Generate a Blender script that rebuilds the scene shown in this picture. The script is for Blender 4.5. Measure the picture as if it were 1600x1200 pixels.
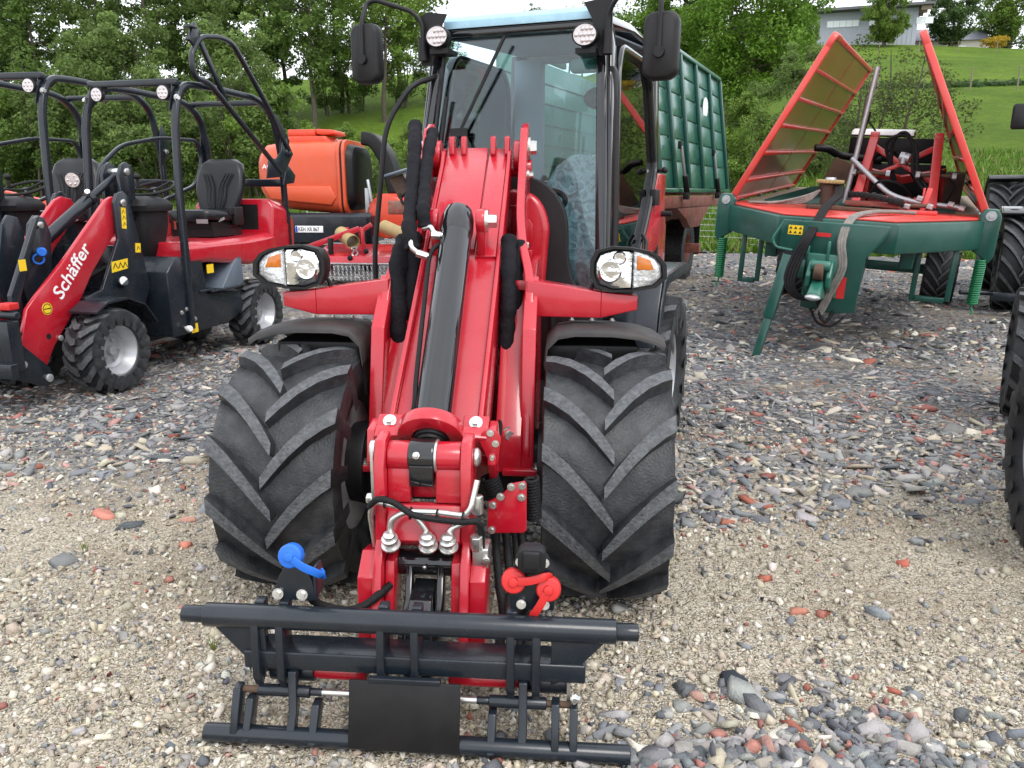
import bpy, bmesh, math, random
import numpy as np
from mathutils import Vector, Matrix
for o in list(bpy.data.objects): bpy.data.objects.remove(o)
scn = bpy.context.scene
COL = scn.collection
R_ = math.radians
random.seed(7)

# ------------------------------------------------------------------ camera
cam = bpy.data.cameras.new('camera'); camo = bpy.data.objects.new('camera', cam); COL.objects.link(camo)
camo.location = (0, 0, 1.52); camo.rotation_euler = (R_(90 - 14), 0, 0)
cam.sensor_width = 36; cam.lens = 27.0; cam.clip_start = .05; cam.clip_end = 3000
scn.camera = camo
# ------------------------------------------------------------------ sky and sun
SUN_EL, SUN_AZ = 52, 150     # azimuth measured clockwise from +Y (the view direction)
w = bpy.data.worlds.new('World'); scn.world = w; w.use_nodes = True
nt = w.node_tree; nt.nodes.clear()
def N(t, **k):
    n = nt.nodes.new(t)
    for a, b in k.items(): setattr(n, a, b)
    return n
sky = N('ShaderNodeTexSky', sky_type='NISHITA', sun_disc=False, sun_elevation=R_(SUN_EL), sun_rotation=R_(SUN_AZ), air_density=1.0, dust_density=2.0, ozone_density=1.0)
tc = N('ShaderNodeTexCoord'); mp = N('ShaderNodeMapping'); mp.inputs['Scale'].default_value = (1.6, 1.6, 3.5)
nz = N('ShaderNodeTexNoise'); nz.inputs['Scale'].default_value = 1.6; nz.inputs['Detail'].default_value = 7; nz.inputs['Roughness'].default_value = .55
cr = N('ShaderNodeValToRGB'); cr.color_ramp.elements[0].position = .26; cr.color_ramp.elements[0].color = (.62, .62, .62, 1); cr.color_ramp.elements[1].position = .62; cr.color_ramp.elements[1].color = (.97, .97, .97, 1)
mx = N('ShaderNodeMix', data_type='RGBA'); mx.inputs[7].default_value = (9.0, 9.25, 9.7, 1)
bg = N('ShaderNodeBackground'); bg.inputs['Strength'].default_value = .15
wo = N('ShaderNodeOutputWorld')
L = nt.links.new
L(tc.outputs['Generated'], mp.inputs[0]); L(mp.outputs[0], nz.inputs['Vector']); L(nz.outputs[0], cr.inputs[0])
L(cr.outputs[0], mx.inputs[0]); L(sky.outputs[0], mx.inputs[6]); L(mx.outputs[2], bg.inputs[0]); L(bg.outputs[0], wo.inputs[0])
sd = bpy.data.lights.new('sun', 'SUN'); sd.energy = 1.3; sd.angle = R_(24); sd.color = (1, .96, .9)
so = bpy.data.objects.new('sun', sd); COL.objects.link(so)
so.rotation_euler = Vector((-math.sin(R_(SUN_AZ)) * math.cos(R_(SUN_EL)), -math.cos(R_(SUN_AZ)) * math.cos(R_(SUN_EL)), -math.sin(R_(SUN_EL)))).to_track_quat('-Z', 'Y').to_euler()
vs = scn.view_settings; vs.view_transform = 'Standard'; vs.look = 'None'; vs.exposure = 0.62; vs.gamma = 1; vs.use_curve_mapping = False
scn.cycles.max_bounces = 8; scn.cycles.transparent_max_bounces = 12; scn.cycles.glossy_bounces = 4; scn.cycles.transmission_bounces = 6; scn.cycles.diffuse_bounces = 3
scn.cycles.caustics_reflective = False; scn.cycles.caustics_refractive = False
scn.cycles.use_denoising = True

# ------------------------------------------------------------------ materials
def mat(name, col, rough=.5, metal=0., var=.12, vscale=6., bump=0., bscale=60., coat=0., dust=0., dustcol=(.42, .37, .30), spec=.5, attr=None, rvar=.15, col2=None, c2amt=.5, c2scale=3., c2lo=.45, c2hi=.6):
    m = bpy.data.materials.new(name); m.use_nodes = True
    t = m.node_tree; b = t.nodes['Principled BSDF']; ln = t.links.new
    tcn = t.nodes.new('ShaderNodeTexCoord')
    n1 = t.nodes.new('ShaderNodeTexNoise'); n1.inputs['Scale'].default_value = vscale; n1.inputs['Detail'].default_value = 6; n1.inputs['Roughness'].default_value = .6
    ln(tcn.outputs['Object'], n1.inputs['Vector'])
    if attr:
        base = t.nodes.new('ShaderNodeAttribute'); base.attribute_name = attr; bo = base.outputs['Color']
    else:
        base = t.nodes.new('ShaderNodeRGB'); base.outputs[0].default_value = (*col, 1); bo = base.outputs[0]
    if col2:
        n2 = t.nodes.new('ShaderNodeTexNoise'); n2.inputs['Scale'].default_value = c2scale; n2.inputs['Detail'].default_value = 8; n2.inputs['Roughness'].default_value = .65
        ln(tcn.outputs['Object'], n2.inputs['Vector'])
        mr = t.nodes.new('ShaderNodeMapRange'); mr.inputs[1].default_value = c2lo; mr.inputs[2].default_value = c2hi; mr.inputs[4].default_value = c2amt
        ln(n2.outputs[0], mr.inputs[0])
        mxx = t.nodes.new('ShaderNodeMix'); mxx.data_type = 'RGBA'; mxx.inputs[7].default_value = (*col2, 1)
        ln(mr.outputs[0], mxx.inputs[0]); ln(bo, mxx.inputs[6]); bo = mxx.outputs[2]
    hs = t.nodes.new('ShaderNodeHueSaturation'); mr = t.nodes.new('ShaderNodeMapRange')
    mr.inputs[1].default_value = .25; mr.inputs[2].default_value = .75; mr.inputs[3].default_value = 1 - var; mr.inputs[4].default_value = 1 + var
    ln(n1.outputs[0], mr.inputs[0]); ln(mr.outputs[0], hs.inputs['Value']); ln(bo, hs.inputs['Color']); bo = hs.outputs[0]
    if dust > 0:
        n3 = t.nodes.new('ShaderNodeTexNoise'); n3.inputs['Scale'].default_value = vscale * 1.7; n3.inputs['Detail'].default_value = 9; n3.inputs['Roughness'].default_value = .7
        ln(tcn.outputs['Object'], n3.inputs['Vector'])
        mr3 = t.nodes.new('ShaderNodeMapRange'); mr3.inputs[1].default_value = .42; mr3.inputs[2].default_value = .72; mr3.inputs[4].default_value = dust
        ln(n3.outputs[0], mr3.inputs[0])
        m3 = t.nodes.new('ShaderNodeMix'); m3.data_type = 'RGBA'; m3.inputs[7].default_value = (*dustcol, 1)
        ln(mr3.outputs[0], m3.inputs[0]); ln(bo, m3.inputs[6]); bo = m3.outputs[2]
    ln(bo, b.inputs['Base Color'])
    mr2 = t.nodes.new('ShaderNodeMapRange'); mr2.inputs[1].default_value = .3; mr2.inputs[2].default_value = .7
    mr2.inputs[3].default_value = max(.02, rough - rvar * .5); mr2.inputs[4].default_value = min(1, rough + rvar * .5)
    ln(n1.outputs[0], mr2.inputs[0]); ln(mr2.outputs[0], b.inputs['Roughness'])
    b.inputs['Metallic'].default_value = metal; b.inputs['Coat Weight'].default_value = coat; b.inputs['Coat Roughness'].default_value = .06; b.inputs['Specular IOR Level'].default_value = spec
    if bump > 0:
        nb = t.nodes.new('ShaderNodeTexNoise'); nb.inputs['Scale'].default_value = bscale; nb.inputs['Detail'].default_value = 5
        ln(tcn.outputs['Object'], nb.inputs['Vector'])
        bn = t.nodes.new('ShaderNodeBump'); bn.inputs['Strength'].default_value = bump; bn.inputs['Distance'].default_value = .01
        ln(nb.outputs[0], bn.inputs['Height']); ln(bn.outputs[0], b.inputs['Normal'])
    return m
def glassmat(name, tint, rough=.02, refl=1.0):
    m = bpy.data.materials.new(name); m.use_nodes = True; t = m.node_tree; t.nodes.clear(); ln = t.links.new
    tr = t.nodes.new('ShaderNodeBsdfTransparent'); tr.inputs[0].default_value = (*tint, 1)
    gl = t.nodes.new('ShaderNodeBsdfGlossy'); gl.inputs['Roughness'].default_value = rough; gl.inputs[0].default_value = (refl, refl, refl, 1)
    fr = t.nodes.new('ShaderNodeFresnel'); fr.inputs[0].default_value = 1.5
    mi = t.nodes.new('ShaderNodeMixShader'); ou = t.nodes.new('ShaderNodeOutputMaterial')
    ln(fr.outputs[0], mi.inputs[0]); ln(tr.outputs[0], mi.inputs[1]); ln(gl.outputs[0], mi.inputs[2]); ln(mi.outputs[0], ou.inputs[0])
    return m
def wrapmat(name):
    m = bpy.data.materials.new(name); m.use_nodes = True; t = m.node_tree; t.nodes.clear(); ln = t.links.new
    tr = t.nodes.new('ShaderNodeBsdfTransparent'); tr.inputs[0].default_value = (.85, .9, .93, 1); pr = t.nodes.new('ShaderNodeBsdfPrincipled'); pr.inputs['Base Color'].default_value = (.72, .79, .83, 1); pr.inputs['Roughness'].default_value = .18
    tcn = t.nodes.new('ShaderNodeTexCoord'); nn = t.nodes.new('ShaderNodeTexNoise'); nn.inputs['Scale'].default_value = 14; nn.inputs['Detail'].default_value = 6; nn.inputs['Distortion'].default_value = 2.5; ln(tcn.outputs['Object'], nn.inputs['Vector'])
    mr = t.nodes.new('ShaderNodeMapRange'); mr.inputs[1].default_value = .35; mr.inputs[2].default_value = .7; mr.inputs[3].default_value = .35; mr.inputs[4].default_value = .9; ln(nn.outputs[0], mr.inputs[0])
    bn = t.nodes.new('ShaderNodeBump'); bn.inputs['Strength'].default_value = .8; bn.inputs['Distance'].default_value = .02; ln(nn.outputs[0], bn.inputs['Height']); ln(bn.outputs[0], pr.inputs['Normal'])
    mi = t.nodes.new('ShaderNodeMixShader'); ou = t.nodes.new('ShaderNodeOutputMaterial'); ln(mr.outputs[0], mi.inputs[0]); ln(tr.outputs[0], mi.inputs[1]); ln(pr.outputs[0], mi.inputs[2]); ln(mi.outputs[0], ou.inputs[0]); return m
def leafmat(name, trans=.35):
    m = bpy.data.materials.new(name); m.use_nodes = True; t = m.node_tree; t.nodes.clear(); ln = t.links.new
    at = t.nodes.new('ShaderNodeAttribute'); at.attribute_name = 'Col'
    d = t.nodes.new('ShaderNodeBsdfPrincipled'); d.inputs['Roughness'].default_value = .55; d.inputs['Specular IOR Level'].default_value = .3
    tl = t.nodes.new('ShaderNodeBsdfTranslucent'); mi = t.nodes.new('ShaderNodeMixShader'); mi.inputs[0].default_value = trans
    ou = t.nodes.new('ShaderNodeOutputMaterial')
    ln(at.outputs['Color'], d.inputs['Base Color']); ln(at.outputs['Color'], tl.inputs[0]); ln(d.outputs[0], mi.inputs[1]); ln(tl.outputs[0], mi.inputs[2]); ln(mi.outputs[0], ou.inputs[0])
    return m
M = dict(
    red=mat('red_paint', (.43, .006, .020), .27, var=.05, vscale=3, coat=.45, dust=.05, rvar=.1, bump=.03, bscale=90),
    red2=mat('light_red_paint', (.55, .035, .035), .36, var=.08, vscale=3, coat=.2, dust=.12, rvar=.2),
    trred=mat('weathered_red_paint', (.62, .055, .045), .38, var=.12, vscale=2, coat=.15, dust=.12, rvar=.25),
    dark=mat('dark_grey_paint', (.010, .0145, .021), .27, var=.12, vscale=5, coat=.15, dust=.015, rvar=.12, bump=.03, bscale=80, spec=.4),
    black=mat('black_plastic', (.011, .011, .0125), .5, var=.15, vscale=8, bump=.12, bscale=250, dust=.01, spec=.28),
    gloss=mat('glossy_black_paint', (.008, .009, .011), .13, var=.1, coat=.4, dust=.008, rvar=.06),
    fender=mat('grey_black_fender', (.030, .028, .029), .6, var=.12, vscale=5, bump=.15, bscale=300, dust=.05, spec=.35),
    greyp=mat('grey_blue_paint', (.10, .13, .17), .4, var=.1, coat=.2, dust=.1),
    rub=mat('tyre_rubber', (.011, .012, .014), .55, var=.3, vscale=9, bump=.25, bscale=120, dust=.2, dustcol=(.09, .09, .09), rvar=.25),
    rubl=mat('tyre_rubber_dusty', (.015, .017, .020), .5, var=.4, vscale=9, bump=.3, bscale=120, dust=.35, dustcol=(.11, .11, .115), rvar=.25),
    scuff=mat('scuffed_lug_rubber', (.052, .056, .062), .72, var=.45, vscale=26, bump=.6, bscale=90, dust=.6, dustcol=(.17, .175, .18), rvar=.25),
    hose=mat('hose_rubber', (.008, .008, .009), .6, var=.2, vscale=25, bump=.5, bscale=160, spec=.25),
    sleeve=mat('hose_sleeve_fabric', (.008, .008, .011), .85, spec=.2, var=.25, vscale=20, bump=.8, bscale=45),
    greyhose=mat('old_grey_hose', (.16, .15, .14), .7, var=.25, vscale=15, dust=.4),
    chrome=mat('zinc_steel', (.62, .62, .60), .3, metal=.9, var=.1, vscale=20),
    steel=mat('galvanised_steel', (.45, .47, .48), .42, metal=.6, var=.15, vscale=12),
    silver=mat('silver_rim_paint', (.40, .41, .43), .35, metal=.35, var=.06, coat=.2),
    white=mat('white_plastic', (.75, .75, .73), .45, var=.05),
    green=mat('dark_green_paint', (.005, .066, .050), .36, var=.12, vscale=2.5, coat=.12, dust=.04, rvar=.25),
    green2=mat('faded_green_paint', (.014, .115, .080), .30, var=.12, vscale=1.8, coat=.2, dust=.05, rvar=.2),
    springg=mat('spring_green_paint', (.008, .16, .06), .4, var=.15),
    inner=mat('flap_red_with_reflection', (.33, .055, .035), .20, var=.08, vscale=2, coat=.3, dust=.0, col2=(.33, .16, .055), c2amt=.6, c2scale=.8, c2lo=.40, c2hi=.60, rvar=.08, spec=.9),  # red paint; golden-brown second colour paints in the reflected surroundings
    rustred=mat('rusty_red_chassis', (.20, .035, .025), .65, var=.25, vscale=4, bump=.3, bscale=50, col2=(.12, .06, .035), c2amt=.8, c2scale=5, dust=.25),
    rust=mat('rusty_brown_iron', (.10, .055, .032), .8, var=.35, vscale=7, bump=.5, bscale=60, col2=(.05, .035, .03), c2amt=.8),
    orange=mat('orange_plastic', (.58, .075, .022), .42, var=.07, vscale=2, coat=.1, dust=.06),
    orange2=mat('orange_paint', (.62, .05, .015), .4, var=.1, coat=.15, dust=.06),
    yellow=mat('yellow_sticker', (.82, .55, .02), .4, var=.05),
    blue=mat('blue_cap_plastic', (.01, .12, .52), .35, var=.08),
    redcap=mat('red_cap_plastic', (.55, .02, .02), .38, var=.08),
    amber=mat('amber_lens', (.50, .14, .012), .15, var=.2, vscale=60, coat=.6),
    lens=mat('clear_ribbed_lens', (.62, .64, .66), .12, metal=.55, var=.35, vscale=45, coat=.8, bump=.6, bscale=70),
    refl=mat('lamp_reflector', (.80, .82, .84), .06, metal=1., var=.3, vscale=22, bump=.5, bscale=28),
    led=mat('led_lens', (.55, .50, .50), .2, metal=.3, var=.2, vscale=70, coat=.8),
    lining=mat('cab_lining_grey', (.24, .29, .35), .6, var=.08),
    seat=mat('black_vinyl_seat', (.010, .011, .013), .33, spec=.4, var=.1, bump=.12, bscale=200),
    film=mat('blue_protective_film', (.30, .50, .62), .25, var=.15, vscale=12, coat=.4),
    card=mat('cardboard_tube', (.33, .24, .10), .6, var=.15),
    blackm=mat('matt_black_plate', (.007, .007, .008), .48, var=.15, vscale=8, dust=.012, spec=.3),
    mark=mat('black_print', (.01, .01, .01), .5, var=.02),
    wprint=mat('white_print', (.85, .85, .85), .4, var=.02),
    euro=mat('blue_plate_strip', (.01, .06, .45), .4, var=.02),
    wall=mat('grey_cladding', (.33, .36, .41), .55, var=.05, vscale=.3),
    window=mat('pale_window_band', (.75, .80, .82), .2, var=.05),
    roof=mat('dark_roof_sheet', (.10, .10, .11), .6, var=.1, vscale=1),
    roof2=mat('grey_slate_roof', (.17, .18, .21), .6, var=.1, vscale=1),
    plaster=mat('cream_plaster', (.62, .58, .50), .8, var=.06, vscale=.5),
    wood=mat('weathered_post_wood', (.20, .16, .12), .85, var=.3, vscale=14, bump=.4, bscale=40),
    bark=mat('tree_bark', (.075, .06, .045), .9, var=.4, vscale=3, bump=.8, bscale=12),
    glass=glassmat('cab_glass', (.80, .91, .93)),
    glass2=glassmat('side_glass', (.82, .90, .89)),
    wrap=wrapmat('plastic_wrap'),
    leaf=leafmat('foliage_leaves', .5), grassb=leafmat('grass_blades', .3),
    stone=mat('stone', (.3, .3, .3), .85, var=.16, vscale=30, bump=.5, bscale=120, attr='Col', spec=.3),
)

# ------------------------------------------------------------------ mesh helpers
V3 = lambda p: Vector(p)
def frames(pts):
    n = len(pts); T = []
    for i in range(n):
        a = pts[max(0, i - 1)]; b = pts[min(n - 1, i + 1)]
        d = (b - a); T.append(d.normalized() if d.length > 1e-9 else Vector((0, 0, 1)))
    u = Vector((0, 0, 1)) if abs(T[0].z) < .9 else Vector((1, 0, 0))
    u = (u - T[0] * u.dot(T[0])).normalized(); out = []
    for i in range(n):
        u = u - T[i] * u.dot(T[i])
        u = u.normalized() if u.length > 1e-6 else T[i].orthogonal().normalized()
        out.append((T[i], u, T[i].cross(u)))
    return out
def crv(pts, k=6):
    P = [V3(p) for p in pts]; out = []
    for i in range(len(P) - 1):
        p0 = P[max(0, i - 1)]; p1 = P[i]; p2 = P[i + 1]; p3 = P[min(len(P) - 1, i + 2)]
        for j in range(k):
            t = j / k
            out.append(.5 * ((2 * p1) + (p2 - p0) * t + (2 * p0 - 5 * p1 + 4 * p2 - p3) * t * t + (3 * p1 - p0 - 3 * p2 + p3) * t ** 3))
    out.append(P[-1]); return out
def fil(pts, r, k=5):
    P = [V3(p) for p in pts]; out = [P[0]]
    for i in range(1, len(P) - 1):
        a = P[i - 1] - P[i]; b = P[i + 1] - P[i]; rr = min(r, a.length * .45, b.length * .45)
        A = P[i] + a.normalized() * rr; B = P[i] + b.normalized() * rr
        for j in range(k + 1):
            t = j / k; out.append((1 - t) ** 2 * A + 2 * t * (1 - t) * P[i] + t * t * B)
    out.append(P[-1]); return out
SPLIT = {k: k for k in ('roof_crossbar', 'axle_hub', 'rusty_bracket', 'valve_block', 'front_linkage', 'lock_ram', 'ram_rod', 'ram_bracket', 'pin_lock', 'step_box', 'door_hinge', 'gusset', 'red_plate', 'ram_body', 'pin', 'cab_pillar', 'lock_pin', 'bush', 'tilt_tube', 'end_cheek', 'lug', 'fitting', 'cross_pin', 'grey_pipe', 'hydraulic_pipe', 'seam', 'guard_plate', 'warning_sticker')}
SPLIT.update(bolts='bolt', nuts='nut', vent_slats='vent_slat', hose_bundle='hose')
class MB:
    def __init__(s, M=None): s.v = []; s.f = []; s.M = M
    def add(s, vs, fs):
        o = len(s.v)
        for p in vs:
            p = V3(p); s.v.append(s.M @ p if s.M else p)
        s.f += [tuple(i + o for i in f) for f in fs]; return s
    def bb(s, x0, x1, y0, y1, z0, z1):
        return s.add([(x0, y0, z0), (x1, y0, z0), (x1, y1, z0), (x0, y1, z0), (x0, y0, z1), (x1, y0, z1), (x1, y1, z1), (x0, y1, z1)],
                     [(0, 3, 2, 1), (4, 5, 6, 7), (0, 1, 5, 4), (1, 2, 6, 5), (2, 3, 7, 6), (3, 0, 4, 7)])
    def hexa(s, b, t):   # four bottom, four top points
        return s.add(list(b) + list(t), [(0, 3, 2, 1), (4, 5, 6, 7), (0, 1, 5, 4), (1, 2, 6, 5), (2, 3, 7, 6), (3, 0, 4, 7)])
    def prism(s, poly, ax, a0, a1):   # poly: 2-D points in the two other axes (x:(y,z) y:(x,z) z:(x,y))
        def P(p, a): return {'x': (a, p[0], p[1]), 'y': (p[0], a, p[1]), 'z': (p[0], p[1], a)}[ax]
        n = len(poly)
        return s.add([P(p, a0) for p in poly] + [P(p, a1) for p in poly],
                     [tuple(range(n))[::-1], tuple(range(n, 2 * n))] + [(i, (i + 1) % n, n + (i + 1) % n, n + i) for i in range(n)])
    def slab(s, poly, th):    # 3-D planar polygon given a thickness along its normal
        P = [V3(p) for p in poly]; nn = Vector((0, 0, 0))
        for i in range(len(P)): nn += P[i].cross(P[(i + 1) % len(P)])
        nn = nn.normalized() * th; n = len(P)
        return s.add([p - nn / 2 for p in P] + [p + nn / 2 for p in P], [tuple(range(n))[::-1], tuple(range(n, 2 * n))] + [(i, (i + 1) % n, n + (i + 1) % n, n + i) for i in range(n)])
    def tube(s, pts, r, n=10, cap=True):
        P = [V3(p) for p in pts]; F = frames(P); vs = []
        for i, (T, u, v) in enumerate(F):
            rr = r[i] if isinstance(r, (list, tuple)) else r
            for k in range(n):
                a = 2 * math.pi * k / n; vs.append(P[i] + (u * math.cos(a) + v * math.sin(a)) * rr)
        fs = [(i * n + k, i * n + (k + 1) % n, (i + 1) * n + (k + 1) % n, (i + 1) * n + k) for i in range(len(P) - 1) for k in range(n)]
        if cap: fs += [tuple(range(n))[::-1], tuple(range((len(P) - 1) * n, len(P) * n))]
        return s.add(vs, fs)
    def bar(s, pts, w, h, up=(0, 0, 1)):   # rectangular section swept along a path
        P = [V3(p) for p in pts]; n = len(P); vs = []
        for i in range(n):
            a = P[max(0, i - 1)]; b = P[min(n - 1, i + 1)]; T = (b - a).normalized()
            U = V3(up); U = (U - T * U.dot(T)); U = U.normalized() if U.length > 1e-4 else T.orthogonal().normalized(); S = T.cross(U)
            for sx, sy in ((-1, -1), (1, -1), (1, 1), (-1, 1)): vs.append(P[i] + S * (sx * w / 2) + U * (sy * h / 2))
        fs = [(i * 4 + k, i * 4 + (k + 1) % 4, i * 4 + 4 + (k + 1) % 4, i * 4 + 4 + k) for i in range(n - 1) for k in range(4)] + [(3, 2, 1, 0), tuple(range(n * 4 - 4, n * 4))]
        return s.add(vs, fs)
    def cyl(s, p0, p1, r0, r1=None, n=18): return s.tube([p0, p1], [r0, r0 if r1 is None else r1], n)
    def lathe(s, prof, c, ax, n=28, closed=False):   # prof: (radius, along axis)
        c = V3(c); A = V3(ax).normalized(); u = A.orthogonal().normalized(); v = A.cross(u); m = len(prof)
        vs = [c + A * h + (u * math.cos(2 * math.pi * k / n) + v * math.sin(2 * math.pi * k / n)) * r for (r, h) in prof for k in range(n)]
        fs = [(i * n + k, i * n + (k + 1) % n, (i + 1) * n + (k + 1) % n, (i + 1) * n + k) for i in range(m - 1) for k in range(n)]
        if closed: fs += [((m - 1) * n + k, (m - 1) * n + (k + 1) % n, (k + 1) % n, k) for k in range(n)]
        else:
            if prof[0][0] > 1e-6: fs.append(tuple(range(n))[::-1])
            if prof[-1][0] > 1e-6: fs.append(tuple(range((m - 1) * n, m * n)))
        return s.add(vs, fs)
    def ring(s, c, ax, R, r, n=28, m=8): return s.lathe([(R + r * math.cos(2 * math.pi * k / m), r * math.sin(2 * math.pi * k / m)) for k in range(m)], c, ax, n, True)
    def bolt(s, p, d, r=.012, h=.01):
        p = V3(p); d = V3(d).normalized()
        s.tube([p, p + d * h * .35], r * 1.5, 12); return s.tube([p + d * h * .35, p + d * h * 1.3], [r, r * .92], 6)
    def ball(s, c, r, n=12, sc=(1, 1, 1)):
        c = V3(c); vs = []; m = n // 2
        for i in range(1, m):
            t = math.pi * i / m
            for k in range(n): a = 2 * math.pi * k / n; vs.append(c + Vector((r * sc[0] * math.sin(t) * math.cos(a), r * sc[1] * math.sin(t) * math.sin(a), r * sc[2] * math.cos(t))))
        top = len(vs); vs += [c + Vector((0, 0, r * sc[2])), c - Vector((0, 0, r * sc[2]))]
        fs = [(i * n + k, i * n + (k + 1) % n, (i + 1) * n + (k + 1) % n, (i + 1) * n + k) for i in range(m - 2) for k in range(n)]
        fs += [(top, (k + 1) % n, k) for k in range(n)] + [(top + 1, (m - 2) * n + k, (m - 2) * n + (k + 1) % n) for k in range(n)]
        return s.add(vs, fs)
    def loft(s, rings, cap=True):
        n = len(rings[0]); vs = [p for r in rings for p in r]
        fs = [(i * n + k, i * n + (k + 1) % n, (i + 1) * n + (k + 1) % n, (i + 1) * n + k) for i in range(len(rings) - 1) for k in range(n)]
        if cap: fs += [tuple(range(n))[::-1], tuple(range((len(rings) - 1) * n, len(rings) * n))]
        return s.add(vs, fs)
    def mesh(s, name, material, bevel=0., sharp=40):
        me = bpy.data.meshes.new(name); bm = bmesh.new()
        bv = [bm.verts.new(p) for p in s.v]
        for f in s.f:
            try: bm.faces.new([bv[i] for i in f])
            except ValueError: pass
        bmesh.ops.recalc_face_normals(bm, faces=bm.faces)
        if bevel > 0:
            bm.edges.ensure_lookup_table()
            ed = [e for e in bm.edges if len(e.link_faces) == 2 and e.calc_face_angle(0) > R_(28)]
            bmesh.ops.bevel(bm, geom=ed, offset=bevel, segments=2, affect='EDGES', clamp_overlap=True, profile=.5)
            sharp = max(sharp, 50)
        bm.to_mesh(me); bm.free()
        me.polygons.foreach_set('use_smooth', [True] * len(me.polygons)); me.set_sharp_from_angle(angle=R_(sharp))
        if material: me.materials.append(M[material] if isinstance(material, str) else material)
        return me
    def pieces(s):
        par = list(range(len(s.v)))
        def fd(i):
            while par[i] != i: par[i] = par[par[i]]; i = par[i]
            return i
        for f in s.f:
            for i in f[1:]: par[fd(i)] = fd(f[0])
        g = {}
        for i in range(len(s.v)): g.setdefault(fd(i), []).append(i)
        bx = [[ids, [min(s.v[i][a] for i in ids) - .002 for a in range(3)], [max(s.v[i][a] for i in ids) + .002 for a in range(3)]] for ids in g.values()]
        ch = True
        while ch:
            ch = False
            for i in range(len(bx)):
                for j in range(i + 1, len(bx)):
                    if all(bx[i][1][a] <= bx[j][2][a] and bx[j][1][a] <= bx[i][2][a] for a in range(3)):
                        bx[i] = [bx[i][0] + bx[j][0], [min(x) for x in zip(bx[i][1], bx[j][1])], [max(x) for x in zip(bx[i][2], bx[j][2])]]; del bx[j]; ch = True; break
                if ch: break
        out = []
        for ids, _, _ in bx:
            st = set(ids); k = MB(); mp_ = {}
            for i in ids: mp_[i] = len(k.v); k.v.append(s.v[i])
            k.f = [tuple(mp_[i] for i in f) for f in s.f if f[0] in st]; out.append(k)
        return out
    def build(s, name, material, parent=None, bevel=0., sharp=40, label=None):
        if name in SPLIT:
            ps = s.pieces()
            if len(ps) > 1 or SPLIT[name] != name: return [q.build(SPLIT[name] + '_' if False else SPLIT[name], material, parent, bevel, sharp) if SPLIT[name] not in SPLIT else q._b(SPLIT[name], material, parent, bevel, sharp) for q in ps][0]
        return s._b(name, material, parent, bevel, sharp, label)
    def _b(s, name, material, parent=None, bevel=0., sharp=40, label=None):
        o = bpy.data.objects.new(name, s.mesh(name, material, bevel, sharp)); COL.objects.link(o)
        if parent: o.parent = parent
        if label: o['label'] = label
        return o
def rrect(cx, cy, w, h, r, k=4, taper=0):
    out = []
    for (sx, sy, a0) in ((1, 1, 0), (-1, 1, 90), (-1, -1, 180), (1, -1, 270)):
        for j in range(k + 1):
            a = R_(a0 + 90 * j / k)
            out.append((cx + sx * (w / 2 - r) + r * math.cos(a), cy + sy * (h / 2 - r) + r * math.sin(a)))
    return out
def empty(name, loc=(0, 0, 0), rz=0, parent=None, rot=None):
    o = bpy.data.objects.new(name, None); COL.objects.link(o); o.location = loc; o.empty_display_size = .1
    o.rotation_euler = rot if rot else (0, 0, R_(rz))
    if parent: o.parent = parent
    return o
def tag(o, label=None, cat=None, group=None, kind=None):
    for k, v in (('label', label), ('category', cat), ('group', group), ('kind', kind)):
        if v: o[k] = v
    return o
def linkmesh(name, me, parent=None, loc=(0, 0, 0), rot=(0, 0, 0), sc=(1, 1, 1)):
    o = bpy.data.objects.new(name, me); COL.objects.link(o); o.location = loc; o.rotation_euler = rot; o.scale = sc
    if parent: o.parent = parent
    return o
def textobj(name, txt, size, mtx, material, parent, shear=0, bold=.0, ext=.0008, sx=1.):
    c = bpy.data.curves.new(name, 'FONT'); c.body = txt; c.size = size; c.shear = shear; c.offset = bold; c.extrude = ext; c.resolution_u = 3
    o = bpy.data.objects.new(name + '_tmp', c); COL.objects.link(o)
    dg = bpy.context.evaluated_depsgraph_get(); me = bpy.data.meshes.new_from_object(o.evaluated_get(dg)); bpy.data.objects.remove(o)
    me.transform(Matrix.Diagonal((sx, 1, 1, 1))); me.transform(mtx); me.materials.clear(); me.materials.append(M[material]); me.name = name
    r = bpy.data.objects.new(name, me); COL.objects.link(r); r.parent = parent
    return r
def axes(o, ex, ey):   # matrix mapping text x,y to 3-D directions
    ex = V3(ex).normalized(); ey = V3(ey); ey = (ey - ex * ey.dot(ex)).normalized(); ez = ex.cross(ey)
    m = Matrix((ex, ey, ez)).transposed().to_4x4(); m.translation = V3(o); return m
def npmesh(name, verts, faces_n, loops, material, col=None, smooth=False):
    me = bpy.data.meshes.new(name); nf = len(faces_n)
    me.vertices.add(len(verts)); me.vertices.foreach_set('co', np.ascontiguousarray(verts, np.float32).ravel())
    me.loops.add(len(loops)); me.loops.foreach_set('vertex_index', np.ascontiguousarray(loops, np.int32))
    st = np.concatenate([[0], np.cumsum(faces_n)[:-1]]).astype(np.int32)
    me.polygons.add(nf); me.polygons.foreach_set('loop_start', st)
    if smooth: me.polygons.foreach_set('use_smooth', np.ones(nf, bool))
    if col is not None:
        a = me.attributes.new('Col', 'FLOAT_COLOR', 'FACE'); c4 = np.ones((nf, 4), np.float32); c4[:, :3] = col; a.data.foreach_set('color', c4.ravel())
    me.update(calc_edges=True); me.validate()
    me.materials.append(M[material]); return me

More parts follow.
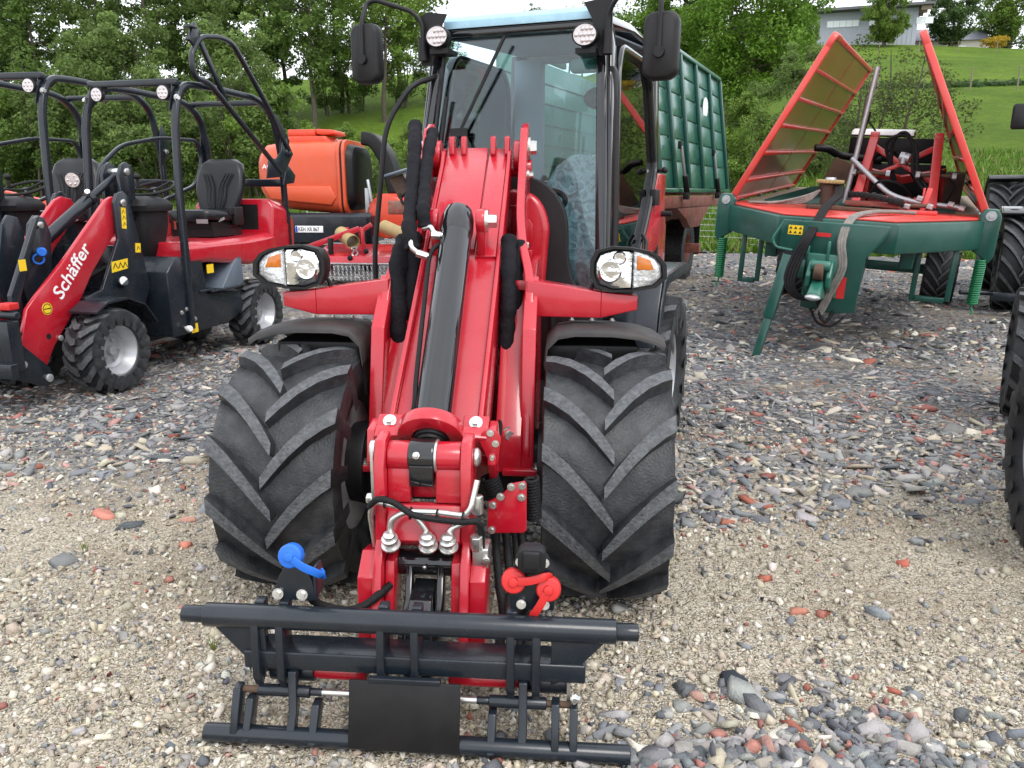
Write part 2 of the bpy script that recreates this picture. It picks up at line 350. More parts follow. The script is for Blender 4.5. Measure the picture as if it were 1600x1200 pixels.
# ------------------------------------------------------------------ wheels (axis along local x, tread seen from -y)
def tyre_mb(R, W, rim, n, lh, lw, sweep, blocks=False, sq=.9):
    m = MB(); Rb = R - lh; d = R - rim
    prof = [(rim, -W * .40), (rim + d * .12, -W * .455), (rim + d * .45, -W * .5), (rim + d * .75, -W * .485), (Rb - .012, -W * .44), (Rb, -W * .30), (Rb + .004, 0),
            (Rb, W * .30), (Rb - .012, W * .44), (rim + d * .75, W * .485), (rim + d * .45, W * .5), (rim + d * .12, W * .455), (rim, W * .40)]
    m.lathe(prof, (0, 0, 0), (1, 0, 0), 64, True)
    for s in (-1, 1):
        for k in range(n):
            p0 = 2 * math.pi * (k + (.5 if s > 0 else 0)) / n; vs = []
            ts = [-.07, .12, .35, .6, .85, 1.0, 1.07] if not blocks else [.04, .3, .5, .72, 1.0, 1.06]
            for i, t in enumerate(ts):
                last = i == len(ts) - 1
                tt = min(t, 1.0)
                x = s * tt * W / 2 * .985 + (s * W * .012 if last else 0)
                ph = p0 + sweep * (1.35 * tt - .35 * tt * tt)
                if blocks: ph = p0 + sweep * (0 if tt < .35 else (tt - .35) * 1.1)
                top = R - .022 * tt ** 3 - (.10 * d / .25 if last else 0); bot = Rb - .02 - (.02 if tt > .8 else 0) - (.12 * d / .25 if last else 0)
                hw = lw / 2 * (.95 + .15 * tt) * (.8 if i == 0 else 1) / R
                for rr, aw in ((bot, 1.35), (top, 1.0), (top, -1.0), (bot, -1.35)):
                    a = ph + hw * aw; vs.append((x, -rr * math.cos(a), rr * math.sin(a)))
            q = len(ts)
            m.add(vs, [(i * 4 + j, i * 4 + j + 1, i * 4 + 5 + j, i * 4 + 4 + j) for i in range(q - 1) for j in range(3)] + [(0, 1, 2, 3), (q * 4 - 4, q * 4 - 3, q * 4 - 2, q * 4 - 1)])
    return m
def tyre_mesh(R, W, rim, n, lh, lw, sweep, blocks=False, mt='rubl'):
    me = tyre_mb(R, W, rim, n, lh, lw, sweep, blocks).mesh('tyre', mt, sharp=38); me.materials.append(M['scuff'])
    for p in me.polygons:
        c = p.center
        if math.hypot(c.y, c.z) > R - lh * .62 and abs(c.x) < W * .52: p.material_index = 1
    return me
def rim_mb(rim, W, dish, side, bolts=5, hub=.06):   # side: +1 outer face at +x
    m = MB(); s = side; w = W * .40
    m.lathe([(rim + .012, -w), (rim + .012, -w + .012), (rim - .02, -w + .03), (rim - .03, -w * .3), (rim - .045, w * .2), (rim - .03, w - .04), (rim + .012, w - .012), (rim + .012, w), (rim - .012, w), (rim - .03, w - .03), (rim - .055, w * .25), (rim - .06, w - dish + .02), (rim - .085, w - dish), (hub, w - dish + .008), (0.0, w - dish + .008)], (0, 0, 0), (s, 0, 0), 40)
    return m
def rim_bolts(rim, W, dish, side, nb=5, hub=.05):
    m = MB(); s = side; w = W * .40 - dish + .008
    for k in range(nb):
        a = 2 * math.pi * k / nb; m.bolt((s * w, math.cos(a) * hub * 1.55, math.sin(a) * hub * 1.55), (s, 0, 0), .010, .012)
    m.cyl((s * w, 0, 0), (s * (w + .03), 0, 0), hub * .8, hub * .72, 20)
    return m
def wheel(parent, loc, tyre, rimm, bolts, rz=0):
    e = empty('wheel', loc, rz, parent)
    linkmesh('tyre', tyre, e); r = linkmesh('rim', rimm, e)
    linkmesh('hub', bolts, e)
    return e

# ------------------------------------------------------------------ ground
rng = np.random.default_rng(11)
def gy0(x): return np.interp(x, [-90, -30, -6, 2, 6, 12, 40, 120], [44, 40, 33, 24, 20, 17.5, 16, 16])
def terr(x, y):
    d = y - gy0(x) - np.interp(x, [-60, -5, 10], [6, 6, 4]); s = np.interp(x, [-60, -5, 8, 30], [.30, .30, .22, .225])
    dm = np.interp(x, [-60, -5, 8, 26, 60], [46, 46, 58, 100, 100]); d = np.where(d > dm, dm + 12 * (1 - np.exp(-(d - dm) / 12)) - .12 * (d - dm), d)
    return s * (np.sqrt(d * d + 60) + d) / 2 - .35 + .25 * np.sin(x * .13 + 1) * np.clip((y - 40) / 30, 0, 1) + .18 * np.sin(y * .21 + x * .05) * np.clip((y - 30) / 30, 0, 1)
def groundmat():
    m = bpy.data.materials.new('crushed_gravel_ground'); m.use_nodes = True; t = m.node_tree; b = t.nodes['Principled BSDF']; ln = t.links.new
    tcn = t.nodes.new('ShaderNodeTexCoord')
    def noise(sc, det=6, ro=.6):
        n = t.nodes.new('ShaderNodeTexNoise'); n.inputs['Scale'].default_value = sc; n.inputs['Detail'].default_value = det; n.inputs['Roughness'].default_value = ro; ln(tcn.outputs['Object'], n.inputs['Vector']); return n.outputs[0]
    def ramp(src, els):
        r = t.nodes.new('ShaderNodeValToRGB'); e = r.color_ramp.elements
        for i, (p, c) in enumerate(els):
            if i > 1: e.new(p)
            e[i].position = p; e[i].color = (*c, 1)
        ln(src, r.inputs[0]); return r.outputs[0]
    def mix(f, a, c, mode='MIX'):
        x = t.nodes.new('ShaderNodeMix'); x.data_type = 'RGBA'; x.blend_type = mode
        if isinstance(f, float): x.inputs[0].default_value = f
        else: ln(f, x.inputs[0])
        ln(a, x.inputs[6]); ln(c, x.inputs[7]); return x.outputs[2]
    # pebble colours from a cell pattern: fine pale grit, and grey-blue slate chips where the big noise says so
    def vor(sc):
        v = t.nodes.new('ShaderNodeTexVoronoi'); v.inputs['Scale'].default_value = sc; v.inputs['Randomness'].default_value = 1; ln(tcn.outputs['Object'], v.inputs['Vector']); return v
    v1 = vor(125); v2 = vor(26)
    sep = t.nodes.new('ShaderNodeSeparateColor'); ln(v1.outputs['Color'], sep.inputs[0])
    sep2 = t.nodes.new('ShaderNodeSeparateColor'); ln(v2.outputs['Color'], sep2.inputs[0])
    beige = ramp(sep.outputs[0], [(0, (.24, .20, .145)), (.35, (.38, .33, .25)), (.7, (.47, .42, .33)), (1, (.60, .56, .48))])
    slate = ramp(sep2.outputs[0], [(0, (.06, .065, .07)), (.4, (.13, .135, .145)), (.8, (.24, .24, .24)), (.93, (.33, .31, .28)), (1, (.34, .12, .08))])
    pos = t.nodes.new('ShaderNodeSeparateXYZ'); ln(tcn.outputs['Object'], pos.inputs[0])
    mr = t.nodes.new('ShaderNodeMapRange'); mr.inputs[1].default_value = 2.6; mr.inputs[2].default_value = 5.0; mr.inputs[3].default_value = .15; mr.inputs[4].default_value = .62; ln(pos.outputs[1], mr.inputs[0])
    big = noise(.55, 5, .6)
    sub = t.nodes.new('ShaderNodeMath'); sub.operation = 'ADD'; ln(mr.outputs[0], sub.inputs[0]); ln(big, sub.inputs[1])
    mr2 = t.nodes.new('ShaderNodeMapRange'); mr2.inputs[1].default_value = .82; mr2.inputs[2].default_value = 1.08; ln(sub.outputs[0], mr2.inputs[0])
    c = mix(mr2.outputs[0], beige, slate)
    sand = ramp(noise(24, 8, .7), [(.3, (.21, .165, .115)), (.7, (.34, .285, .21))])
    sm = t.nodes.new('ShaderNodeMapRange'); sm.inputs[1].default_value = .50; sm.inputs[2].default_value = .64; sm.inputs[4].default_value = .7; ln(noise(.9, 6, .65), sm.inputs[0])
    c = mix(sm.outputs[0], c, sand)
    ln(c, b.inputs['Base Color']); b.inputs['Roughness'].default_value = .92; b.inputs['Specular IOR Level'].default_value = .2
    bn = t.nodes.new('ShaderNodeBump'); bn.inputs['Strength'].default_value = .9; bn.inputs['Distance'].default_value = .012; bn.invert = True; ln(v1.outputs['Distance'], bn.inputs['Height'])
    bn2 = t.nodes.new('ShaderNodeBump'); bn2.inputs['Strength'].default_value = .7; bn2.inputs['Distance'].default_value = .03; bn2.invert = True; ln(v2.outputs['Distance'], bn2.inputs['Height']); ln(bn.outputs[0], bn2.inputs['Normal'])
    ln(bn2.outputs[0], b.inputs['Normal']); return m
def grassmat():
    m = bpy.data.materials.new('meadow_grass_ground'); m.use_nodes = True; t = m.node_tree; b = t.nodes['Principled BSDF']; ln = t.links.new
    tcn = t.nodes.new('ShaderNodeTexCoord')
    def noise(sc, det=6, ro=.6):
        n = t.nodes.new('ShaderNodeTexNoise'); n.inputs['Scale'].default_value = sc; n.inputs['Detail'].default_value = det; n.inputs['Roughness'].default_value = ro; ln(tcn.outputs['Object'], n.inputs['Vector']); return n.outputs[0]
    r = t.nodes.new('ShaderNodeValToRGB'); e = r.color_ramp.elements; e[0].position = .3; e[0].color = (.070, .135, .018, 1); e[1].position = .7; e[1].color = (.155, .25, .035, 1); ln(noise(.12, 8, .7), r.inputs[0])
    r2 = t.nodes.new('ShaderNodeValToRGB'); e = r2.color_ramp.elements; e[0].position = .3; e[0].color = (.6, .6, .5, 1); e[1].position = .75; e[1].color = (1.25, 1.2, 1.0, 1); ln(noise(2.4, 9, .75), r2.inputs[0])
    x = t.nodes.new('ShaderNodeMix'); x.data_type = 'RGBA'; x.blend_type = 'MULTIPLY'; x.inputs[0].default_value = 1; ln(r.outputs[0], x.inputs[6]); ln(r2.outputs[0], x.inputs[7])
    ln(x.outputs[2], b.inputs['Base Color']); b.inputs['Roughness'].default_value = .95; b.inputs['Specular IOR Level'].default_value = .1
    bn = t.nodes.new('ShaderNodeBump'); bn.inputs['Strength'].default_value = 1; bn.inputs['Distance'].default_value = .25; ln(noise(5, 8, .8), bn.inputs['Height']); ln(bn.outputs[0], b.inputs['Normal'])
    return m
M['ground'] = groundmat(); M['grass'] = grassmat()
def grid(name, X, Y, zf, material, kind='structure'):
    nx, ny = X.shape; v = np.stack([X, Y, zf], -1).reshape(-1, 3)
    i = np.arange(nx * ny).reshape(nx, ny); q = np.stack([i[:-1, :-1], i[1:, :-1], i[1:, 1:], i[:-1, 1:]], -1).reshape(-1, 4)
    me = npmesh(name, v, np.full(len(q), 4), q.ravel(), material, smooth=True)
    return tag(linkmesh(name, me), kind=kind)
xs = np.concatenate([np.linspace(-140, -30, 12), np.linspace(-28, 28, 40), np.linspace(30, 160, 14)]); ys = np.array([-60, -20, -5, 0, 5, 10, 15, 20, 25, 30, 36, 42, 48])
X, Y = np.meshgrid(xs, ys, indexing='ij'); yard = grid('gravel_yard', X, Y, np.where(Y > gy0(X) + 3, -.6, 0.0), 'ground')
tag(yard, 'crushed stone yard of pale gravel, grey slate chips and red brick bits')
u = np.linspace(0, 1, 90) ** 1.9; X, U = np.meshgrid(np.concatenate([np.linspace(-260, -60, 20), np.linspace(-56, 60, 90), np.linspace(64, 330, 24)]), u, indexing='ij')
Y = gy0(X) + U * (420 - gy0(X)); Z = terr(X, Y) - terr(X, gy0(X)) - .02 + .10 * np.clip((Y - gy0(X)) / 1.2, 0, 1)
def gz(x, y): return float(terr(x, y) - terr(x, gy0(x)) - .02 + .10 * np.clip((y - gy0(x)) / 1.2, 0, 1)) if y > gy0(x) else 0.
grass = grid('grass_hillside', X, Y, Z, 'grass'); tag(grass, 'green meadow rising to the wood and the warehouse')

# ------------------------------------------------------------------ stones
ICO = []
g = (1 + 5 ** .5) / 2
for a, b in ((1, g), (-1, g), (1, -g), (-1, -g)): ICO += [(a, b, 0), (0, a, b), (b, 0, a)]
ICO = np.array(ICO, float); ICO /= np.linalg.norm(ICO[0])
from itertools import combinations
el = min(np.linalg.norm(ICO[i] - ICO[j]) for i, j in combinations(range(12), 2)) * 1.05
IF = []
for i, j, k in combinations(range(12), 3):
    if max(np.linalg.norm(ICO[i] - ICO[j]), np.linalg.norm(ICO[j] - ICO[k]), np.linalg.norm(ICO[i] - ICO[k])) < el:
        n = np.cross(ICO[j] - ICO[i], ICO[k] - ICO[i]); IF.append((i, j, k) if n @ ICO[i] > 0 else (i, k, j))
IF = np.array(IF)
def variants(n, slab):
    out = []
    for _ in range(n):
        v = ICO * rng.uniform(.75, 1.2, (12, 1))
        for _ in range(5):       # flatten against random planes: broken faces
            d = rng.normal(size=3); d /= np.linalg.norm(d); lim = rng.uniform(.35, .7); e = v @ d; v -= np.clip(e - lim, 0, None)[:, None] * d
        if slab: v[:, 2] = np.clip(v[:, 2], -.55, .45)
        out.append(v)
    return np.array(out)
def shards(n, th):     # broken chips: an irregular polygon with a smaller, shifted upper face
    out = []
    for _ in range(n):
        a = np.sort(rng.uniform(0, 2 * np.pi, 6) * .45 + np.linspace(0, 2 * np.pi, 7)[:-1] * .9); r0 = rng.uniform(.6, 1.25, 6); k = rng.uniform(.62, .98, 6)
        lo = np.stack([r0 * np.cos(a), r0 * np.sin(a), -th * rng.uniform(.8, 1, 6)], -1); hi = np.stack([r0 * k * np.cos(a) + rng.normal(0, .06), r0 * k * np.sin(a) + rng.normal(0, .06), th * (1 + rng.normal(0, .12) * np.cos(a) + rng.normal(0, .12) * np.sin(a))], -1)
        out.append(np.concatenate([lo, hi]))
    return np.array(out)
IF = np.array([(0, 2, 1), (0, 3, 2), (0, 4, 3), (0, 5, 4), (6, 7, 8), (6, 8, 9), (6, 9, 10), (6, 10, 11)] + [t for i in range(6) for t in ((i, (i + 1) % 6, 6 + (i + 1) % 6), (i, 6 + (i + 1) % 6, 6 + i))])
VA = shards(20, .85); VS = shards(20, .75)
def rotm(ax, ay, az):
    cx, sx, cy, sy, cz, sz = np.cos(ax), np.sin(ax), np.cos(ay), np.sin(ay), np.cos(az), np.sin(az); z = np.zeros_like(ax); o = np.ones_like(ax)
    Rx = np.stack([np.stack([o, z, z], -1), np.stack([z, cx, -sx], -1), np.stack([z, sx, cx], -1)], -2)
    Ry = np.stack([np.stack([cy, z, sy], -1), np.stack([z, o, z], -1), np.stack([-sy, z, cy], -1)], -2)
    Rz = np.stack([np.stack([cz, -sz, z], -1), np.stack([sz, cz, z], -1), np.stack([z, z, o], -1)], -2)
    return Rz @ Ry @ Rx
def fbm(x, y, s, seed):
    r = np.random.default_rng(seed); z = np.zeros_like(x)
    for o in range(6):
        a = r.uniform(0, 6.28, 4); f = s * 1.8 ** o; th = r.uniform(0, 3.14, 2)
        z += (.62 ** o) * (np.sin(f * (x * np.cos(th[0]) + y * np.sin(th[0])) + a[0] + 1.3 * np.sin(f * .7 * (x * np.cos(th[1]) - y * np.sin(th[1])) + a[1])))
    return z
PAL = {'beige': [(.45, .40, .315), (.51, .465, .385), (.39, .34, .265), (.59, .555, .48), (.35, .31, .25), (.48, .42, .32), (.29, .275, .25)],
       'slate': [(.12, .126, .136), (.16, .168, .18), (.20, .206, .215), (.10, .106, .116), (.25, .25, .25), (.31, .302, .29), (.18, .184, .192), (.22, .217, .21), (.34, .325, .31)],
       'red': [(.30, .10, .07), (.35, .16, .13), (.25, .10, .085), (.39, .23, .20)]}
PAL = {k: np.array(v) for k, v in PAL.items()}
def stones(P, S, kind, V, tilt):
    n = len(P); vi = rng.integers(0, len(V), n); Rm = rotm(rng.normal(0, tilt, n), rng.normal(0, tilt, n), rng.uniform(0, 6.28, n))
    v = np.einsum('nij,nkj->nki', Rm, V[vi] * S[:, None, :]) + P[:, None, :]
    f = (IF[None] + 12 * np.arange(n)[:, None, None]).reshape(-1, 3)
    c = np.zeros((n, 3))
    for k in ('beige', 'slate', 'red'):
        m = kind == k; c[m] = PAL[k][rng.integers(0, len(PAL[k]), m.sum())]
    c *= rng.uniform(.88, 1.12, (n, 1)) * rng.uniform(.96, 1.04, (n, 3))
    return v.reshape(-1, 3), f, np.repeat(c, 20, 0)
def scatter(n, y0, y1, pw=1.):
    y = y0 + (y1 - y0) * rng.uniform(0, 1, n) ** pw; x = rng.uniform(-1, 1, n) * (.70 * y + .75); return x, y
# zone weights: how much slate lies at a spot (the pale gravel fills the rest)
def slatew(x, y):
    base = np.interp(y, [0, 2.4, 3.2, 4.0, 30], [-.35, -.25, .1, .75, .9])
    base = np.where((x > .3) & (y < 3.2), np.maximum(base, 1.4 - 2.2 * np.hypot((x - .75) / 1.0, (y - 1.75) / .75)), base)   # coarse heap right of the carrier
    base = np.where(x > .6, np.maximum(base, 1.25 - 1.4 * np.abs(y - 4.1 - .25 * (x - 1.5)) / 1.0), base)
    base = np.where(x > .6, base - 1.2 * np.exp(-((y - 2.75 - .1 * x) / .38) ** 2), base)
    return base + .22 * fbm(x, y, 1.6, 3)
def sandm(x, y):      # trodden sandy patches with few loose stones
    n_ = .35 * fbm(x, y, 1.9, 31)
    a = np.where(x > .45, np.exp(-((y - 2.72 - .08 * x + .12 * n_) / .42) ** 2), 0); b = np.where(x < -.5, np.exp(-((y - 3.15 + .1 * n_) / .38) ** 2), 0); c = np.exp(-(((x - 2.9) / 1.5) ** 2 + ((y - 6.3) / .8) ** 2))
    return np.clip((a + b + c) * (1 + n_) * 1.1, 0, 1)
allv, allf, allc = [], [], []; off = 0
def put(P, S, kind, V, tilt):
    global off
    v, f, c = stones(P, S, kind, V, tilt); allv.append(v); allf.append(f + off); allc.append(c); off += len(v)
# pale foreground gravel
x, y = scatter(50000, 1.15, 5.2, .9); keep = (slatew(x, y) < .55 + .3 * rng.normal(size=len(x))) & (rng.uniform(size=len(x)) < np.interp(y, [1, 3, 5.2], [1, .8, .45]) * (1 - .82 * sandm(x, y))); x, y = x[keep], y[keep]
s = np.clip(rng.lognormal(math.log(.0080), .42, len(x)), .0035, .024); S = s[:, None] * rng.uniform(.65, 1.35, (len(x), 3)) * np.array([1.1, 1, .62])
kd = np.where(rng.uniform(size=len(x)) < .90, 'beige', np.where(rng.uniform(size=len(x)) < .85, 'slate', 'red')); put(np.stack([x, y, s * .15], -1), S, kd, VA, .8)
x, y = scatter(2800, 1.2, 3.6); keep = (slatew(x, y) < .5) & (rng.uniform(size=len(x)) > .8 * sandm(x, y)); x, y = x[keep], y[keep]; s = np.clip(rng.lognormal(math.log(.0125), .3, len(x)), .008, .024); S = s[:, None] * rng.uniform(.65, 1.35, (len(x), 3)) * np.array([1.15, .95, .55])
kd = np.where(rng.uniform(size=len(x)) < .93, 'beige', 'slate'); put(np.stack([x, y, s * .2], -1), S, kd, VA, .6)
# heap of coarse broken slate right of the hitch frame
n = 4600; a = rng.uniform(0, 6.28, n); q = np.abs(rng.normal(0, .62, n)); x = .70 + .62 * q * np.cos(a); y = 1.66 + .46 * q * np.sin(a); kp = (fbm(x, y, 3.1, 21) > -1.2 + 1.3 * (q - .5) + .5 * rng.normal(size=n)) & (y > 1.2); x, y, q = x[kp], y[kp], np.minimum(q[kp], 1); n = len(x); s = np.clip(rng.lognormal(math.log(.0165), .38, n), .009, .036); S = s[:, None] * rng.uniform(.65, 1.4, (n, 3)) * np.array([1.25, 1, .55])
rr = rng.uniform(size=n); kd = np.where(rr < .84, 'slate', np.where(rr < .94, 'beige', 'red')); put(np.stack([x, y, s * .2 + .015 * (1 - q)], -1), S, kd, VS, .5)
# slate chips
for (n, y0, y1, med, pw) in ((9000, 1.2, 3.4, .014, 1), (34000, 2.9, 7.5, .0165, 1.1), (22000, 7, 16, .025, 1.25), (9000, 15, 30, .04, 1.3)):
    x, y = scatter(n, y0, y1, pw); dens = fbm(x, y, 1.1, 9)
    keep = (slatew(x, y) > .45 + .35 * rng.normal(size=n)) & (y < gy0(x) + .5) & (dens > -1.1 + .5 * rng.normal(size=n)) & (rng.uniform(size=n) > .75 * sandm(x, y)); x, y = x[keep], y[keep]
    near = (y < 2.6) & (x > .2)
    s = np.clip(rng.lognormal(math.log(med), .5, len(x)), .007, .055 if y0 < 7 else .075) * np.where(near, 1.15, 1); S = s[:, None] * rng.uniform(.6, 1.45, (len(x), 3)) * np.array([1.35, .95, .25]); S[near, 2] *= 1.5
    rr = rng.uniform(size=len(x)); kd = np.where(rr < .70, 'slate', np.where(rr < .935, 'beige', 'red')); put(np.stack([x, y, s * .12], -1), S, kd, VS, .28)
allv = np.concatenate(allv); allf = np.concatenate(allf); allc = np.concatenate(allc)
me = npmesh('loose_gravel', allv, np.full(len(allf), 3), allf.ravel(), 'stone', allc)
tag(linkmesh('loose_gravel', me), 'loose crushed gravel and slate chips covering the yard', 'gravel', kind='stuff')
# the largest single stones: each an object of the yard
BIG = [(-1.75, 4.25, .20, .075, .05, (.42, .38, .30)), (-1.98, 3.45, .13, .07, .02, (.50, .20, .15)), (-1.55, 3.38, .09, .05, .02, (.48, .26, .2)), (-1.78, 3.33, .10, .05, .03, (.09, .10, .11)), (-1.45, 3.13, .05, .045, .02, (.52, .2, .14)),
       (-.97, 3.55, .07, .05, .02, (.38, .13, .09)), (-1.28, 4.15, .06, .05, .02, (.10, .11, .13)), (1.02, 2.82, .045, .028, .026, (.36, .12, .08)), (1.16, 2.55, .05, .03, .012, (.38, .15, .11)), (1.07, 2.57, .06, .03, .012, (.40, .17, .12)),
       (1.36, 2.56, .085, .05, .035, (.22, .24, .25)), (.70, 2.16, .085, .045, .022, (.03, .035, .045)), (1.85, 3.15, .09, .05, .03, (.25, .26, .26)), (2.15, 3.95, .16, .09, .03, (.36, .35, .33)), (1.02, 3.35, .075, .05, .035, (.38, .15, .10)),
       (1.22, 4.4, .10, .08, .02, (.18, .19, .2)), (1.4, 5.4, .13, .09, .02, (.17, .18, .19)), (-.62, 3.0, .05, .04, .025, (.4, .15, .1)), (.62, 1.65, .065, .045, .035, (.37, .16, .12)), (1.65, 2.95, .05, .035, .02, (.45, .13, .09))]
k = 0; lib = []
for i in range(12):
    V = VS if i % 2 else VA; lib.append(V[i])
def bigstone(x, y, sx, sy, sz, c, rz):
    global k
    v = lib[k % 12] * np.array([sx, sy, sz]); cc = np.repeat(np.array([c]), 20, 0) * rng.uniform(.9, 1.1, (20, 1))
    me = npmesh('stone', v, np.full(20, 3), IF.ravel(), 'stone', cc)
    linkmesh('stone', me, yard, (x, y, sz * .25), (rng.normal(0, .1), rng.normal(0, .1), rz)); k += 1
for (x, y, a, b, h, c) in BIG: bigstone(x, y, a * .8, b * .8, max(h, .03) * .6, c, rng.uniform(-.5, .5))
x, y = scatter(3000, 1.45, 5.2); keep = slatew(x, y) > .5; x, y = x[keep][:270], y[keep][:270]
for i in range(len(x)):
    r_ = rng.uniform(); c = PAL['slate' if r_ < .74 else 'beige' if r_ < .84 else 'red']; c = c[rng.integers(len(c))] * rng.uniform(.85, 1.15)
    s = rng.uniform(.022, .04) * (1.0 if y[i] < 3 else 1.25); bigstone(x[i], y[i], s * rng.uniform(.9, 1.5), s * rng.uniform(.6, 1.), s * rng.uniform(.28, .5), c, rng.uniform(0, 6.28))

# ------------------------------------------------------------------ trees
def leafcloud(centres, radii, n_each, leaf, cols, squash=.8, upb=.5):
    n = len(centres) * n_each
    c = np.repeat(centres, n_each, 0); r = np.repeat(radii, n_each)
    d = rng.normal(size=(n, 3)); d /= np.linalg.norm(d, axis=1)[:, None]
    p = c + d * (r * rng.uniform(.25, 1.0, n) ** .6)[:, None] * np.array([1, 1, squash])
    nrm = d * .6 + rng.normal(size=(n, 3)) * .6 + np.array([0, 0, upb]); nrm /= np.linalg.norm(nrm, axis=1)[:, None]
    a = np.cross(nrm, rng.normal(size=(n, 3))); a /= np.linalg.norm(a, axis=1)[:, None]; b = np.cross(nrm, a)
    L = leaf * rng.uniform(.6, 1.4, n)[:, None]
    v = np.stack([p - a * L, p - b * L * .5 + nrm * L * .12, p + a * L, p + b * L * .5 + nrm * L * .12], 1).reshape(-1, 3)
    tint = np.repeat(rng.uniform(.75, 1.3, (len(centres), 1)), n_each, 0) * rng.uniform(.8, 1.2, (n, 1)); mixw = rng.uniform(0, 1, (n, 1))
    col = (np.array(cols[0]) * (1 - mixw) + np.array(cols[1]) * mixw) * tint
    return v, col
def tree_meshes(seed, H, W, base, nclus, each, leaf, cols, trunk_r, wood_bottom=.0, airy=1., lean=0, stems=1):
    r = np.random.default_rng(seed); tb = MB(); cen = []; rad = []
    cz = (H + base) / 2; hz = (H - base) / 2
    for st in range(stems):
        ox, oy = (0, 0) if stems == 1 else r.normal(0, W * .12, 2)
        top = Vector((ox * 2 + r.normal(0, W * .05) + lean, oy * 2 + r.normal(0, W * .05), H * r.uniform(.86, .95)))
        pts = [Vector((ox, oy, -.4))] + [Vector((ox, oy, 0)).lerp(top, t) + Vector((r.normal(0, W * .02), r.normal(0, W * .02), 0)) for t in (.15, .35, .55, .75, 1.)]
        tb.tube(crv(pts, 3), [trunk_r * (1.1 - .98 * i / 15) for i in range(16)], 7)
        nl = max(5, int(nclus / 5 / stems))
        for i in range(nl):
            t = r.uniform(base / H * .8, .92); p0 = Vector((ox, oy, 0)).lerp(top, t); an = r.uniform(0, 6.28)
            zz = p0.z + r.uniform(.05, .35) * H * .35; e = max(.15, 1 - ((min(zz, H) - cz) / hz) ** 2) ** .5
            ln_ = W / 2 * e * r.uniform(.55, 1.0); p2 = p0 + Vector((math.cos(an) * ln_, math.sin(an) * ln_, (zz - p0.z))); p1 = p0.lerp(p2, .5) + Vector((0, 0, -.06 * ln_))
            tb.tube([p0, p1, p2], [trunk_r * .30 * (1.1 - t * .7), trunk_r * .2 * (1.1 - t * .7), trunk_r * .05], 5)
            for q in (.55, .8, 1.0):
                c = p0.lerp(p2, q) + Vector(r.normal(0, W * .04, 3)); cen.append(c[:]); rad.append(W * r.uniform(.08, .14) * airy)
    while len(cen) < nclus:
        d = r.normal(size=3); d /= np.linalg.norm(d); q = r.uniform(.45, 1.) ** .5; c = np.array([d[0] * W / 2 * q, d[1] * W / 2 * q, cz + d[2] * hz * q])
        lump = 1 + .18 * math.sin(3 * math.atan2(d[1], d[0]) + seed) * math.cos(4 * d[2] + seed); c[:2] *= lump; cen.append(tuple(c)); rad.append(W * r.uniform(.07, .13) * airy)
    cen = np.array(cen); rad = np.array(rad)
    v, col = leafcloud(cen, rad, each, leaf, cols)
    n = len(v) // 4
    cm = npmesh('crown', v, np.full(n, 4), np.arange(4 * n), 'leaf', col)
    return tb.mesh('trunk', 'bark', sharp=80), cm
G1 = ((.095, .165, .034), (.155, .235, .055)); G2 = ((.115, .195, .030), (.19, .28, .055)); G3 = ((.065, .12, .036), (.11, .175, .052)); G4 = ((.11, .175, .042), (.175, .25, .07))
TALL = [tree_meshes(20 + i, h, w_, b_, n_, 62, .16, c_, .22, airy=a_ * 1.1) for i, (h, w_, b_, n_, c_, a_) in enumerate([(17, 7.5, 4.5, 150, G1, .85), (19, 7, 5.5, 150, G4, .8), (16, 8, 4, 165, G2, .85), (18, 6.2, 6, 135, G1, .8), (15, 7, 4.5, 150, G3, .85)])]
YOUNG = [tree_meshes(40 + i, h, w_, .2, n_, 130, .082, c_, .07, airy=1.05, stems=3) for i, (h, w_, n_, c_) in enumerate([(6.5, 4.4, 90, G1), (5.2, 4.2, 85, G2), (7.2, 4.2, 95, G4), (4.2, 4.4, 80, G4)])]
def put_tree(name, me, x, y, sc, rz, label, cat, group=None, z=None):
    e = empty(name, (x, y, (gz(x, y) if z is None else z) - .05), 0); e.rotation_euler = (0, 0, rz); e.scale = (sc, sc, sc)
    tag(e, label, cat, group); linkmesh('trunk', me[0], e); linkmesh('crown', me[1], e); return e
ORD = 'first second third fourth fifth sixth seventh eighth ninth tenth eleventh twelfth thirteenth fourteenth fifteenth sixteenth seventeenth eighteenth nineteenth twentieth'.split()
ORD += ['twenty-' + o for o in ORD[:9]] + ['thirtieth']
r = random.Random(5)
rows = [('front', [-49 + 4.3 * i for i in range(10)], 64), ('middle', [-54 + 4.9 * i for i in range(10)], 71)]
for rn, xl, yy in rows:
    for i, x in enumerate(xl):
        x += r.uniform(-1, 1); y = yy + r.uniform(-2.5, 2.5)
        put_tree('woodland_tree', TALL[r.randrange(5)], x, y, r.uniform(.85, 1.12), r.uniform(0, 6.28), '%s tall slender tree from the left in the %s row of the wood' % (ORD[i], rn), 'tree', 'trees of the wood on the left')
for i in range(7):
    x = 3 + 2.6 * i + r.uniform(-.6, .6); y = 86 + r.uniform(-4, 4)
    put_tree('woodland_tree', TALL[r.randrange(5)], x, y, r.uniform(.36, .46), r.uniform(0, 6.28), '%s tree from the left in the strip of wood behind the green trailer' % ORD[i], 'tree', 'trees of the wood behind the trailer')
for i in range(15):
    x = -54 + 3.4 * i + r.uniform(-.8, .8); y = 68.5 + r.uniform(-1, 1)
    put_tree('understory_shrub', YOUNG[(0, 2)[i % 2]], x, y, r.uniform(.85, 1.15), r.uniform(0, 6.28), '%s dark shrub from the left under the tall trees of the wood' % ORD[i], 'shrub', 'undergrowth of the wood')
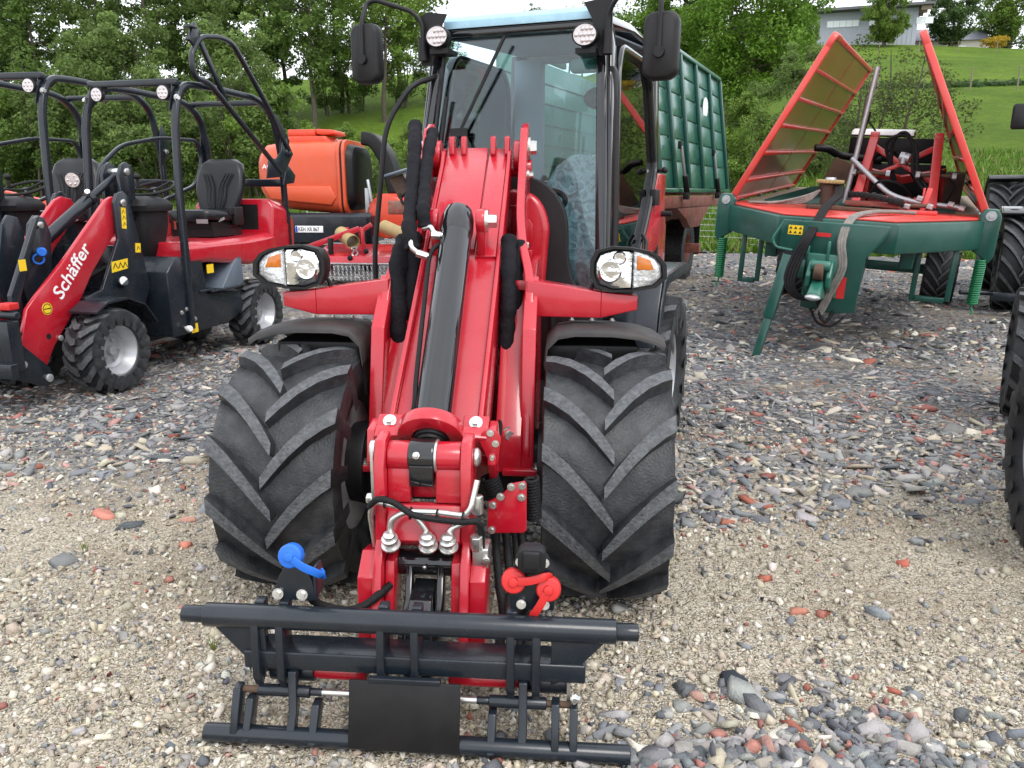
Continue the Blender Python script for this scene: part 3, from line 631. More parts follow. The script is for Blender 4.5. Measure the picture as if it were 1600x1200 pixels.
for i in range(17):
    x = -37 + 2.15 * i + r.uniform(-.5, .5); y = float(gy0(x)) + 8.5 + r.uniform(-1.2, 1.2) + (1.5 if i % 2 else 0); tall = 1.28 if x < -13 else .72
    put_tree('hedge_shrub', YOUNG[r.randrange(4)], x, y, tall * r.uniform(.85, 1.12), r.uniform(0, 6.28), '%s leafy young tree from the left in the hedge at the foot of the wood' % ORD[i], 'shrub', 'hedge of young trees behind the loaders')
BIGT = tree_meshes(61, 9.6, 7.6, 1.0, 300, 130, .105, ((.10, .195, .02), (.165, .29, .04)), .25, airy=.95)
BIGT2 = tree_meshes(62, 9.0, 6.4, 1.0, 240, 120, .105, ((.105, .195, .025), (.17, .28, .042)), .22, airy=.95)
put_tree('round_tree', BIGT, 13.5, 47, 1.0, .6, 'large round bright green tree right of the green trailer', 'tree')
put_tree('round_tree', BIGT2, 10.4, 53, 1.1, 2.1, 'bright green tree just behind the top of the green trailer, beside the largest round tree', 'tree')
for i, (x, y, sc, lb) in enumerate([(9.0, 31, .68, 'dense green shrub directly behind the end of the green trailer'), (10.9, 31.5, .72, 'dense green shrub under the large round tree'), (12.6, 33, .70, 'rounded shrub behind the left red flap of the conveyor trailer'), (6.8, 32, .62, 'shrub mostly hidden by the green trailer')]):
    put_tree('hedge_shrub', YOUNG[(i + 1) % 4], x, y, sc, i * 1.3, lb, 'shrub')
SPARSE = tree_meshes(71, 5.2, 5.2, .3, 150, 80, .05, ((.06, .085, .02), (.10, .13, .035)), .09, airy=.8, stems=4)
put_tree('sparse_bush', SPARSE, 11.3, 25.5, 1.0, .4, 'thin twiggy bush between the two raised red flaps', 'shrub')
HILL = [tree_meshes(81, 9.5, 6.2, .4, 220, 90, .17, G2, .3), tree_meshes(82, 10.5, 7.5, .3, 200, 90, .18, G3, .3), tree_meshes(83, 11, 10, .5, 230, 90, .19, G2, .35)]

# ------------------------------------------------------------------ hilltop: warehouse, house, trees, fences
def building():
    A = Vector((33.0, 122.5, 0)); B = Vector((57.0, 117.0, 0)); ex = (B - A).normalized(); ey = Vector((-ex.y, ex.x, 0)); Lw = (B - A).length; D = 18
    zb = 19.6
    e = empty('warehouse', (A.x, A.y, zb)); e.rotation_euler = (0, 0, math.atan2(ex.y, ex.x))
    tag(e, 'long grey clad warehouse with strip windows on top of the hill', 'warehouse')
    m = MB(); m.prism([(0, 0), (Lw, 0), (Lw, 7.1), (0, 6.6)], 'y', 0, D); m.build('wall', 'wall', e)
    m = MB()
    k = int(Lw / .6)
    for i in range(k): m.bb(i * Lw / k, i * Lw / k + .25, -.05, .0, 1.05, 6.3 + .4 * i / k)
    m.build('cladding_ribs', 'wall', e)
    MB().bb(-.1, Lw + .1, -.12, .0, 0, 1.0).build('plinth', 'plaster', e)
    m = MB(); m.prism([(-1, 6.62), (Lw + 1.6, 7.15), (Lw + 1.6, 7.5), (-1, 6.95)], 'y', -1.6, D + 1); m.build('roof', 'roof', e)
    for i in range(9): MB().bb(Lw + .02, Lw + 1.35, -1.2 + i * 2.1, -1.0 + i * 2.1, 6.5, 7.1).build('rafter', 'wood', e)
    for x0, wd in ((9.0, 2.4), (12.6, 4.3), (18.2, 2.6), (25.0, .0), (24.4, 2.2)):
        if wd: 
            wn = MB().bb(x0, x0 + wd, -.09, .0, 4.9, 5.8).build('window', 'steel', e)
            for q in range(max(2, int(wd / .8))):
                n_ = max(2, int(wd / .8)); MB().bb(x0 + wd * q / n_ + .04, x0 + wd * (q + 1) / n_ - .04, -.10, -.02, 4.96, 5.74).build('pane', 'window', wn)
    m = MB(); m.tube([(15, 3, 7), (15, 3, 9.6)], .04, 5); m.tube([(14.3, 3, 9.2), (15.7, 3, 9.2)], .03, 5); m.tube([(14.5, 3, 8.7), (15.5, 3, 8.7)], .03, 5); m.build('antenna', 'steel', e)
    h = empty('house', (60.5, 126, 20.6)); h.rotation_euler = (0, 0, -.12); tag(h, 'low cream house with grey roof beside the warehouse', 'house')
    MB().bb(0, 11, 0, 8, 0, 3.4).build('wall', 'plaster', h)
    m = MB(); m.prism([(-.6, 3.2), (4, 5.6), (8.6, 3.2)], 'x', -.6, 11.6); m.build('roof', 'roof2', h)
    for q in (2, 7): w_ = MB().bb(q, q + 1.2, -.05, .02, 1.2, 2.5).build('window', 'white', h); MB().bb(q + .1, q + 1.1, -.07, -.03, 1.3, 2.4).build('pane', 'window', w_)
building()
put_tree('hill_tree', HILL[0], 50.6, 112.5, .9, .3, 'round light green tree standing in front of the warehouse', 'tree')
put_tree('hill_tree', HILL[0], 39.6, 112.5, .62, 1.9, 'small green tree at the left end of the warehouse', 'tree')
put_tree('hill_tree', HILL[1], 63.6, 120, .92, .9, 'dark blue-green tree right of the warehouse', 'tree')
put_tree('hill_tree', HILL[2], 75.0, 125, 1.0, .2, 'broad green tree at the right edge on the hilltop', 'tree')
gb = tree_meshes(90, 1.6, 3.4, .1, 40, 40, .12, ((.45, .30, .02), (.35, .26, .03)), .04)
put_tree('broom_bush', gb, 66.5, 114, 1, 0, 'yellow flowering bush below the dark hill tree', 'shrub')
def fence(name, pts, h, label, wires, post='wood', pr=.06):
    e = empty(name, (pts[0][0], pts[0][1], gz(*pts[0]))); tag(e, label, 'fence')
    o = Vector((pts[0][0], pts[0][1], gz(*pts[0]))); tops = []
    for (x, y) in pts:
        z = gz(x, y); p = Vector((x, y, z)) - o; MB().cyl(p - Vector((0, 0, .3)), p + Vector((0, 0, h)), pr, pr * .85, 7).build('post', post, e); tops.append(p)
    for wz in wires: MB().tube([p + Vector((0, pr * -1.05, wz * h)) for p in tops], .006, 4).build('wire', 'steel' if h < 1.3 else 'wood', e)
fence('hill_fence', [(30 + 5.2 * i, 101 + .55 * i) for i in range(10)], 1.4, 'row of small posts with wire below the warehouse', (.5, .9))
fence('meadow_fence', [(24.5 + 3.4 * i, 62.6 - .25 * i) for i in range(9)], 1.7, 'dark post and wire fence across the middle of the hillside', (.35, .65, .95))
fence('yard_fence', [(-9 + 3.1 * i, float(gy0(-9 + 3.1 * i)) + .7) for i in range(9)], 1.05, 'low wire fence with pale posts along the edge of the gravel', (.1, .25, .4, .55, .7, .85, .98), 'steel', .035)
bank = []
ex_ = leafcloud(np.stack([np.linspace(20, 66, 300), 66 + rng.normal(0, .5, 300), np.zeros(300)], -1), rng.uniform(.4, .8, 300), 40, .16, ((.03, .075, .02), (.06, .12, .03)))
v_, c_ = ex_
v_[:, 2] += np.repeat(np.array([gz(x, y) for x, y in v_[::4, :2]]), 4)
tag(linkmesh('bank_vegetation', npmesh('bank_vegetation', v_, np.full(len(v_) // 4, 4), np.arange(len(v_)), 'leaf', c_)), 'strip of darker rough growth across the hillside', 'vegetation', kind='stuff')
# meadow grass blades near the yard
n = 70000
x = rng.uniform(-30, 34, n); y = gy0(x) + .15 + rng.uniform(0, 1, n) ** 1.6 * 20; keep = np.abs(x) < .72 * y; x, y = x[keep], y[keep]
z = np.array([gz(a, b) for a, b in zip(x, y)]); n = len(x); h = rng.uniform(.10, .34, n); a = rng.uniform(0, 6.28, n); wd = rng.uniform(.012, .03, n) * (1 + y / 40); ln = rng.normal(0, .4, (n, 2)) * h[:, None]
p = np.stack([x, y, z], -1); da = np.stack([np.cos(a) * wd, np.sin(a) * wd, 0 * a], -1); tp = p + np.concatenate([ln, h[:, None]], 1)
v = np.stack([p - da, p + da, tp], 1).reshape(-1, 3); cc = np.array([.10, .19, .022]) * rng.uniform(.6, 1.4, (n, 1)) * rng.uniform(.9, 1.1, (n, 3)); dry = rng.uniform(size=n) < .12; cc[dry] = np.array([.26, .24, .10])
tag(linkmesh('meadow_grass', npmesh('meadow_grass', v, np.full(n, 3), np.arange(3 * n), 'grassb', cc)), 'rough meadow grass beyond the gravel edge', 'grass', kind='stuff')

# ================================================================== red telescopic loader
YAW_F, YAW_R = 4.5, 20.0
LD = empty('telescopic_wheel_loader', (-.225, 2.87, 0), -YAW_F)
tag(LD, 'large red telescopic wheel loader with cab facing the camera', 'wheel loader')
RM = Matrix.Translation((0, .9, 0)) @ Matrix.Rotation(R_(-(YAW_R - YAW_F)), 4, 'Z')     # rear half, turned at the articulation joint
TR, TW, RIMR = .48, .455, .255
ag = tyre_mesh(TR, TW, RIMR, 13, .052, .058, .48)
for sx in (-1, 1):
    rm = rim_mb(RIMR, TW, .11, sx).mesh('rim', 'silver'); rb = rim_bolts(RIMR, TW, .11, sx, 8, .09).mesh('hub', 'steel')
    wheel(LD, (sx * .582, 0, TR - .012), ag, rm, rb, 0)
    p = RM @ Vector((sx * .61, 1.02, TR - .012)); wheel(LD, p, ag, rm, rb, -(YAW_R - YAW_F))
MB().bb(-.40, .40, -.10, .12, .36, .60).build('axle', 'blackm', LD, .02)
m = MB()
for s in (-1, 1): m.cyl((s * .33, 0, TR), (s * .44, 0, TR), .17, .15, 24)
m.build('axle_hub', 'blackm', LD, .005)
# front frame: two tall side plates that step in towards the top
def sideplate(s):
    m = MB()
    low = [(-.12, .52), (-.12, .60), (.03, .98), (.16, 1.16), (.42, 1.24), (.75, 1.24), (.95, 1.0), (.95, .55), (.6, .42), (.0, .44)]
    m.prism(low, 'x', s * .272, s * .302)
    up = [(.28, 1.16), (.40, 1.24), (.62, 1.50), (.80, 1.80), (.88, 1.83), (.96, 1.80), (1.0, 1.6), (.95, 1.16)]
    m.prism(up, 'x', s * .205, s * .235)
    m.prism([(.22, 1.14), (.95, 1.14), (.95, 1.18), (.22, 1.18)], 'x', s * .20, s * .30)
    m.prism([(-.135, .50), (-.07, .50), (.09, 1.0), (.26, 1.17), (.20, 1.20), (.01, 1.02)], 'x', s * .264, s * .316)   # front flange
    m.bb(min(s * .20, s * .36), max(s * .20, s * .36), -.15, .2, .49, .515)
    return m
for s in (-1, 1):
    fpl = sideplate(s).build('frame_plate', 'red', LD, .004)
    m = MB(); m.bar(crv([(s * .286, .10, 1.06), (s * .278, .20, 1.19), (s * .246, .33, 1.30), (s * .226, .47, 1.42), (s * .220, .64, 1.58), (s * .220, .80, 1.79)], 5), .034, .05, (0, -1, .6)); m.build('plate_flange', 'red', fpl, .005)
MB().prism([(.02, .46), (.30, .62), (.62, 1.05), (.64, 1.02), (.34, .58), (.04, .42)], 'x', -.27, .27).build('frame_web', 'red', LD, .003)
for s in (-1, 1): MB().prism([(-.135, .50), (-.125, .64), (.0, .80), (.24, 1.12), (.27, 1.10), (.04, .76), (-.105, .62), (-.112, .50)], 'x', s * .172, s * .271).build('frame_web', 'red', LD, .004)
m = MB()
for s in (-1, 1):
    m.bolt((s * .33, -.12, .515), (0, 0, 1), .016, .014); m.bolt((s * .235, .84, 1.72), (s, 0, 0), .032, .03); m.bolt((s * .235, .80, 1.60), (s, 0, 0), .015, .02)
    for z in (1.08, 1.13): m.bolt((s * .285, .155, z - .02), (0, -1, 0), .010, .012)
    m.bolt((s * .235, .46, 1.30), (s, 0, 0), .016, .02)
m.build('bolts', 'chrome', LD)
m = MB(); m.cyl((-.25, .86, 1.63), (.25, .86, 1.63), .04, None, 24)
for s in (-1, 1): m.cyl((s * .169, .86, 1.68), (s * .20, .86, 1.68), .075, None, 28)
m.build('boom_pivot', 'red', LD, .004)
# boom ------------------------------------------------------------
B0 = Vector((0, -.44, .74)); B1 = Vector((0, .82, 1.69)); bd = (B1 - B0).normalized(); bn = Vector((0, -bd.z, bd.y))     # along, outward normal (up/front)
bm4 = Matrix((Vector((1, 0, 0)), bd, bn)).transposed().to_4x4(); bm4.translation = B0; BL = (B1 - B0).length
m = MB(bm4); m.bb(-.142, .142, .0, BL - .02, -.21, -.012)
for s in (-1, 1): m.prism([(.0, -.215), (BL - .15, -.215), (BL + .03, -.12), (BL + .05, -.0), (BL - .02, .03), (BL - .1, .012), (.0, .012)], 'x', s * .1422, s * .160)
boom = m.build('boom', 'red', LD, .004)
m = MB(bm4); m.bb(-.140, .05, .92, BL + .045, -.03, .006); m.bb(.055, .14, .88, BL + .045, -.03, .002); m.build('cover_plate', 'red', boom, .003)
m = MB(bm4)
for x in (-.115, -.06, .075, .14): m.prism([(BL - .0, -.05), (BL + .06, .0), (BL + .065, .055), (BL + .03, .07), (BL - .02, .015)], 'x', x - .012, x + .012)
m.build('lug', 'red', boom, .004)
# collar plate at the foot of the boom, with its arch over the ram
m = MB(bm4)
arch = [(-.185, -.05), (-.185, .05), (-.105, .055)] + [(.108 * math.cos(a), .045 + .108 * math.sin(a)) for a in np.linspace(math.pi - .15, .15, 12)] + [(.105, .055), (.185, .05), (.185, -.05)] + [(.062 * math.cos(a), .035 + .062 * math.sin(a)) for a in np.linspace(-.4, math.pi + .4, 12)]
m.prism(arch, 'y', -.045, .0); m.bb(-.185, .185, -.042, -.003, -.215, -.052)
for s in (-1, 1): m.bb(min(s * .10, s * .185), max(s * .10, s * .185), -.002, .05, .0125, .045); m.prism([(-.1, -.15), (.05, -.15), (.05, .02), (-.02, .05), (-.1, -.02)], 'x', s * .186, s * .212)
m.build('boom_collar', 'red', boom, .005)
m = MB(bm4)
for s in (-1, 1): m.bolt((s * .143, .02, .045), (0, -.2, 1), .015, .014)
m.build('bolts', 'chrome', boom)
# extension ram lying on the boom
c0 = Vector((0, -.02, .045)); c1 = Vector((-.01, .98, .125))
m = MB(bm4); m.tube([c0, c0.lerp(c1, .9)], [.062, .062], 32); ram = m.build('ram', 'gloss', boom)
m = MB(bm4); m.tube([c0.lerp(c1, .885), c0.lerp(c1, .91), c1 + Vector((0, -.03, 0)), c1 + Vector((0, .01, 0))], [.0625, .066, .066, .058], 32); m.build('ram_head', 'gloss', ram)
m = MB(bm4); m.cyl((0, -.05, .04), (0, .0, .044), .055, .05, 28); m.cyl((0, -.06, .038), (0, -.045, .04), .046, None, 24); m.cyl((0, -.17, .01), (0, -.05, .04), .03, None, 20); m.build('ram_gland', 'black', ram, .003)
m = MB(bm4)
for s in (-1, 1): m.cyl((s * .075 - .01, .96, .115), (s * .11 - .01, .96, .115), .05, None, 26); m.prism([(.88, .0), (1.03, .0), (1.0, .11), (.92, .12)], 'x', s * .075 - .01, s * .108 - .01)
m.build('ram_bracket', 'red', boom, .005)
m = MB(bm4); m.bolt((.10, .96, .115), (1, 0, 0), .03, .035); m.build('bolts', 'chrome', ram)
m = MB(bm4); m.tube(crv([(-.07, .80, .13), (-.095, .74, .12), (-.09, .55, .10), (-.075, .2, .075), (-.07, .08, .05), (-.085, -.01, .03), (-.10, .03, .013)], 6), .009, 8); m.build('ram_hose', 'hose', ram)
m = MB(bm4); m.tube(fil([(-.055, .83, .15), (-.085, .83, .16), (-.10, .86, .17), (-.13, .86, .16)], .02), .011, 10); m.cyl((-.06, .83, .15), (-.095, .83, .152), .017, None, 6); m.tube(fil([(-.10, .745, .12), (-.14, .75, .13), (-.165, .76, .15), (-.17, .80, .17)], .03), .011, 10); m.cyl((-.105, .745, .12), (-.145, .75, .132), .016, None, 6); m.build('ram_fitting', 'chrome', ram)
# fabric sleeved hoses up the left side and down the inside
def hosepart(name, pts, r, mt='sleeve', k=7, par=None):
    m = MB(); P = crv(pts, k); n = len(P); m.tube(P, [r * (1 + .08 * math.sin(i * 1.7) + .05 * math.sin(i * .9 + 1)) for i in range(n)], 12); return m.build(name, mt, par or LD)
hosepart('sleeved_hose', [(-.165, .10, 1.31), (-.18, .12, 1.38), (-.19, .22, 1.46), (-.205, .36, 1.60), (-.22, .48, 1.72), (-.24, .60, 1.80)], .029)
hosepart('sleeved_hose', [(-.125, .16, 1.39), (-.133, .17, 1.45), (-.14, .24, 1.50), (-.155, .36, 1.60), (-.16, .48, 1.70), (-.165, .60, 1.77)], .026)
hosepart('sleeved_hose', [(-.235, .30, 1.33), (-.245, .22, 1.26), (-.245, .16, 1.10), (-.235, .14, .95), (-.22, .2, .80)], .037)
hosepart('sleeved_hose', [(-.205, .34, 1.34), (-.20, .26, 1.28), (-.195, .2, 1.12), (-.20, .2, .95), (-.20, .25, .80)], .034)
hosepart('sleeved_hose', [(.19, .30, 1.34), (.195, .22, 1.24), (.20, .16, 1.10), (.195, .14, .98), (.195, .10, .86)], .031)
hosepart('sleeved_hose', [(.235, .34, 1.32), (.225, .26, 1.20), (.225, .22, 1.05), (.215, .18, .90)], .026)
m = MB(); m.bb(.165, .225, -.02, .05, .70, .76); m.build('hose_block', 'black', LD, .004)
m = MB(); m.tube(crv([(.185, -.08, .68), (.19, -.18, .66), (.19, -.3, .62), (.20, -.38, .60)], 5), .012, 8); m.build('hose', 'hose', LD)
m = MB(); m.cyl((.19, -.05, .63), (.24, -.06, .63), .03, None, 6); m.bolt((.22, -.1, .64), (.3, -1, 0), .02, .02); m.build('pin_lock', 'chrome', LD)
# tool head ---------------------------------------------------------
HY = -.58
m = MB()
for s in (-1, 1):
    m.prism([(HY - .075, .56), (HY - .075, .70), (HY - .04, .775), (HY + .02, .79), (HY + .06, .75), (HY + .07, .50), (HY - .04, .42), (HY - .085, .46)], 'x', s * .118, s * .152)
    m.prism([(HY - .03, .50), (HY - .09, .46), (HY - .14, .40), (HY - .20, .16), (HY - .22, .10), (HY - .02, .08), (HY + .03, .3), (HY + .06, .5)], 'x', s * .122, s * .150)
    m.prism([(HY - .07, .42), (HY - .14, .36), (HY - .17, .12), (HY - .02, .10), (HY + .02, .40)], 'x', s * .1502, s * .20)
    m.prism([(HY - .10, .40), (HY - .15, .18), (HY - .03, .2), (HY + .02, .42)], 'x', s * .09, s * .119)
m.cyl((-.116, HY, .715), (.116, HY, .715), .048, None, 28)
m.hexa([(-.117, HY - .10, .47), (.117, HY - .10, .47), (.117, HY - .07, .44), (-.117, HY - .07, .44)], [(-.117, HY - .05, .57), (.117, HY - .05, .57), (.117, HY - .02, .57), (-.117, HY - .02, .57)])
m.hexa([(-.117, HY - .045, .575), (-.045, HY - .045, .575), (-.045, HY - .01, .575), (-.117, HY - .01, .575)], [(-.117, HY - .035, .69), (-.045, HY - .035, .69), (-.045, HY - .0, .69), (-.117, HY - .0, .69)])
m.hexa([(.035, HY - .045, .575), (.117, HY - .045, .575), (.117, HY - .01, .575), (.035, HY - .01, .575)], [(.035, HY - .035, .69), (.117, HY - .035, .69), (.117, HY - .0, .69), (.035, HY - .0, .69)])
m.hexa([(-.047, HY - .0, .575), (.037, HY - .0, .575), (.037, HY + .01, .575), (-.047, HY + .01, .575)], [(-.047, HY + .01, .69), (.037, HY + .01, .69), (.037, HY + .02, .69), (-.047, HY + .02, .69)])
head = m.build('tool_head', 'red', LD, .004)
m = MB(); m.lathe([(.052, -.042), (.056, -.036), (.056, .036), (.052, .042)], (-.008, HY, .715), (1, 0, 0), 28); m.prism([(HY - .05, .63), (HY - .02, .63), (HY - .01, .70), (HY - .055, .70)], 'x', -.045, .03); m.build('ram_eye', 'gloss', head, .003)
m = MB(); m.ring((.036, HY, .715), (1, 0, 0), .05, .006, 28, 6)
m.bb(-.168, -.156, HY - .05, HY + .03, .53, .76); m.cyl((-.17, HY - .02, .74), (-.153, HY - .02, .74), .03, None, 20); m.bolt((-.168, HY - .01, .57), (-1, 0, 0), .02, .02); m.lathe([(.03, 0), (.03, .012), (.018, .02)], (.153, HY - .0, .715), (1, 0, 0), 20); m.bolt((-.02, HY - .056, .735), (0, -1, .3), .008, .01)
m.build('pin_lock', 'chrome', head, .003)
# steel pipes and couplings over the head
m = MB()
P1 = fil([(-.165, HY - .04, .42), (-.165, HY - .085, .555), (-.145, HY - .10, .60), (-.05, HY - .11, .585), (.0, HY - .115, .545), (.022, HY - .115, .50)], .03)
P2 = fil([(-.095, HY - .115, .50), (-.093, HY - .115, .545), (-.05, HY - .115, .575), (.05, HY - .10, .57), (.135, HY - .11, .565), (.155, HY - .11, .59), (.172, HY - .08, .67)], .03)
P3 = fil([(.085, HY - .12, .495), (.095, HY - .115, .525), (.15, HY - .10, .548)], .012)
for P in (P1, P2): m.tube(P, .0095, 12)
m.tube(P3, .011, 12)
m.build('hydraulic_pipe', 'chrome', head)
for x in (-.095, .022, .085):
    mm = MB(); c = Vector((x, HY - .115, .462)); mm.lathe([(.030, -.002), (.030, .004), (.022, .006), (.022, .022), (.026, .024), (.026, .032), (.018, .034), (.018, .05), (.012, .054)], c, (0, -.45, 1), 14); mm.build('pipe_fitting', 'chrome', head)
m = MB(); m.tube(crv([(-.165, HY - .09, .575), (-.13, HY - .115, .612), (-.08, HY - .12, .605), (-.02, HY - .13, .572), (.05, HY - .125, .557), (.13, HY - .13, .553), (.175, HY - .12, .55), (.185, HY - .1, .50), (.18, HY - .06, .36)], 6), .010, 10)
for c in ((-.11, HY - .105, .60), (-.03, HY - .115, .57), (.05, HY - .11, .563), (.13, HY - .115, .56)): m.ring(c, (1, 0, -.1), .018, .003, 14, 5)
m.build('hose', 'hose', head)
m = MB(); m.bb(.155, .175, HY - .09, HY - .02, .56, .60); m.bb(.155, .205, HY - .10, HY - .02, .385, .45); m.cyl((.172, HY - .08, .62), (.172, HY - .08, .56), .018, None, 6); m.cyl((.17, HY - .10, .45), (.17, HY - .11, .50), .02, None, 6); m.cyl((.2, HY - .101, .42), (.2, HY - .115, .42), .012, None, 12); m.build('valve_block', 'chrome', head, .003)
# red guard plates with the cable chain
m = MB()
g1 = [(.195 + .035 * math.cos(a), .745 + .04 * math.sin(a)) for a in np.linspace(-.5, math.pi + .3, 10)] + [(.175, .705), (.185, .68), (.20, .66), (.218, .665), (.222, .69)]
m.prism(g1, 'y', -.50, -.492)
g2 = [(.185, .435), (.305, .44), (.315, .45), (.315, .61), (.308, .62), (.265, .61), (.25, .59), (.235, .57), (.19, .545)]
m.prism(g2, 'y', -.53, -.522); m.bb(.216, .22, -.534, -.53, .515, .55)
m.build('guard_plate', 'red', head, .002)
m = MB()
for p in ((.195, .77), (.212, .735), (.2, .685)): m.bolt((p[0], -.5, p[1]), (0, -1, 0), .008, .006)
for p in ((.205, .535), (.23, .565), (.265, .60), (.30, .605), (.298, .565), (.20, .447)): m.bolt((p[0], -.53, p[1]), (0, -1, 0), .009, .007)
m.build('bolts', 'chrome', head)
def coil(c, r, L, turns, wire, d): 
    pts = []; c = V3(c); d = V3(d).normalized(); u = d.orthogonal().normalized(); v = d.cross(u)
    for i in range(turns * 10 + 1): a = 2 * math.pi * i / 10; pts.append(c + d * (L * i / (turns * 10)) + (u * math.cos(a) + v * math.sin(a)) * r)
    return MB().tube(pts, wire, 6)
coil((.335, -.46, .46), .022, .15, 14, .0065, (-.05, -.1, 1)).build('spiral_hose', 'hose', head)
coil((.185, -.44, .60), .026, .07, 7, .0065, (.3, 0, -1)).build('spiral_hose', 'hose', head)
for i, (xx, yy) in enumerate(((.20, -.52), (.235, -.50), (.265, -.48), (.29, -.5))):
    hosepart('hose', [(xx, yy + .1, .40), (xx + .02, yy - .0, .3), (xx + .05, yy - .15, .2 + .01 * i), (xx + .04, yy - .32, .16)], .015, 'hose', 6, head)
# tilt linkage under the head
m = MB(); m.cyl((-.09, HY - .02, .36), (.09, HY - .02, .36), .042, None, 24)
for x in (-.055, .045): m.bar([(x, HY - .02, .36), (x + .01, HY - .10, .27), (x, HY - .16, .16)], .022, .07)
m.hexa([(-.05, HY - .27, .1), (.05, HY - .27, .1), (.05, HY - .1, .1), (-.05, HY - .1, .1)], [(-.035, HY - .16, .30), (.035, HY - .16, .30), (.035, HY - .05, .32), (-.035, HY - .05, .32)])
m.build('tilt_link', 'gloss', head, .004)
m = MB(); m.cyl((-.102, HY - .02, .36), (-.09, HY - .02, .36), .04, None, 20); m.ball((0, HY - .075, .37), .008); m.build('pin_lock', 'chrome', head)

# quick hitch frame --------------------------------------------------
CY = -1.0
def CX(x): return x + .01
m = MB(); m.cyl((-.565, CY + .03, .365), (.585, CY + .03, .365), .0335, None, 28); m.cyl((-.63, CY + .03, .365), (-.56, CY + .03, .365), .024, None, 22); m.cyl((.58, CY + .03, .365), (.645, CY + .03, .365), .024, None, 22)
hitch = m.build('hitch_frame', 'dark', LD, .003)
m = MB(); m.cyl((-.565, CY - .04, .035), (.63, CY - .04, .035), .026, None, 24); m.build('lower_tube', 'dark', hitch, .003)
m = MB(); m.bb(-.455, .505, CY + .005, CY + .10, .215, .27); m.build('cross_beam', 'dark', hitch, .005)
for x in (-.415, -.345, -.06, .035, .30, .37):
    m = MB(); m.prism([(CY + .075, .36), (CY + .0, .37), (CY - .008, .28), (CY - .012, .20), (CY + .005, .16), (CY + .06, .2)], 'x', x - .011, x + .011); m.bb(x - .014, x + .014, CY + .045, CY + .08, .37, .402)
    m.build('bracket', 'dark', hitch, .003)
for x in (-.315, .335):
    m = MB(); m.prism([(CY - .005, .215), (CY - .02, .10), (CY - .055, .05), (CY - .025, .04), (CY + .01, .10), (CY + .02, .215)], 'x', x - .012, x + .012); m.build('bracket', 'dark', hitch, .003)
for x, h in ((-.475, .15), (-.44, .12), (-.25, .11), (.25, .11), (.425, .15), (.475, .14)):
    m = MB(); m.prism([(CY - .07, .03), (CY - .02, .03), (CY + .025, h - .01), (CY + .02, h + .012), (CY - .015, h + .01)], 'x', x - .011, x + .011); m.build('lug', 'dark', hitch, .003)
m = MB(); m.slab([(-.145, CY - .022, .215), (.165, CY - .022, .215), (.165, CY - .068, .03), (-.145, CY - .068, .03)], .008); m.build('centre_plate', 'blackm', hitch, .002)
m = MB(); m.bb(-.09, .11, CY - .03, CY - .012, .21, .225); m.build('hinge_bar', 'dark', hitch, .002)
m = MB(); m.cyl((-.42, CY + .01, .145), (-.27, CY + .01, .145), .017, None, 16); m.cyl((.24, CY + .01, .145), (.40, CY + .01, .145), .017, None, 16); m.cyl((-.27, CY + .01, .145), (-.235, CY + .01, .145), .011, None, 14); m.cyl((.205, CY + .01, .145), (.24, CY + .01, .145), .011, None, 14); m.build('lock_ram', 'dark', hitch, .002)
m = MB(); m.cyl((-.236, CY + .01, .145), (-.14, CY + .01, .145), .0095, None, 14); m.cyl((.16, CY + .01, .145), (.206, CY + .01, .145), .0095, None, 14); m.build('ram_rod', 'chrome', hitch)
m = MB(); m.cyl((-.465, CY + .01, .145), (-.42, CY + .01, .145), .010, None, 14); m.cyl((.40, CY + .01, .145), (.47, CY + .01, .145), .010, None, 14); m.build('lock_pin', 'rust', hitch)
m = MB(); m.cyl((-.40, CY + .07, .178), (-.27, CY + .07, .178), .034, None, 18); m.cyl((.32, CY + .07, .178), (.46, CY + .07, .178), .036, None, 18); m.build('bush', 'dark', hitch, .003)
m = MB(); m.cyl((-.27, CY + .07, .178), (-.12, CY + .07, .178), .027, None, 20); m.cyl((.12, CY + .07, .178), (.32, CY + .07, .178), .027, None, 20); m.build('tilt_tube', 'red', hitch, .002)
for s in (-1, 1):
    m = MB(); m.prism([(s * .40 + .01, .2), (s * .44 + .01, .22), (s * .55 + .01, .345), (s * .40 + .01, .345)], 'y', CY + .012, CY + .022); m.build('gusset', 'dark', hitch, .002)
m = MB(); m.bolt((-.46, CY + .03, .19), (-.4, -1, .2), .012, .014); m.bb(.455, .465, CY + .02, CY + .06, .13, .21); m.bolt((.475, CY, .175), (1, -.5, 0), .012, .016); m.build('bolts', 'chrome', hitch)
# coupler consoles on the hitch, blue cap left and red caps right
m = MB(); m.prism([(-.385, .40), (-.255, .40), (-.265, .46), (-.29, .515), (-.33, .52), (-.36, .47)], 'y', CY + .065, CY + .073); m.prism([(CY + .065, .40), (CY + .16, .42), (CY + .12, .5), (CY + .068, .50)], 'x', -.262, -.254)
con = m.build('coupler_console', 'dark', hitch, .002)
m = MB(); m.bolt((-.365, CY + .065, .418), (0, -1, .2), .011, .01); m.bolt((-.295, CY + .065, .418), (0, -1, .2), .011, .01); m.build('bolts', 'chrome', con)
def cap(c, ang, mt, par, nm):
    m = MB(); c = V3(c); d = Vector((math.cos(ang), 0, math.sin(ang)))
    m.lathe([(.030, -.03), (.034, -.025), (.034, .0), (.030, .006), (.014, .006), (.012, .014), (.0, .014)], c, (0, -1, .25), 22)
    m.bar(crv([c + d * .012 + Vector((0, -.010, .004)), c + d * .045 + Vector((0, -.012, 0)), c + d * .085 + Vector((0, -.004, 0)), c + d * .10 + Vector((0, .012, -.01)), c + d * .085 + Vector((0, .03, -.012))], 5), .022, .006, (0, -1, .2))
    return m.build(nm, mt, par, .001)
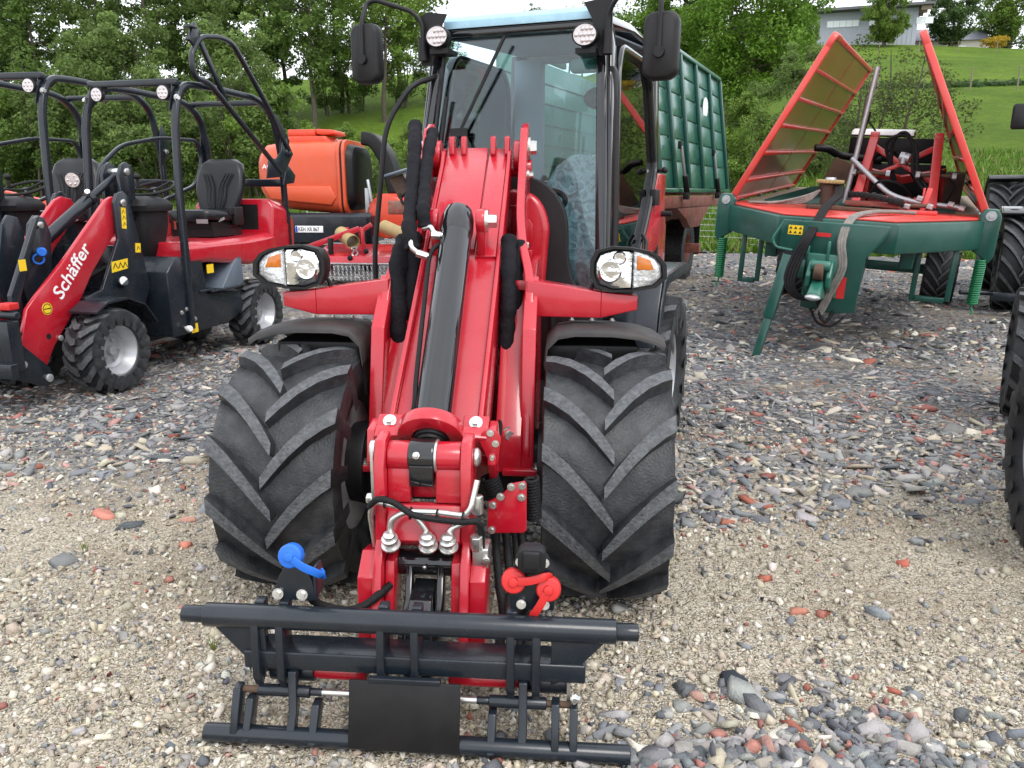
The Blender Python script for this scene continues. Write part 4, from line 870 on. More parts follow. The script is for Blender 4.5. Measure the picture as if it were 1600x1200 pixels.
cap((-.315, CY + .045, .545), -.55, 'blue', con, 'dust_cap')
m = MB(); m.prism([(.295, .40), (.415, .40), (.42, .47), (.40, .56), (.375, .60), (.335, .60), (.31, .56), (.29, .47)], 'y', CY + .065, CY + .073)
con2 = m.build('coupler_console', 'dark', hitch, .002)
m = MB(); m.prism(rrect(.355, .568, .075, .07, .02), 'y', CY + .02, CY + .064); m.bb(.333, .377, CY + .005, CY + .02, .55, .60); m.build('socket', 'black', con2, .004)
m = MB()
for p in ((.325, .418), (.39, .418), (.322, .545), (.388, .545)): m.bolt((p[0], CY + .062, p[1]), (0, -1, .2), .009, .009)
m.build('bolts', 'chrome', con2)
cap((.305, CY + .045, .495), .22, 'redcap', con2, 'dust_cap'); cap((.40, CY + .045, .475), -2.05, 'redcap', con2, 'dust_cap')
hosepart('hose', [(-.33, CY + .1, .46), (-.28, CY + .15, .34), (-.18, CY + .2, .30), (-.1, CY + .3, .33)], .013, 'hose', 6, hitch)
hosepart('hose', [(.35, CY + .1, .48), (.33, CY + .18, .34), (.28, CY + .24, .25), (.27, CY + .36, .28)], .015, 'hose', 6, hitch)

# fenders, headlamp arms, headlamps -----------------------------------
for s in (-1, 1):
    pts = [(s * .80, .972), (s * .77, .992), (s * .70, 1.012), (s * .60, 1.022), (s * .46, 1.022), (s * .395, 1.01), (s * .355, .97), (s * .345, .89)]
    rings = []
    for (yy, dz, k) in ((-.012, -.012, .985), (-.004, -.001, 1), (.05, .004, 1), (.16, .004, 1), (.30, -.012, 1), (.40, -.06, .98)):
        cx = s * .57; rings.append([Vector((cx + (x - cx) * k, yy, z + dz)) for x, z in pts] + [Vector((cx + (x - cx) * k * .985, yy, z + dz - .012)) for x, z in reversed(pts)])
    m = MB(); m.loft(rings); f = m.build('front_fender', 'fender', LD, 0, 50)
    m = MB(); m.bb(min(s * .36, s * .70), max(s * .36, s * .70), .04, .30, .90, .955); m.build('fender_bracket', 'blackm', f, .004)
    m = MB()
    for x in (.45, .53, .61): m.bolt((s * x, .22, 1.022), (0, 0, 1), .008, .008)
    m.build('bolts', 'chrome', f)
    a = MB(); a.hexa([(s * .272, .13, 1.050), (s * .56, .11, 1.050), (s * .56, .19, 1.050), (s * .272, .25, 1.050)], [(s * .272, .13, 1.190), (s * .56, .11, 1.150), (s * .56, .19, 1.150), (s * .272, .25, 1.190)])
    a.hexa([(s * .5602, .11, 1.050), (s * .70, .13, 1.080), (s * .70, .20, 1.080), (s * .5602, .19, 1.050)], [(s * .5602, .11, 1.150), (s * .70, .13, 1.135), (s * .70, .20, 1.135), (s * .5602, .19, 1.150)])
    arm = a.build('lamp_arm', 'red', LD, .004)
    hz = 1.235
    def shape(k, y, dx=0):
        P = []
        xi, xo = .515, .805
        pts2 = [(xi + .02, hz + .072), (xi + .08, hz + .088), (xi + .15, hz + .085), (xi + .22, hz + .072), (xo - .03, hz + .052), (xo - .004, hz + .02), (xo, hz - .03), (xo - .04, hz - .066), (xi + .16, hz - .082), (xi + .08, hz - .085), (xi + .02, hz - .065), (xi, hz - .02), (xi, hz + .03)]
        cx, cz = .65, hz
        return [Vector((s * (cx + (x - cx) * k), y, cz + (z - cz) * k)) for x, z in pts2]
    m = MB(); m.loft([shape(.55, .26), shape(.9, .22), shape(1.0, .14), shape(1.0, .10), shape(.90, .10), shape(.88, .125)]); m.cyl((s * .65, .17, 1.12), (s * .65, .17, 1.17), .035)
    hl = m.build('headlamp', 'black', arm, 0, 50)
    def clipx(P, lo, hi): 
        return [Vector((s * min(max(abs(p.x), lo), hi), p.y, p.z)) for p in P]
    m = MB(); A = shape(.875, .118); m.loft([clipx(A, .0, .675), [Vector((p.x, p.y - .012, p.z)) for p in clipx(shape(.80, .118), 0, .670)]]); m.build('main_lens', 'refl', hl, 0, 60)
    m = MB(); m.lathe([(.045, 0), (.038, .006), (.02, .002), (.0, .008)], (s * .59, .106, hz - .005), (0, -1, 0), 24); m.lathe([(.026, 0), (.02, .006), (.0, .004)], (s * .625, .106, hz + .045), (0, -1, 0), 18); m.build('bulb_reflector', 'refl', hl)
    m = MB(); m.loft([clipx(A, .677, 1), [Vector((p.x, p.y - .010, p.z)) for p in clipx(shape(.81, .118), .682, 1)]]); m.build('side_lens', 'lens', hl, 0, 60)
    m = MB(); m.hexa([(s * .69, .106, hz + .0), (s * .755, .106, hz + .0), (s * .755, .112, hz + .0), (s * .69, .112, hz + .0)], [(s * .69, .106, hz + .055), (s * .74, .106, hz + .038), (s * .74, .112, hz + .038), (s * .69, .112, hz + .055)]); m.build('indicator', 'amber', hl, .002)
    hosepart('cable', [(s * .56, .2, 1.20), (s * .53, .2, 1.17), (s * .52, .18, 1.13)], .008, 'hose', 4, arm)

# ------------------------------------------------------------------ rear half of the telescopic loader with its cab
CXo = .03
def rb(): return MB(RM)
def sm2(P, k=4): return [(p.x, p.y) for p in crv([(x, z, 0) for x, z in P], k)]
rb().bb(-.32, .32, .02, 2.35, .40, .86).build('chassis', 'blackm', LD, .015)
m = rb(); m.bb(-.36, .36, .95, 1.1, .38, .58); m.cyl((0, -.25, .5), (0, .1, .5), .12, None, 20); m.build('rear_axle', 'blackm', LD, .01)
m = rb(); m.prism([(-.545 + CXo, .76)] + sm2([(-.545 + CXo, 1.0), (-.47, 1.06), (-.41, 1.2), (-.39, 1.42), (-.28, 1.57), (.0, 1.62), (.25, 1.575), (.375, 1.43), (.395, 1.2), (.44, 1.07), (.53 + CXo, 1.0)]) + [(.53 + CXo, .76)], 'y', .165, .20)
m.bb(-.53 + CXo, .53 + CXo, .20, .24, .78, 1.02); m.prism([(.40, 1.055), (.53 + CXo, 1.01), (.53 + CXo, 1.03), (.41, 1.085)], 'y', .15, .165)
m.build('cab_front_panel', 'black', LD, .008)
m = rb(); arc = [(-.30, .92), (-.31, 1.36), (-.27, 1.47), (-.17, 1.525), (.0, 1.54), (.17, 1.53), (.26, 1.48), (.305, 1.37), (.30, 1.25), (.285, 1.05), (.28, .92)]
m.prism(sm2(arc), 'y', .10, .164); fc = m.build('front_cover', 'red', LD, .022)
m = rb(); m.prism([(-.24, 1.27), (.23, 1.27), (.235, 1.37), (.17, 1.46), (-.18, 1.46), (-.25, 1.37)], 'y', .094, .1005); m.prism([(-.25, 1.20), (.235, 1.20), (.24, 1.25), (-.26, 1.25)], 'y', .07, .1005); m.build('cover_pressing', 'red', fc, .012)
hosepart('hose', [RM @ Vector(p) for p in ((.3, .1, .9), (.38, .05, .85), (.43, .1, .78), (.40, .2, .7))], .02, 'hose', 5)
m = rb()
for i in range(5): m.tube([(.36 + i * .05, .02 + .02 * i, .98), (.37 + i * .05, .02, .80), (.36 + i * .04, .06, .62)], .016, 8)
m.build('hose_bundle', 'hose', LD)
m = rb(); m.bb(.30, .58, .02, .17, .62, .97); m.bb(-.56, -.30, .04, .17, .62, .95); m.build('step_box', 'blackm', LD, .01)
# cab frame
for s in (-1, 1):
    m = rb(); m.bar([(s * .535 + CXo, .205, .80), (s * .525 + CXo, .205, 1.02), (s * .43 + CXo, .49, 2.33)], .055, .06, (0, -1, .2)); m.bar([(s * .55 + CXo, .26, .98), (s * .475 + CXo, .50, 2.22), (s * .44 + CXo, .58, 2.34)], .03, .10, (0, -1, .2)); m.build('cab_pillar', 'gloss', LD, .012)
    m = rb(); m.bar([(s * .50 + CXo, 1.72, 1.0), (s * .45 + CXo, 1.74, 2.40)], .07, .12, (0, -1, 0)); m.build('cab_pillar', 'gloss', LD, .012)
    # door frame with glass
    x0, x1 = s * .548 + CXo, s * .462 + CXo
    def dx(z): return x0 + (x1 - x0) * (z - 1.0) / 1.3
    loop = [(.36, 1.02), (.62, 2.12), (.72, 2.25), (1.45, 2.27), (1.56, 2.18), (1.66, 1.66), (1.40, 1.42), (1.02, 1.16), (.88, .98)]
    P = fil([(dx(z) , y, z) for y, z in loop + loop[:1]], .06, 4)
    m = rb(); m.bar(P, .035, .05, (s, 0, .05)); d = m.build('door', 'gloss', LD, .006)
    m = rb(); m.slab([(dx(z) - s * .012, y, z) for y, z in loop], .006); m.build('pane', 'glass2', d)
    m = rb(); m.cyl((dx(1.62) + s * .02, 1.66, 1.66), (dx(1.62) + s * .06, 1.66, 1.66), .014, None, 12); m.ball((dx(1.66) + s * .07, 1.66, 1.66), .022); m.bb(min(dx(1.45), dx(1.45) + s * .04), max(dx(1.45), dx(1.45) + s * .04), 1.46, 1.62, 1.44, 1.54); m.build('door_hinge', 'black', d, .004)
    m = rb(); m.tube(fil([(dx(1.25) + s * .02, .98, 1.02), (dx(1.3) + s * .05, 1.0, 1.08), (dx(1.3) + s * .05, 1.1, 1.24), (dx(1.3) + s * .02, 1.12, 1.28)], .03), .012, 8); m.build('handle', 'black', d)
m = rb(); m.loft([[Vector((x + CXo, y, z)) for x, z in ((-w_, 2.315 + max(0, k) * 1.4), (w_, 2.315 + max(0, k) * 1.4), (w_ + .01, 2.34 + max(0, k)), (w_ - .02, 2.385 + k), (.0, 2.40 + k), (-w_ + .02, 2.385 + k), (-w_ - .01, 2.34 + max(0, k)))] for y, w_, k in ((.44, .40, -.045), (.47, .425, -.02), (.55, .44, .0), (1.1, .455, .05), (1.74, .45, .07), (1.82, .42, .03))])
roof = m.build('cab_roof', 'gloss', LD, .008)
m = rb(); m.loft([[Vector((x + CXo, y, z)) for x, z in ((-.395, z0), (.395, z0), (.395, z1), (-.395, z1))] for y, z0, z1 in ((.425, 2.335, 2.372), (.45, 2.36, 2.398), (.60, 2.392, 2.402))]); m.build('protective_film', 'film', roof, .003)
MB(RM).bb(-.40 + CXo, .40 + CXo, .435, .47, 2.30, 2.33).build('roof_header', 'gloss', roof, .006)
m = rb(); m.slab([(-.505 + CXo, .208, 1.02), (.505 + CXo, .208, 1.02), (.405 + CXo, .472, 2.30), (-.405 + CXo, .472, 2.30)], .006); m.build('windscreen', 'glass', LD)
m = rb(); m.slab([(-.44 + CXo, 1.75, 1.1), (.44 + CXo, 1.75, 1.1), (.40 + CXo, 1.76, 2.39), (-.40 + CXo, 1.76, 2.39)], .006); m.build('rear_window', 'glass2', LD)
m = rb(); m.bb(-.43 + CXo, -.22, 1.60, 1.70, 1.0, 2.36); m.bb(-.44 + CXo, .44 + CXo, 1.62, 1.74, .95, 1.16); m.hexa([(-.40 + CXo, .5, 2.30), (.40 + CXo, .5, 2.30), (.42 + CXo, 1.72, 2.395), (-.42 + CXo, 1.72, 2.395)], [(-.40 + CXo, .5, 2.31), (.40 + CXo, .5, 2.31), (.42 + CXo, 1.72, 2.41), (-.42 + CXo, 1.72, 2.41)])
m.build('cab_lining', 'lining', LD, .004)
m = rb(); m.bb(-.50 + CXo, .50 + CXo, .24, 1.70, .82, .90); m.bb(-.47 + CXo, -.30, .45, 1.6, .9, 1.15); m.bb(.30, .50, 1.0, 1.6, .9, 1.12); m.prism([(.28, .9), (.28, 1.32), (.46, 1.40), (.52, 1.34), (.50, .9)], 'x', -.14, .17); m.build('cab_interior', 'black', LD, .02)
m = rb(); c = Vector((.06, .60, 1.46)); ax = Vector((0, -.45, 1)); m.ring(c, ax, .185, .016, 32, 8); m.cyl(c, c - ax * .14, .03, .05)
for a in (0, 2.1, 4.2): u_ = ax.orthogonal().normalized(); v_ = ax.normalized().cross(u_); m.tube([c - ax * .02, c + (u_ * math.cos(a) + v_ * math.sin(a)) * .18], .012, 6)
m.build('steering_wheel', 'black', LD)
m = rb(); sx = .16
m.loft([[Vector((sx + p[0], y, z + p[1])) for p in rrect(0, 0, .46 * k, .13, .05)] for y, z, k in ((.86, 1.06, .7), (.9, 1.07, 1), (1.2, 1.06, 1.02), (1.34, 1.08, .95))])
m.loft([[Vector((sx + p[0], y + p[1], z)) for p in rrect(0, 0, .44 * k, .13, .05)] for y, z, k in ((1.32, 1.10, .95), (1.35, 1.25, 1.05), (1.40, 1.45, 1.0), (1.44, 1.62, .75), (1.45, 1.70, .45))])
m.bb(sx - .2, sx + .2, .95, 1.35, .9, 1.0)
st = m.build('seat', 'seat', LD, 0, 60)
m = rb(); rn = random.Random(3)
def crumple(P, k): return [p + Vector((rn.uniform(-k, k), rn.uniform(-k, k), rn.uniform(-k, k))) for p in P]
m.loft([crumple([Vector((sx + p[0], y + p[1], z)) for p in rrect(0, 0, .52 * k, .19, .06)], .012) for y, z, k in ((1.27, 1.04, .95), (1.30, 1.12, 1.05), (1.32, 1.22, 1.08), (1.34, 1.34, 1.1), (1.37, 1.46, 1.06), (1.40, 1.58, .95), (1.42, 1.67, .75), (1.43, 1.74, .4))])
m.loft([crumple([Vector((sx + p[0], y, z + p[1])) for p in rrect(0, 0, .52 * k, .18, .06)], .012) for y, z, k in ((.80, 1.05, .7), (.86, 1.08, 1), (1.0, 1.07, 1.05), (1.15, 1.07, 1.06), (1.28, 1.08, 1))])
m.build('plastic_cover', 'wrap', st, 0, 20)
# wiper, inner mirror
m = rb(); m.tube([(-.02, .40, 2.28), (-.245, .33, 1.82), (-.27, .30, 1.66)], .009, 6); m.tube([(-.36 + CXo, .37, 2.0), (-.40, .255, 1.25)], .012, 6); m.tube([(-.25, .33, 1.80), (-.12, .27, 1.44)], .008, 6); m.tube([(-.22, .335, 1.82), (-.06, .27, 1.46)], .010, 6); m.bar([(-.38 + CXo, .41, 2.24), (-.43, .27, 1.35)], .02, .012); m.bb(-.29, -.20, .31, .335, 1.80, 1.84)
m.build('wiper', 'black', LD)
m = rb(); m.ball((.20, 1.55, 2.10), .09, 14, (1.3, .6, .8)); m.bb(.26, .42, 1.56, 1.6, 2.07, 2.15); m.cyl((.20, 1.55, 2.1), (.19, 1.60, 1.65), .006); m.build('ceiling_console', 'black', LD)
m = rb(); m.prism(rrect(.36, 2.14, .15, .07, .025), 'y', .52, .55); m.build('inner_mirror', 'green2', LD, .006)
# handrails
m = rb(); m.tube(fil([(-.41, .42, 2.11), (-.50, .30, 2.06), (-.60, .20, 1.86), (-.665, .14, 1.20), (-.665, .15, .96), (-.55, .19, .90)], .10, 6), .014, 10); m.build('handrail', 'black', LD)
m = rb(); m.tube(fil([(.53, .40, 2.10), (.57, .30, 2.08), (.605, .20, 1.98), (.635, .12, 1.2), (.64, .13, .94), (.57, .18, .90)], .06, 6), .014, 10); m.build('handrail', 'black', LD)
# mirrors
for s, c, pts in ((-1, Vector((-.735, .27, 2.215)), [(-.455, .36, 2.20), (-.455, .36, 2.36), (-.50, .34, 2.415), (-.69, .30, 2.475), (-.735, .29, 2.46), (-.735, .228, 2.36), (-.735, .222, 2.16)]),
                  (1, Vector((.785, .27, 2.165)), [(.515, .36, 2.18), (.515, .36, 2.34), (.56, .34, 2.40), (.745, .30, 2.49), (.785, .29, 2.47), (.785, .228, 2.35), (.785, .222, 2.11)])):
    m = rb(); m.tube(fil(pts, .045, 5), .0115, 10); m.cyl(V3(pts[0]) + Vector((0, 0, -.02)), V3(pts[0]) + Vector((0, 0, .09)), .026, .024, 16); m.prism([(s * .44 + CXo, 2.16), (s * .50 + CXo, 2.16), (s * .50 + CXo, 2.40), (s * .47 + CXo, 2.415), (s * .36 + CXo, 2.40), (s * .40 + CXo, 2.33)], 'y', .38, .395)
    a = m.build('mirror_arm', 'black', LD, 0, 50)
    m = rb(); m.loft([[Vector((c.x + p[0], c.y + y, c.z + p[1])) for p in rrect(0, 0, .165 * k, .29 * k2, .05 * k)] for y, k, k2 in ((-.035, .80, .9), (-.025, .93, .97), (.0, 1, 1), (.03, 1, 1), (.035, .95, .97))]); m.cyl(c + Vector((0, -.035, -.03)), c + Vector((0, -.058, -.03)), .026, .024, 14); mr_ = m.build('mirror', 'black', a, 0, 50)
    m = rb(); m.prism(rrect(c.x, c.z, .15, .27, .04), 'y', c.y + .0355, c.y + .039); m.build('mirror_glass', 'chrome', mr_)
for c in (Vector((-.355, .335, 2.285)), Vector((.415, .335, 2.245))):
    m = rb(); m.loft([[c + Vector((.062 * k * math.cos(a), y, .052 * k * math.sin(a))) for a in np.linspace(0, 2 * math.pi, 25)[:-1]] for y, k in ((.05, .6), (.03, .95), (-.02, 1.02), (-.026, .95), (-.018, .9))]); m.bb(c.x - .05, c.x + .05, c.y - .0, c.y + .12, c.z - .078, c.z - .054); m.bb(c.x - .02, c.x + .02, c.y, c.y + .03, c.z - .06, c.z - .04)
    l = m.build('work_lamp', 'black', LD, 0, 50)
    m = rb(); m.loft([[c + Vector((.062 * k * math.cos(a), y, .052 * k * math.sin(a))) for a in np.linspace(0, 2 * math.pi, 25)[:-1]] for y, k in ((-.016, .92), (-.022, .9))])
    for i in range(-2, 3):
        for j in range(-1, 2):
            if abs(i) + abs(j) < 3: m.ball(c + Vector((i * .0205 + (.01 if j % 2 else 0), -.022, j * .026)), .011, 8, (1, .5, 1))
    m.build('lamp_lens', 'led', l, 0, 60)
# side panels, bonnet, rear fenders
for s in (-1, 1):
    m = rb(); m.prism([(.90, .80), (.93, 1.0), (1.05, 1.14), (1.42, 1.40), (1.72, 1.64), (2.0, 1.64), (2.0, .80)], 'x', s * .50 + CXo, s * .53 + CXo); p_ = m.build('side_panel', 'red', LD, .008)
    m = rb()
    for i in range(6): m.prism([(1.05 + i * .13, .86), (1.10 + i * .13, .86), (1.12 + i * .13, 1.08 + i * .02), (1.07 + i * .13, 1.06 + i * .02)], 'x', s * .531 + CXo, s * .536 + CXo)
    m.build('vent_slats', 'black', p_)
    m = rb(); m.cyl((s * .53 + CXo, 1.88, 1.38), (s * .60 + CXo, 1.88, 1.38), .02, .016, 12); m.build('rubber_stop', 'hose', p_)
    fp = [(.40, .74), (.46, .92), (.56, 1.075), (.64, 1.10), (1.40, 1.10), (1.52, 1.0), (1.50, .98), (1.38, 1.075), (.66, 1.075), (.58, 1.05), (.49, .90), (.43, .74)]
    m = rb(); m.prism(fp, 'x', s * .50, s * .80); m.prism([(.40, .74), (.46, .92), (.56, 1.075), (.64, 1.10), (1.40, 1.10), (1.40, 1.04), (.68, 1.04), (.60, 1.0), (.54, .88), (.46, .74)], 'x', s * .8002, s * .815); m.build('rear_fender', 'greyp' if False else 'dark', LD, .012)
m = rb(); m.loft([[Vector((x, y, z)) for x, z in ((-.5 * k + CXo, .7), (.5 * k + CXo, .7), (.5 * k + CXo, zt - .12), (.42 * k + CXo, zt), (-.42 * k + CXo, zt), (-.5 * k + CXo, zt - .12))] for y, k, zt in ((1.76, 1, 1.60), (2.2, 1, 1.55), (2.45, .95, 1.40), (2.52, .88, 1.2))]); bo = m.build('bonnet', 'red', LD, .02)
m = rb(); m.bb(-.35, .40, 2.5, 2.535, .75, 1.15); m.build('rear_grille', 'black', bo, .006)
m = rb(); m.bb(-.45, .5, 2.3, 2.62, .45, .72); m.build('counterweight', 'dark', LD, .03)

# ================================================================== compact loaders
SR, SW, SRIM = .335, .27, .195
blk = tyre_mesh(SR, SW, SRIM, 17, .03, .058, .42, True)
srim = {s: (rim_mb(SRIM, SW, .10, s).mesh('rim', 'silver'), rim_bolts(SRIM, SW, .10, s, 5, .05).mesh('hub', 'steel')) for s in (-1, 1)}
def compact_loader(loc, yaw, label, raised, seatdy=0., topz=0.):
    E_ = empty('compact_loader', loc, -yaw); tag(E_, label, 'loader', 'compact red loaders')
    B = lambda mb, name, mt, par=None, bev=.004, sharp=40: mb.build(name, mt, par or E_, bev, sharp)
    for y in (0, 2.07):
        for s in (-1, 1): wheel(E_, (s * .40, y, SR - .008), blk, *srim[s])
    m = MB(); m.bb(-.30, .30, -.06, .06, .26, .40); m.bb(-.30, .30, 2.0, 2.13, .26, .40); m.bb(-.20, .20, .1, 1.95, .25, .42); B(m, 'axle_frame', 'blackm', None, .01)
    # front tower
    for s in (-1, 1):
        m = MB(); m.prism([(.02, .44), (-.06, .62), (-.06, .74), (.12, .78), (.36, 1.16), (.36, 1.44), (.40, 1.51), (.47, 1.53), (.53, 1.48), (.56, 1.30), (.62, 1.0), (.66, .74), (.58, .60), (.55, .44)], 'x', s * .28, s * .31); t_ = B(m, 'tower_plate', 'dark')
        m = MB(); m.cyl((s * .262, .45, 1.44), (s * .325, .45, 1.44), .028, None, 16); B(m, 'pin', 'chrome', t_, .003)
        if s > 0:
            st_ = []
            for pl in ([(.41, 1.24), (.46, 1.235), (.475, 1.40), (.425, 1.405)], [(.53, 1.04), (.59, 1.035), (.60, 1.11), (.54, 1.115)], [(.24, .90), (.42, .92), (.43, 1.0), (.25, .985)]):
                m = MB(); m.prism(pl, 'x', s * .3102, s * .3122); k_ = B(m, 'warning_sticker', 'yellow', t_, 0)
                ys = [p[0] for p in pl]; zs = [p[1] for p in pl]; yc = sum(ys) / 4; zc = sum(zs) / 4; hy = (max(ys) - min(ys)) / 2; hz = (max(zs) - min(zs)) / 2
                mm = MB()
                for q in ((0,) if hz < .06 and hy < .05 else (-.55, .05, .6)):
                    a_, b_ = (yc + (q * hy if hy > hz else 0)), (zc + (q * hz if hz > hy else 0)); r_ = min(hy, hz) * .55
                    mm.prism([(a_ - r_, b_ - r_ * .8), (a_ - r_ * .7, b_ - r_ * .9), (a_ + r_ * .1, b_ + r_ * .5), (a_ + r_ * .8, b_ - r_ * .8), (a_ + r_, b_ - r_ * .6), (a_ + r_ * .1, b_ + r_)], 'x', s * .3124, s * .3134)
                B(mm, 'pictogram', 'mark', k_, 0)
            m = MB(); m.cyl((.312, .32, .80), (.36, .30, .83), .035, .04, 18); B(m, 'tube_end', 'dark', t_); m = MB(); m.cyl((.3605, .30, .83), (.364, .2995, .8305), .038, None, 18); B(m, 'tube_cap', 'white', t_, 0)
    m = MB(); m.bb(-.279, .279, .10, .56, .46, .72); m.bb(-.279, .279, .40, .50, .74, 1.1); B(m, 'tower_core', 'dark', None, .01)
    # lift arms
    side = [(.40, 1.49), (.50, 1.47), (.54, 1.40), (.50, 1.30), (.30, 1.12), (.10, .92), (-.06, .72), (-.22, .56), (-.36, .42), (-.50, .22), (-.57, .20), (-.64, .30), (-.66, .44), (-.55, .72), (-.46, .80), (-.20, 1.00), (.10, 1.26), (.33, 1.46)]
    for s in (-1, 1):
        m = MB(); m.prism(side, 'x', s * .225, s * .26); a_ = B(m, 'lift_arm', 'red', None, .006)
        if s > 0:
            d_ = Vector((0, .40, .40)).normalized()
            tx = textobj('arm_lettering', 'Schäffer', .155, axes((.2612, -.24, .74), (0, .70, .715), (0, -.70, .715)), 'wprint', a_, bold=.002)
            m = MB(); m.cyl((.2601, -.38, .70), (.2625, -.38, .70), .045, None, 24); k_ = B(m, 'round_sticker', 'yellow', a_, 0)
            m = MB(); m.ring((.2626, -.38, .70), (1, 0, 0), .036, .003, 24, 4); m.bb(.2625, .2635, -.41, -.35, .697, .704); B(m, 'pictogram', 'mark', k_, 0)
            m = MB(); m.cyl((.2601, -.40, .50), (.2612, -.40, .50), .022, None, 18); B(m, 'hole', 'mark', a_, 0); m = MB(); m.cyl((.26, -.30, .47), (.272, -.30, .47), .022, None, 18); B(m, 'pin', 'steel', a_, .002)
    m = MB(); m.bb(-.224, .224, -.12, .0, .80, .90); m.bb(-.224, .224, -.5, -.40, .30, .38); B(m, 'arm_crossbar', 'red')
    # tilt cylinder, lever and link
    m = MB(); a0, a1 = Vector((.0, .80, 1.68)), Vector((.0, -.12, 1.13)); m.tube([a0.lerp(a1, .38), a1.lerp(a0, .03)], .048, 22); m.tube([a0.lerp(a1, .36), a0.lerp(a1, .40)], .054, 22); m.tube([a0, a0.lerp(a1, .37)], .028, 14); cy_ = B(m, 'tilt_cylinder', 'dark', None, .002)
    m = MB(); m.cyl((.02, .42, 1.50), (.05, .38, 1.53), .02, None, 8); m.cyl((-.02, -.06, 1.13), (.06, -.10, 1.16), .025, None, 8); B(m, 'fitting', 'chrome', cy_, 0)
    for x in (-.08, .08):
        m = MB(); m.prism([(.70, 1.3), (.70, 1.66), (.74, 1.74), (.80, 1.77), (.86, 1.74), (.88, 1.66), (.86, 1.3)], 'x', x - .015, x + .015); B(m, 'cylinder_bracket', 'dark')
        m = MB(); m.prism([(-.30, 1.30), (-.24, 1.36), (-.16, 1.34), (-.12, 1.22), (-.16, .95), (-.10, .70), (-.22, .58), (-.36, .60), (-.42, .9)], 'x', x * 1.5 - .014, x * 1.5 + .014); l_ = B(m, 'tilt_lever', 'dark')
        m = MB(); m.prism([(-.30, 1.34), (-.26, 1.36), (-.52, .80), (-.52, .58), (-.60, .58), (-.60, .82)], 'x', x * 2.2 - .02, x * 2.2 + .02); B(m, 'tilt_link', 'dark')
        m = MB(); m.cyl((x * 1.5, -.23, 1.29), (x * 1.5 + math.copysign(.05, x), -.23, 1.29), .024, None, 14); m.cyl((x * 1.5, -.2, .80), (x * 1.5 + math.copysign(.04, x), -.2, .80), .02, None, 14); B(m, 'pin', 'chrome', l_, .002)
    m = MB(); m.bb(.195, .197, -.50, -.44, .98, 1.06); B(m, 'warning_sticker', 'yellow', None, 0)
    m = MB(); m.cyl((.82, 0, 0), (.82, 0, 0), .01); m = MB(); m.cyl((-.095, .79, 1.69), (.11, .79, 1.69), .03, None, 16); B(m, 'pin', 'chrome', None, .003)
    m = MB(); m.lathe([(.03, 0), (.034, .01), (.034, .04), (.026, .05), (.0, .05)], (.17, -.27, 1.10), (.8, -.6, 0), 18); m.ring((.17, -.30, 1.05), (.8, -.6, 0), .035, .007, 18, 6); B(m, 'dust_cap', 'blue', None, 0)
    m = MB(); m.cyl((.13, -.24, 1.10), (.17, -.27, 1.10), .024, None, 12); B(m, 'coupler', 'chrome', None, .002)
    # quick hitch at the front
    m = MB(); m.cyl((-.42, -.80, .72), (.44, -.80, .72), .026, None, 18); m.bb(-.38, .40, -.86, -.76, .34, .68); m.bb(-.40, .42, -.90, -.84, .30, .40)
    for x in (-.3, .3): m.prism([(-.80, .60), (-.50, .30), (-.46, .20), (-.54, .16), (-.80, .28)], 'x', x - .03, x + .03)
    h_ = B(m, 'quick_hitch', 'dark', None, .006)
    m = MB(); m.bb(.08, .28, -.865, -.861, .45, .60); B(m, 'pocket', 'mark', h_, 0); m = MB(); m.cyl((.27, -.87, .5), (.27, -.89, .5), .03, None, 16); m.cyl((.325, -.52, .22), (.345, -.52, .22), .03, None, 16); m.cyl((.335, -.72, .36), (.35, -.72, .36), .025, None, 16); B(m, 'pin', 'steel', h_, .003)
    m = MB(); m.bb(.30, .40, -.82, -.74, .755, .80); m.tube(crv([(.30, -.8, .79), (.22, -.82, .80), (.2, -.82, .74), (.26, -.82, .71)], 4), .012, 6); B(m, 'dust_cap', 'redcap', h_, .004)
    for i in range(3):
        m = MB(); m.tube(crv([(.20 - .05 * i, .40, .95), (.22 - .06 * i, .0, .85 - .05 * i), (.2 - .04 * i, -.35, .62), (.24 - .05 * i, -.62, .55)], 6), .017, 8); B(m, 'hose', 'hose', None, 0)
    m = MB(); m.cyl((.15, .30, 1.25), (.14, -.36, .72), .05, None, 16); B(m, 'lift_cylinder', 'dark', None, .003); m = MB(); m.cyl((.16, .31, 1.26), (.20, .27, 1.30), .02, None, 8); B(m, 'fitting', 'chrome', None, 0)
    # front mudguard, footwell, floor
    for s in (-1, 1):
        P = [(-.22, .66), (-.10, .72), (.12, .73), (.30, .66), (.42, .50)]
        m = MB(); m.loft([[Vector((s * x, y + .0, z)) for x, z2 in ((.29, 0), (.54, 0))] + [Vector((s * x, y, z - .015)) for x in (.54, .29)] for y, z in P]); B(m, 'mudguard', 'dark', None, 0, 50)
    m = MB(); m.prism([(.70, .30), (.70, .86), (.82, .98), (1.18, .96), (1.22, .62), (1.72, .60), (1.80, .40), (1.5, .30)], 'x', -.46, .46); B(m, 'footwell', 'dark', None, .012)
    m = MB(); m.prism([(1.24, .625), (1.70, .625), (1.70, .645), (1.24, .645)], 'x', .28, .50); m.bb(.40, .48, 1.1, 1.3, .64, .66); B(m, 'step', 'steel' if False else 'dark', None, .004)
    m = MB(); m.prism([(1.42, .62), (1.70, .92), (1.78, .92), (1.80, .66), (1.60, .60)], 'x', -.47, .47); B(m, 'mudguard', 'greyp', None, .006)
    m = MB()
    for p in ((.83, .50), (.90, .52), (.95, .42), (1.0, .42)): m.bolt((.462, p[0], p[1]), (1, 0, 0), .014, .012)
    B(m, 'bolts', 'chrome', None, 0)
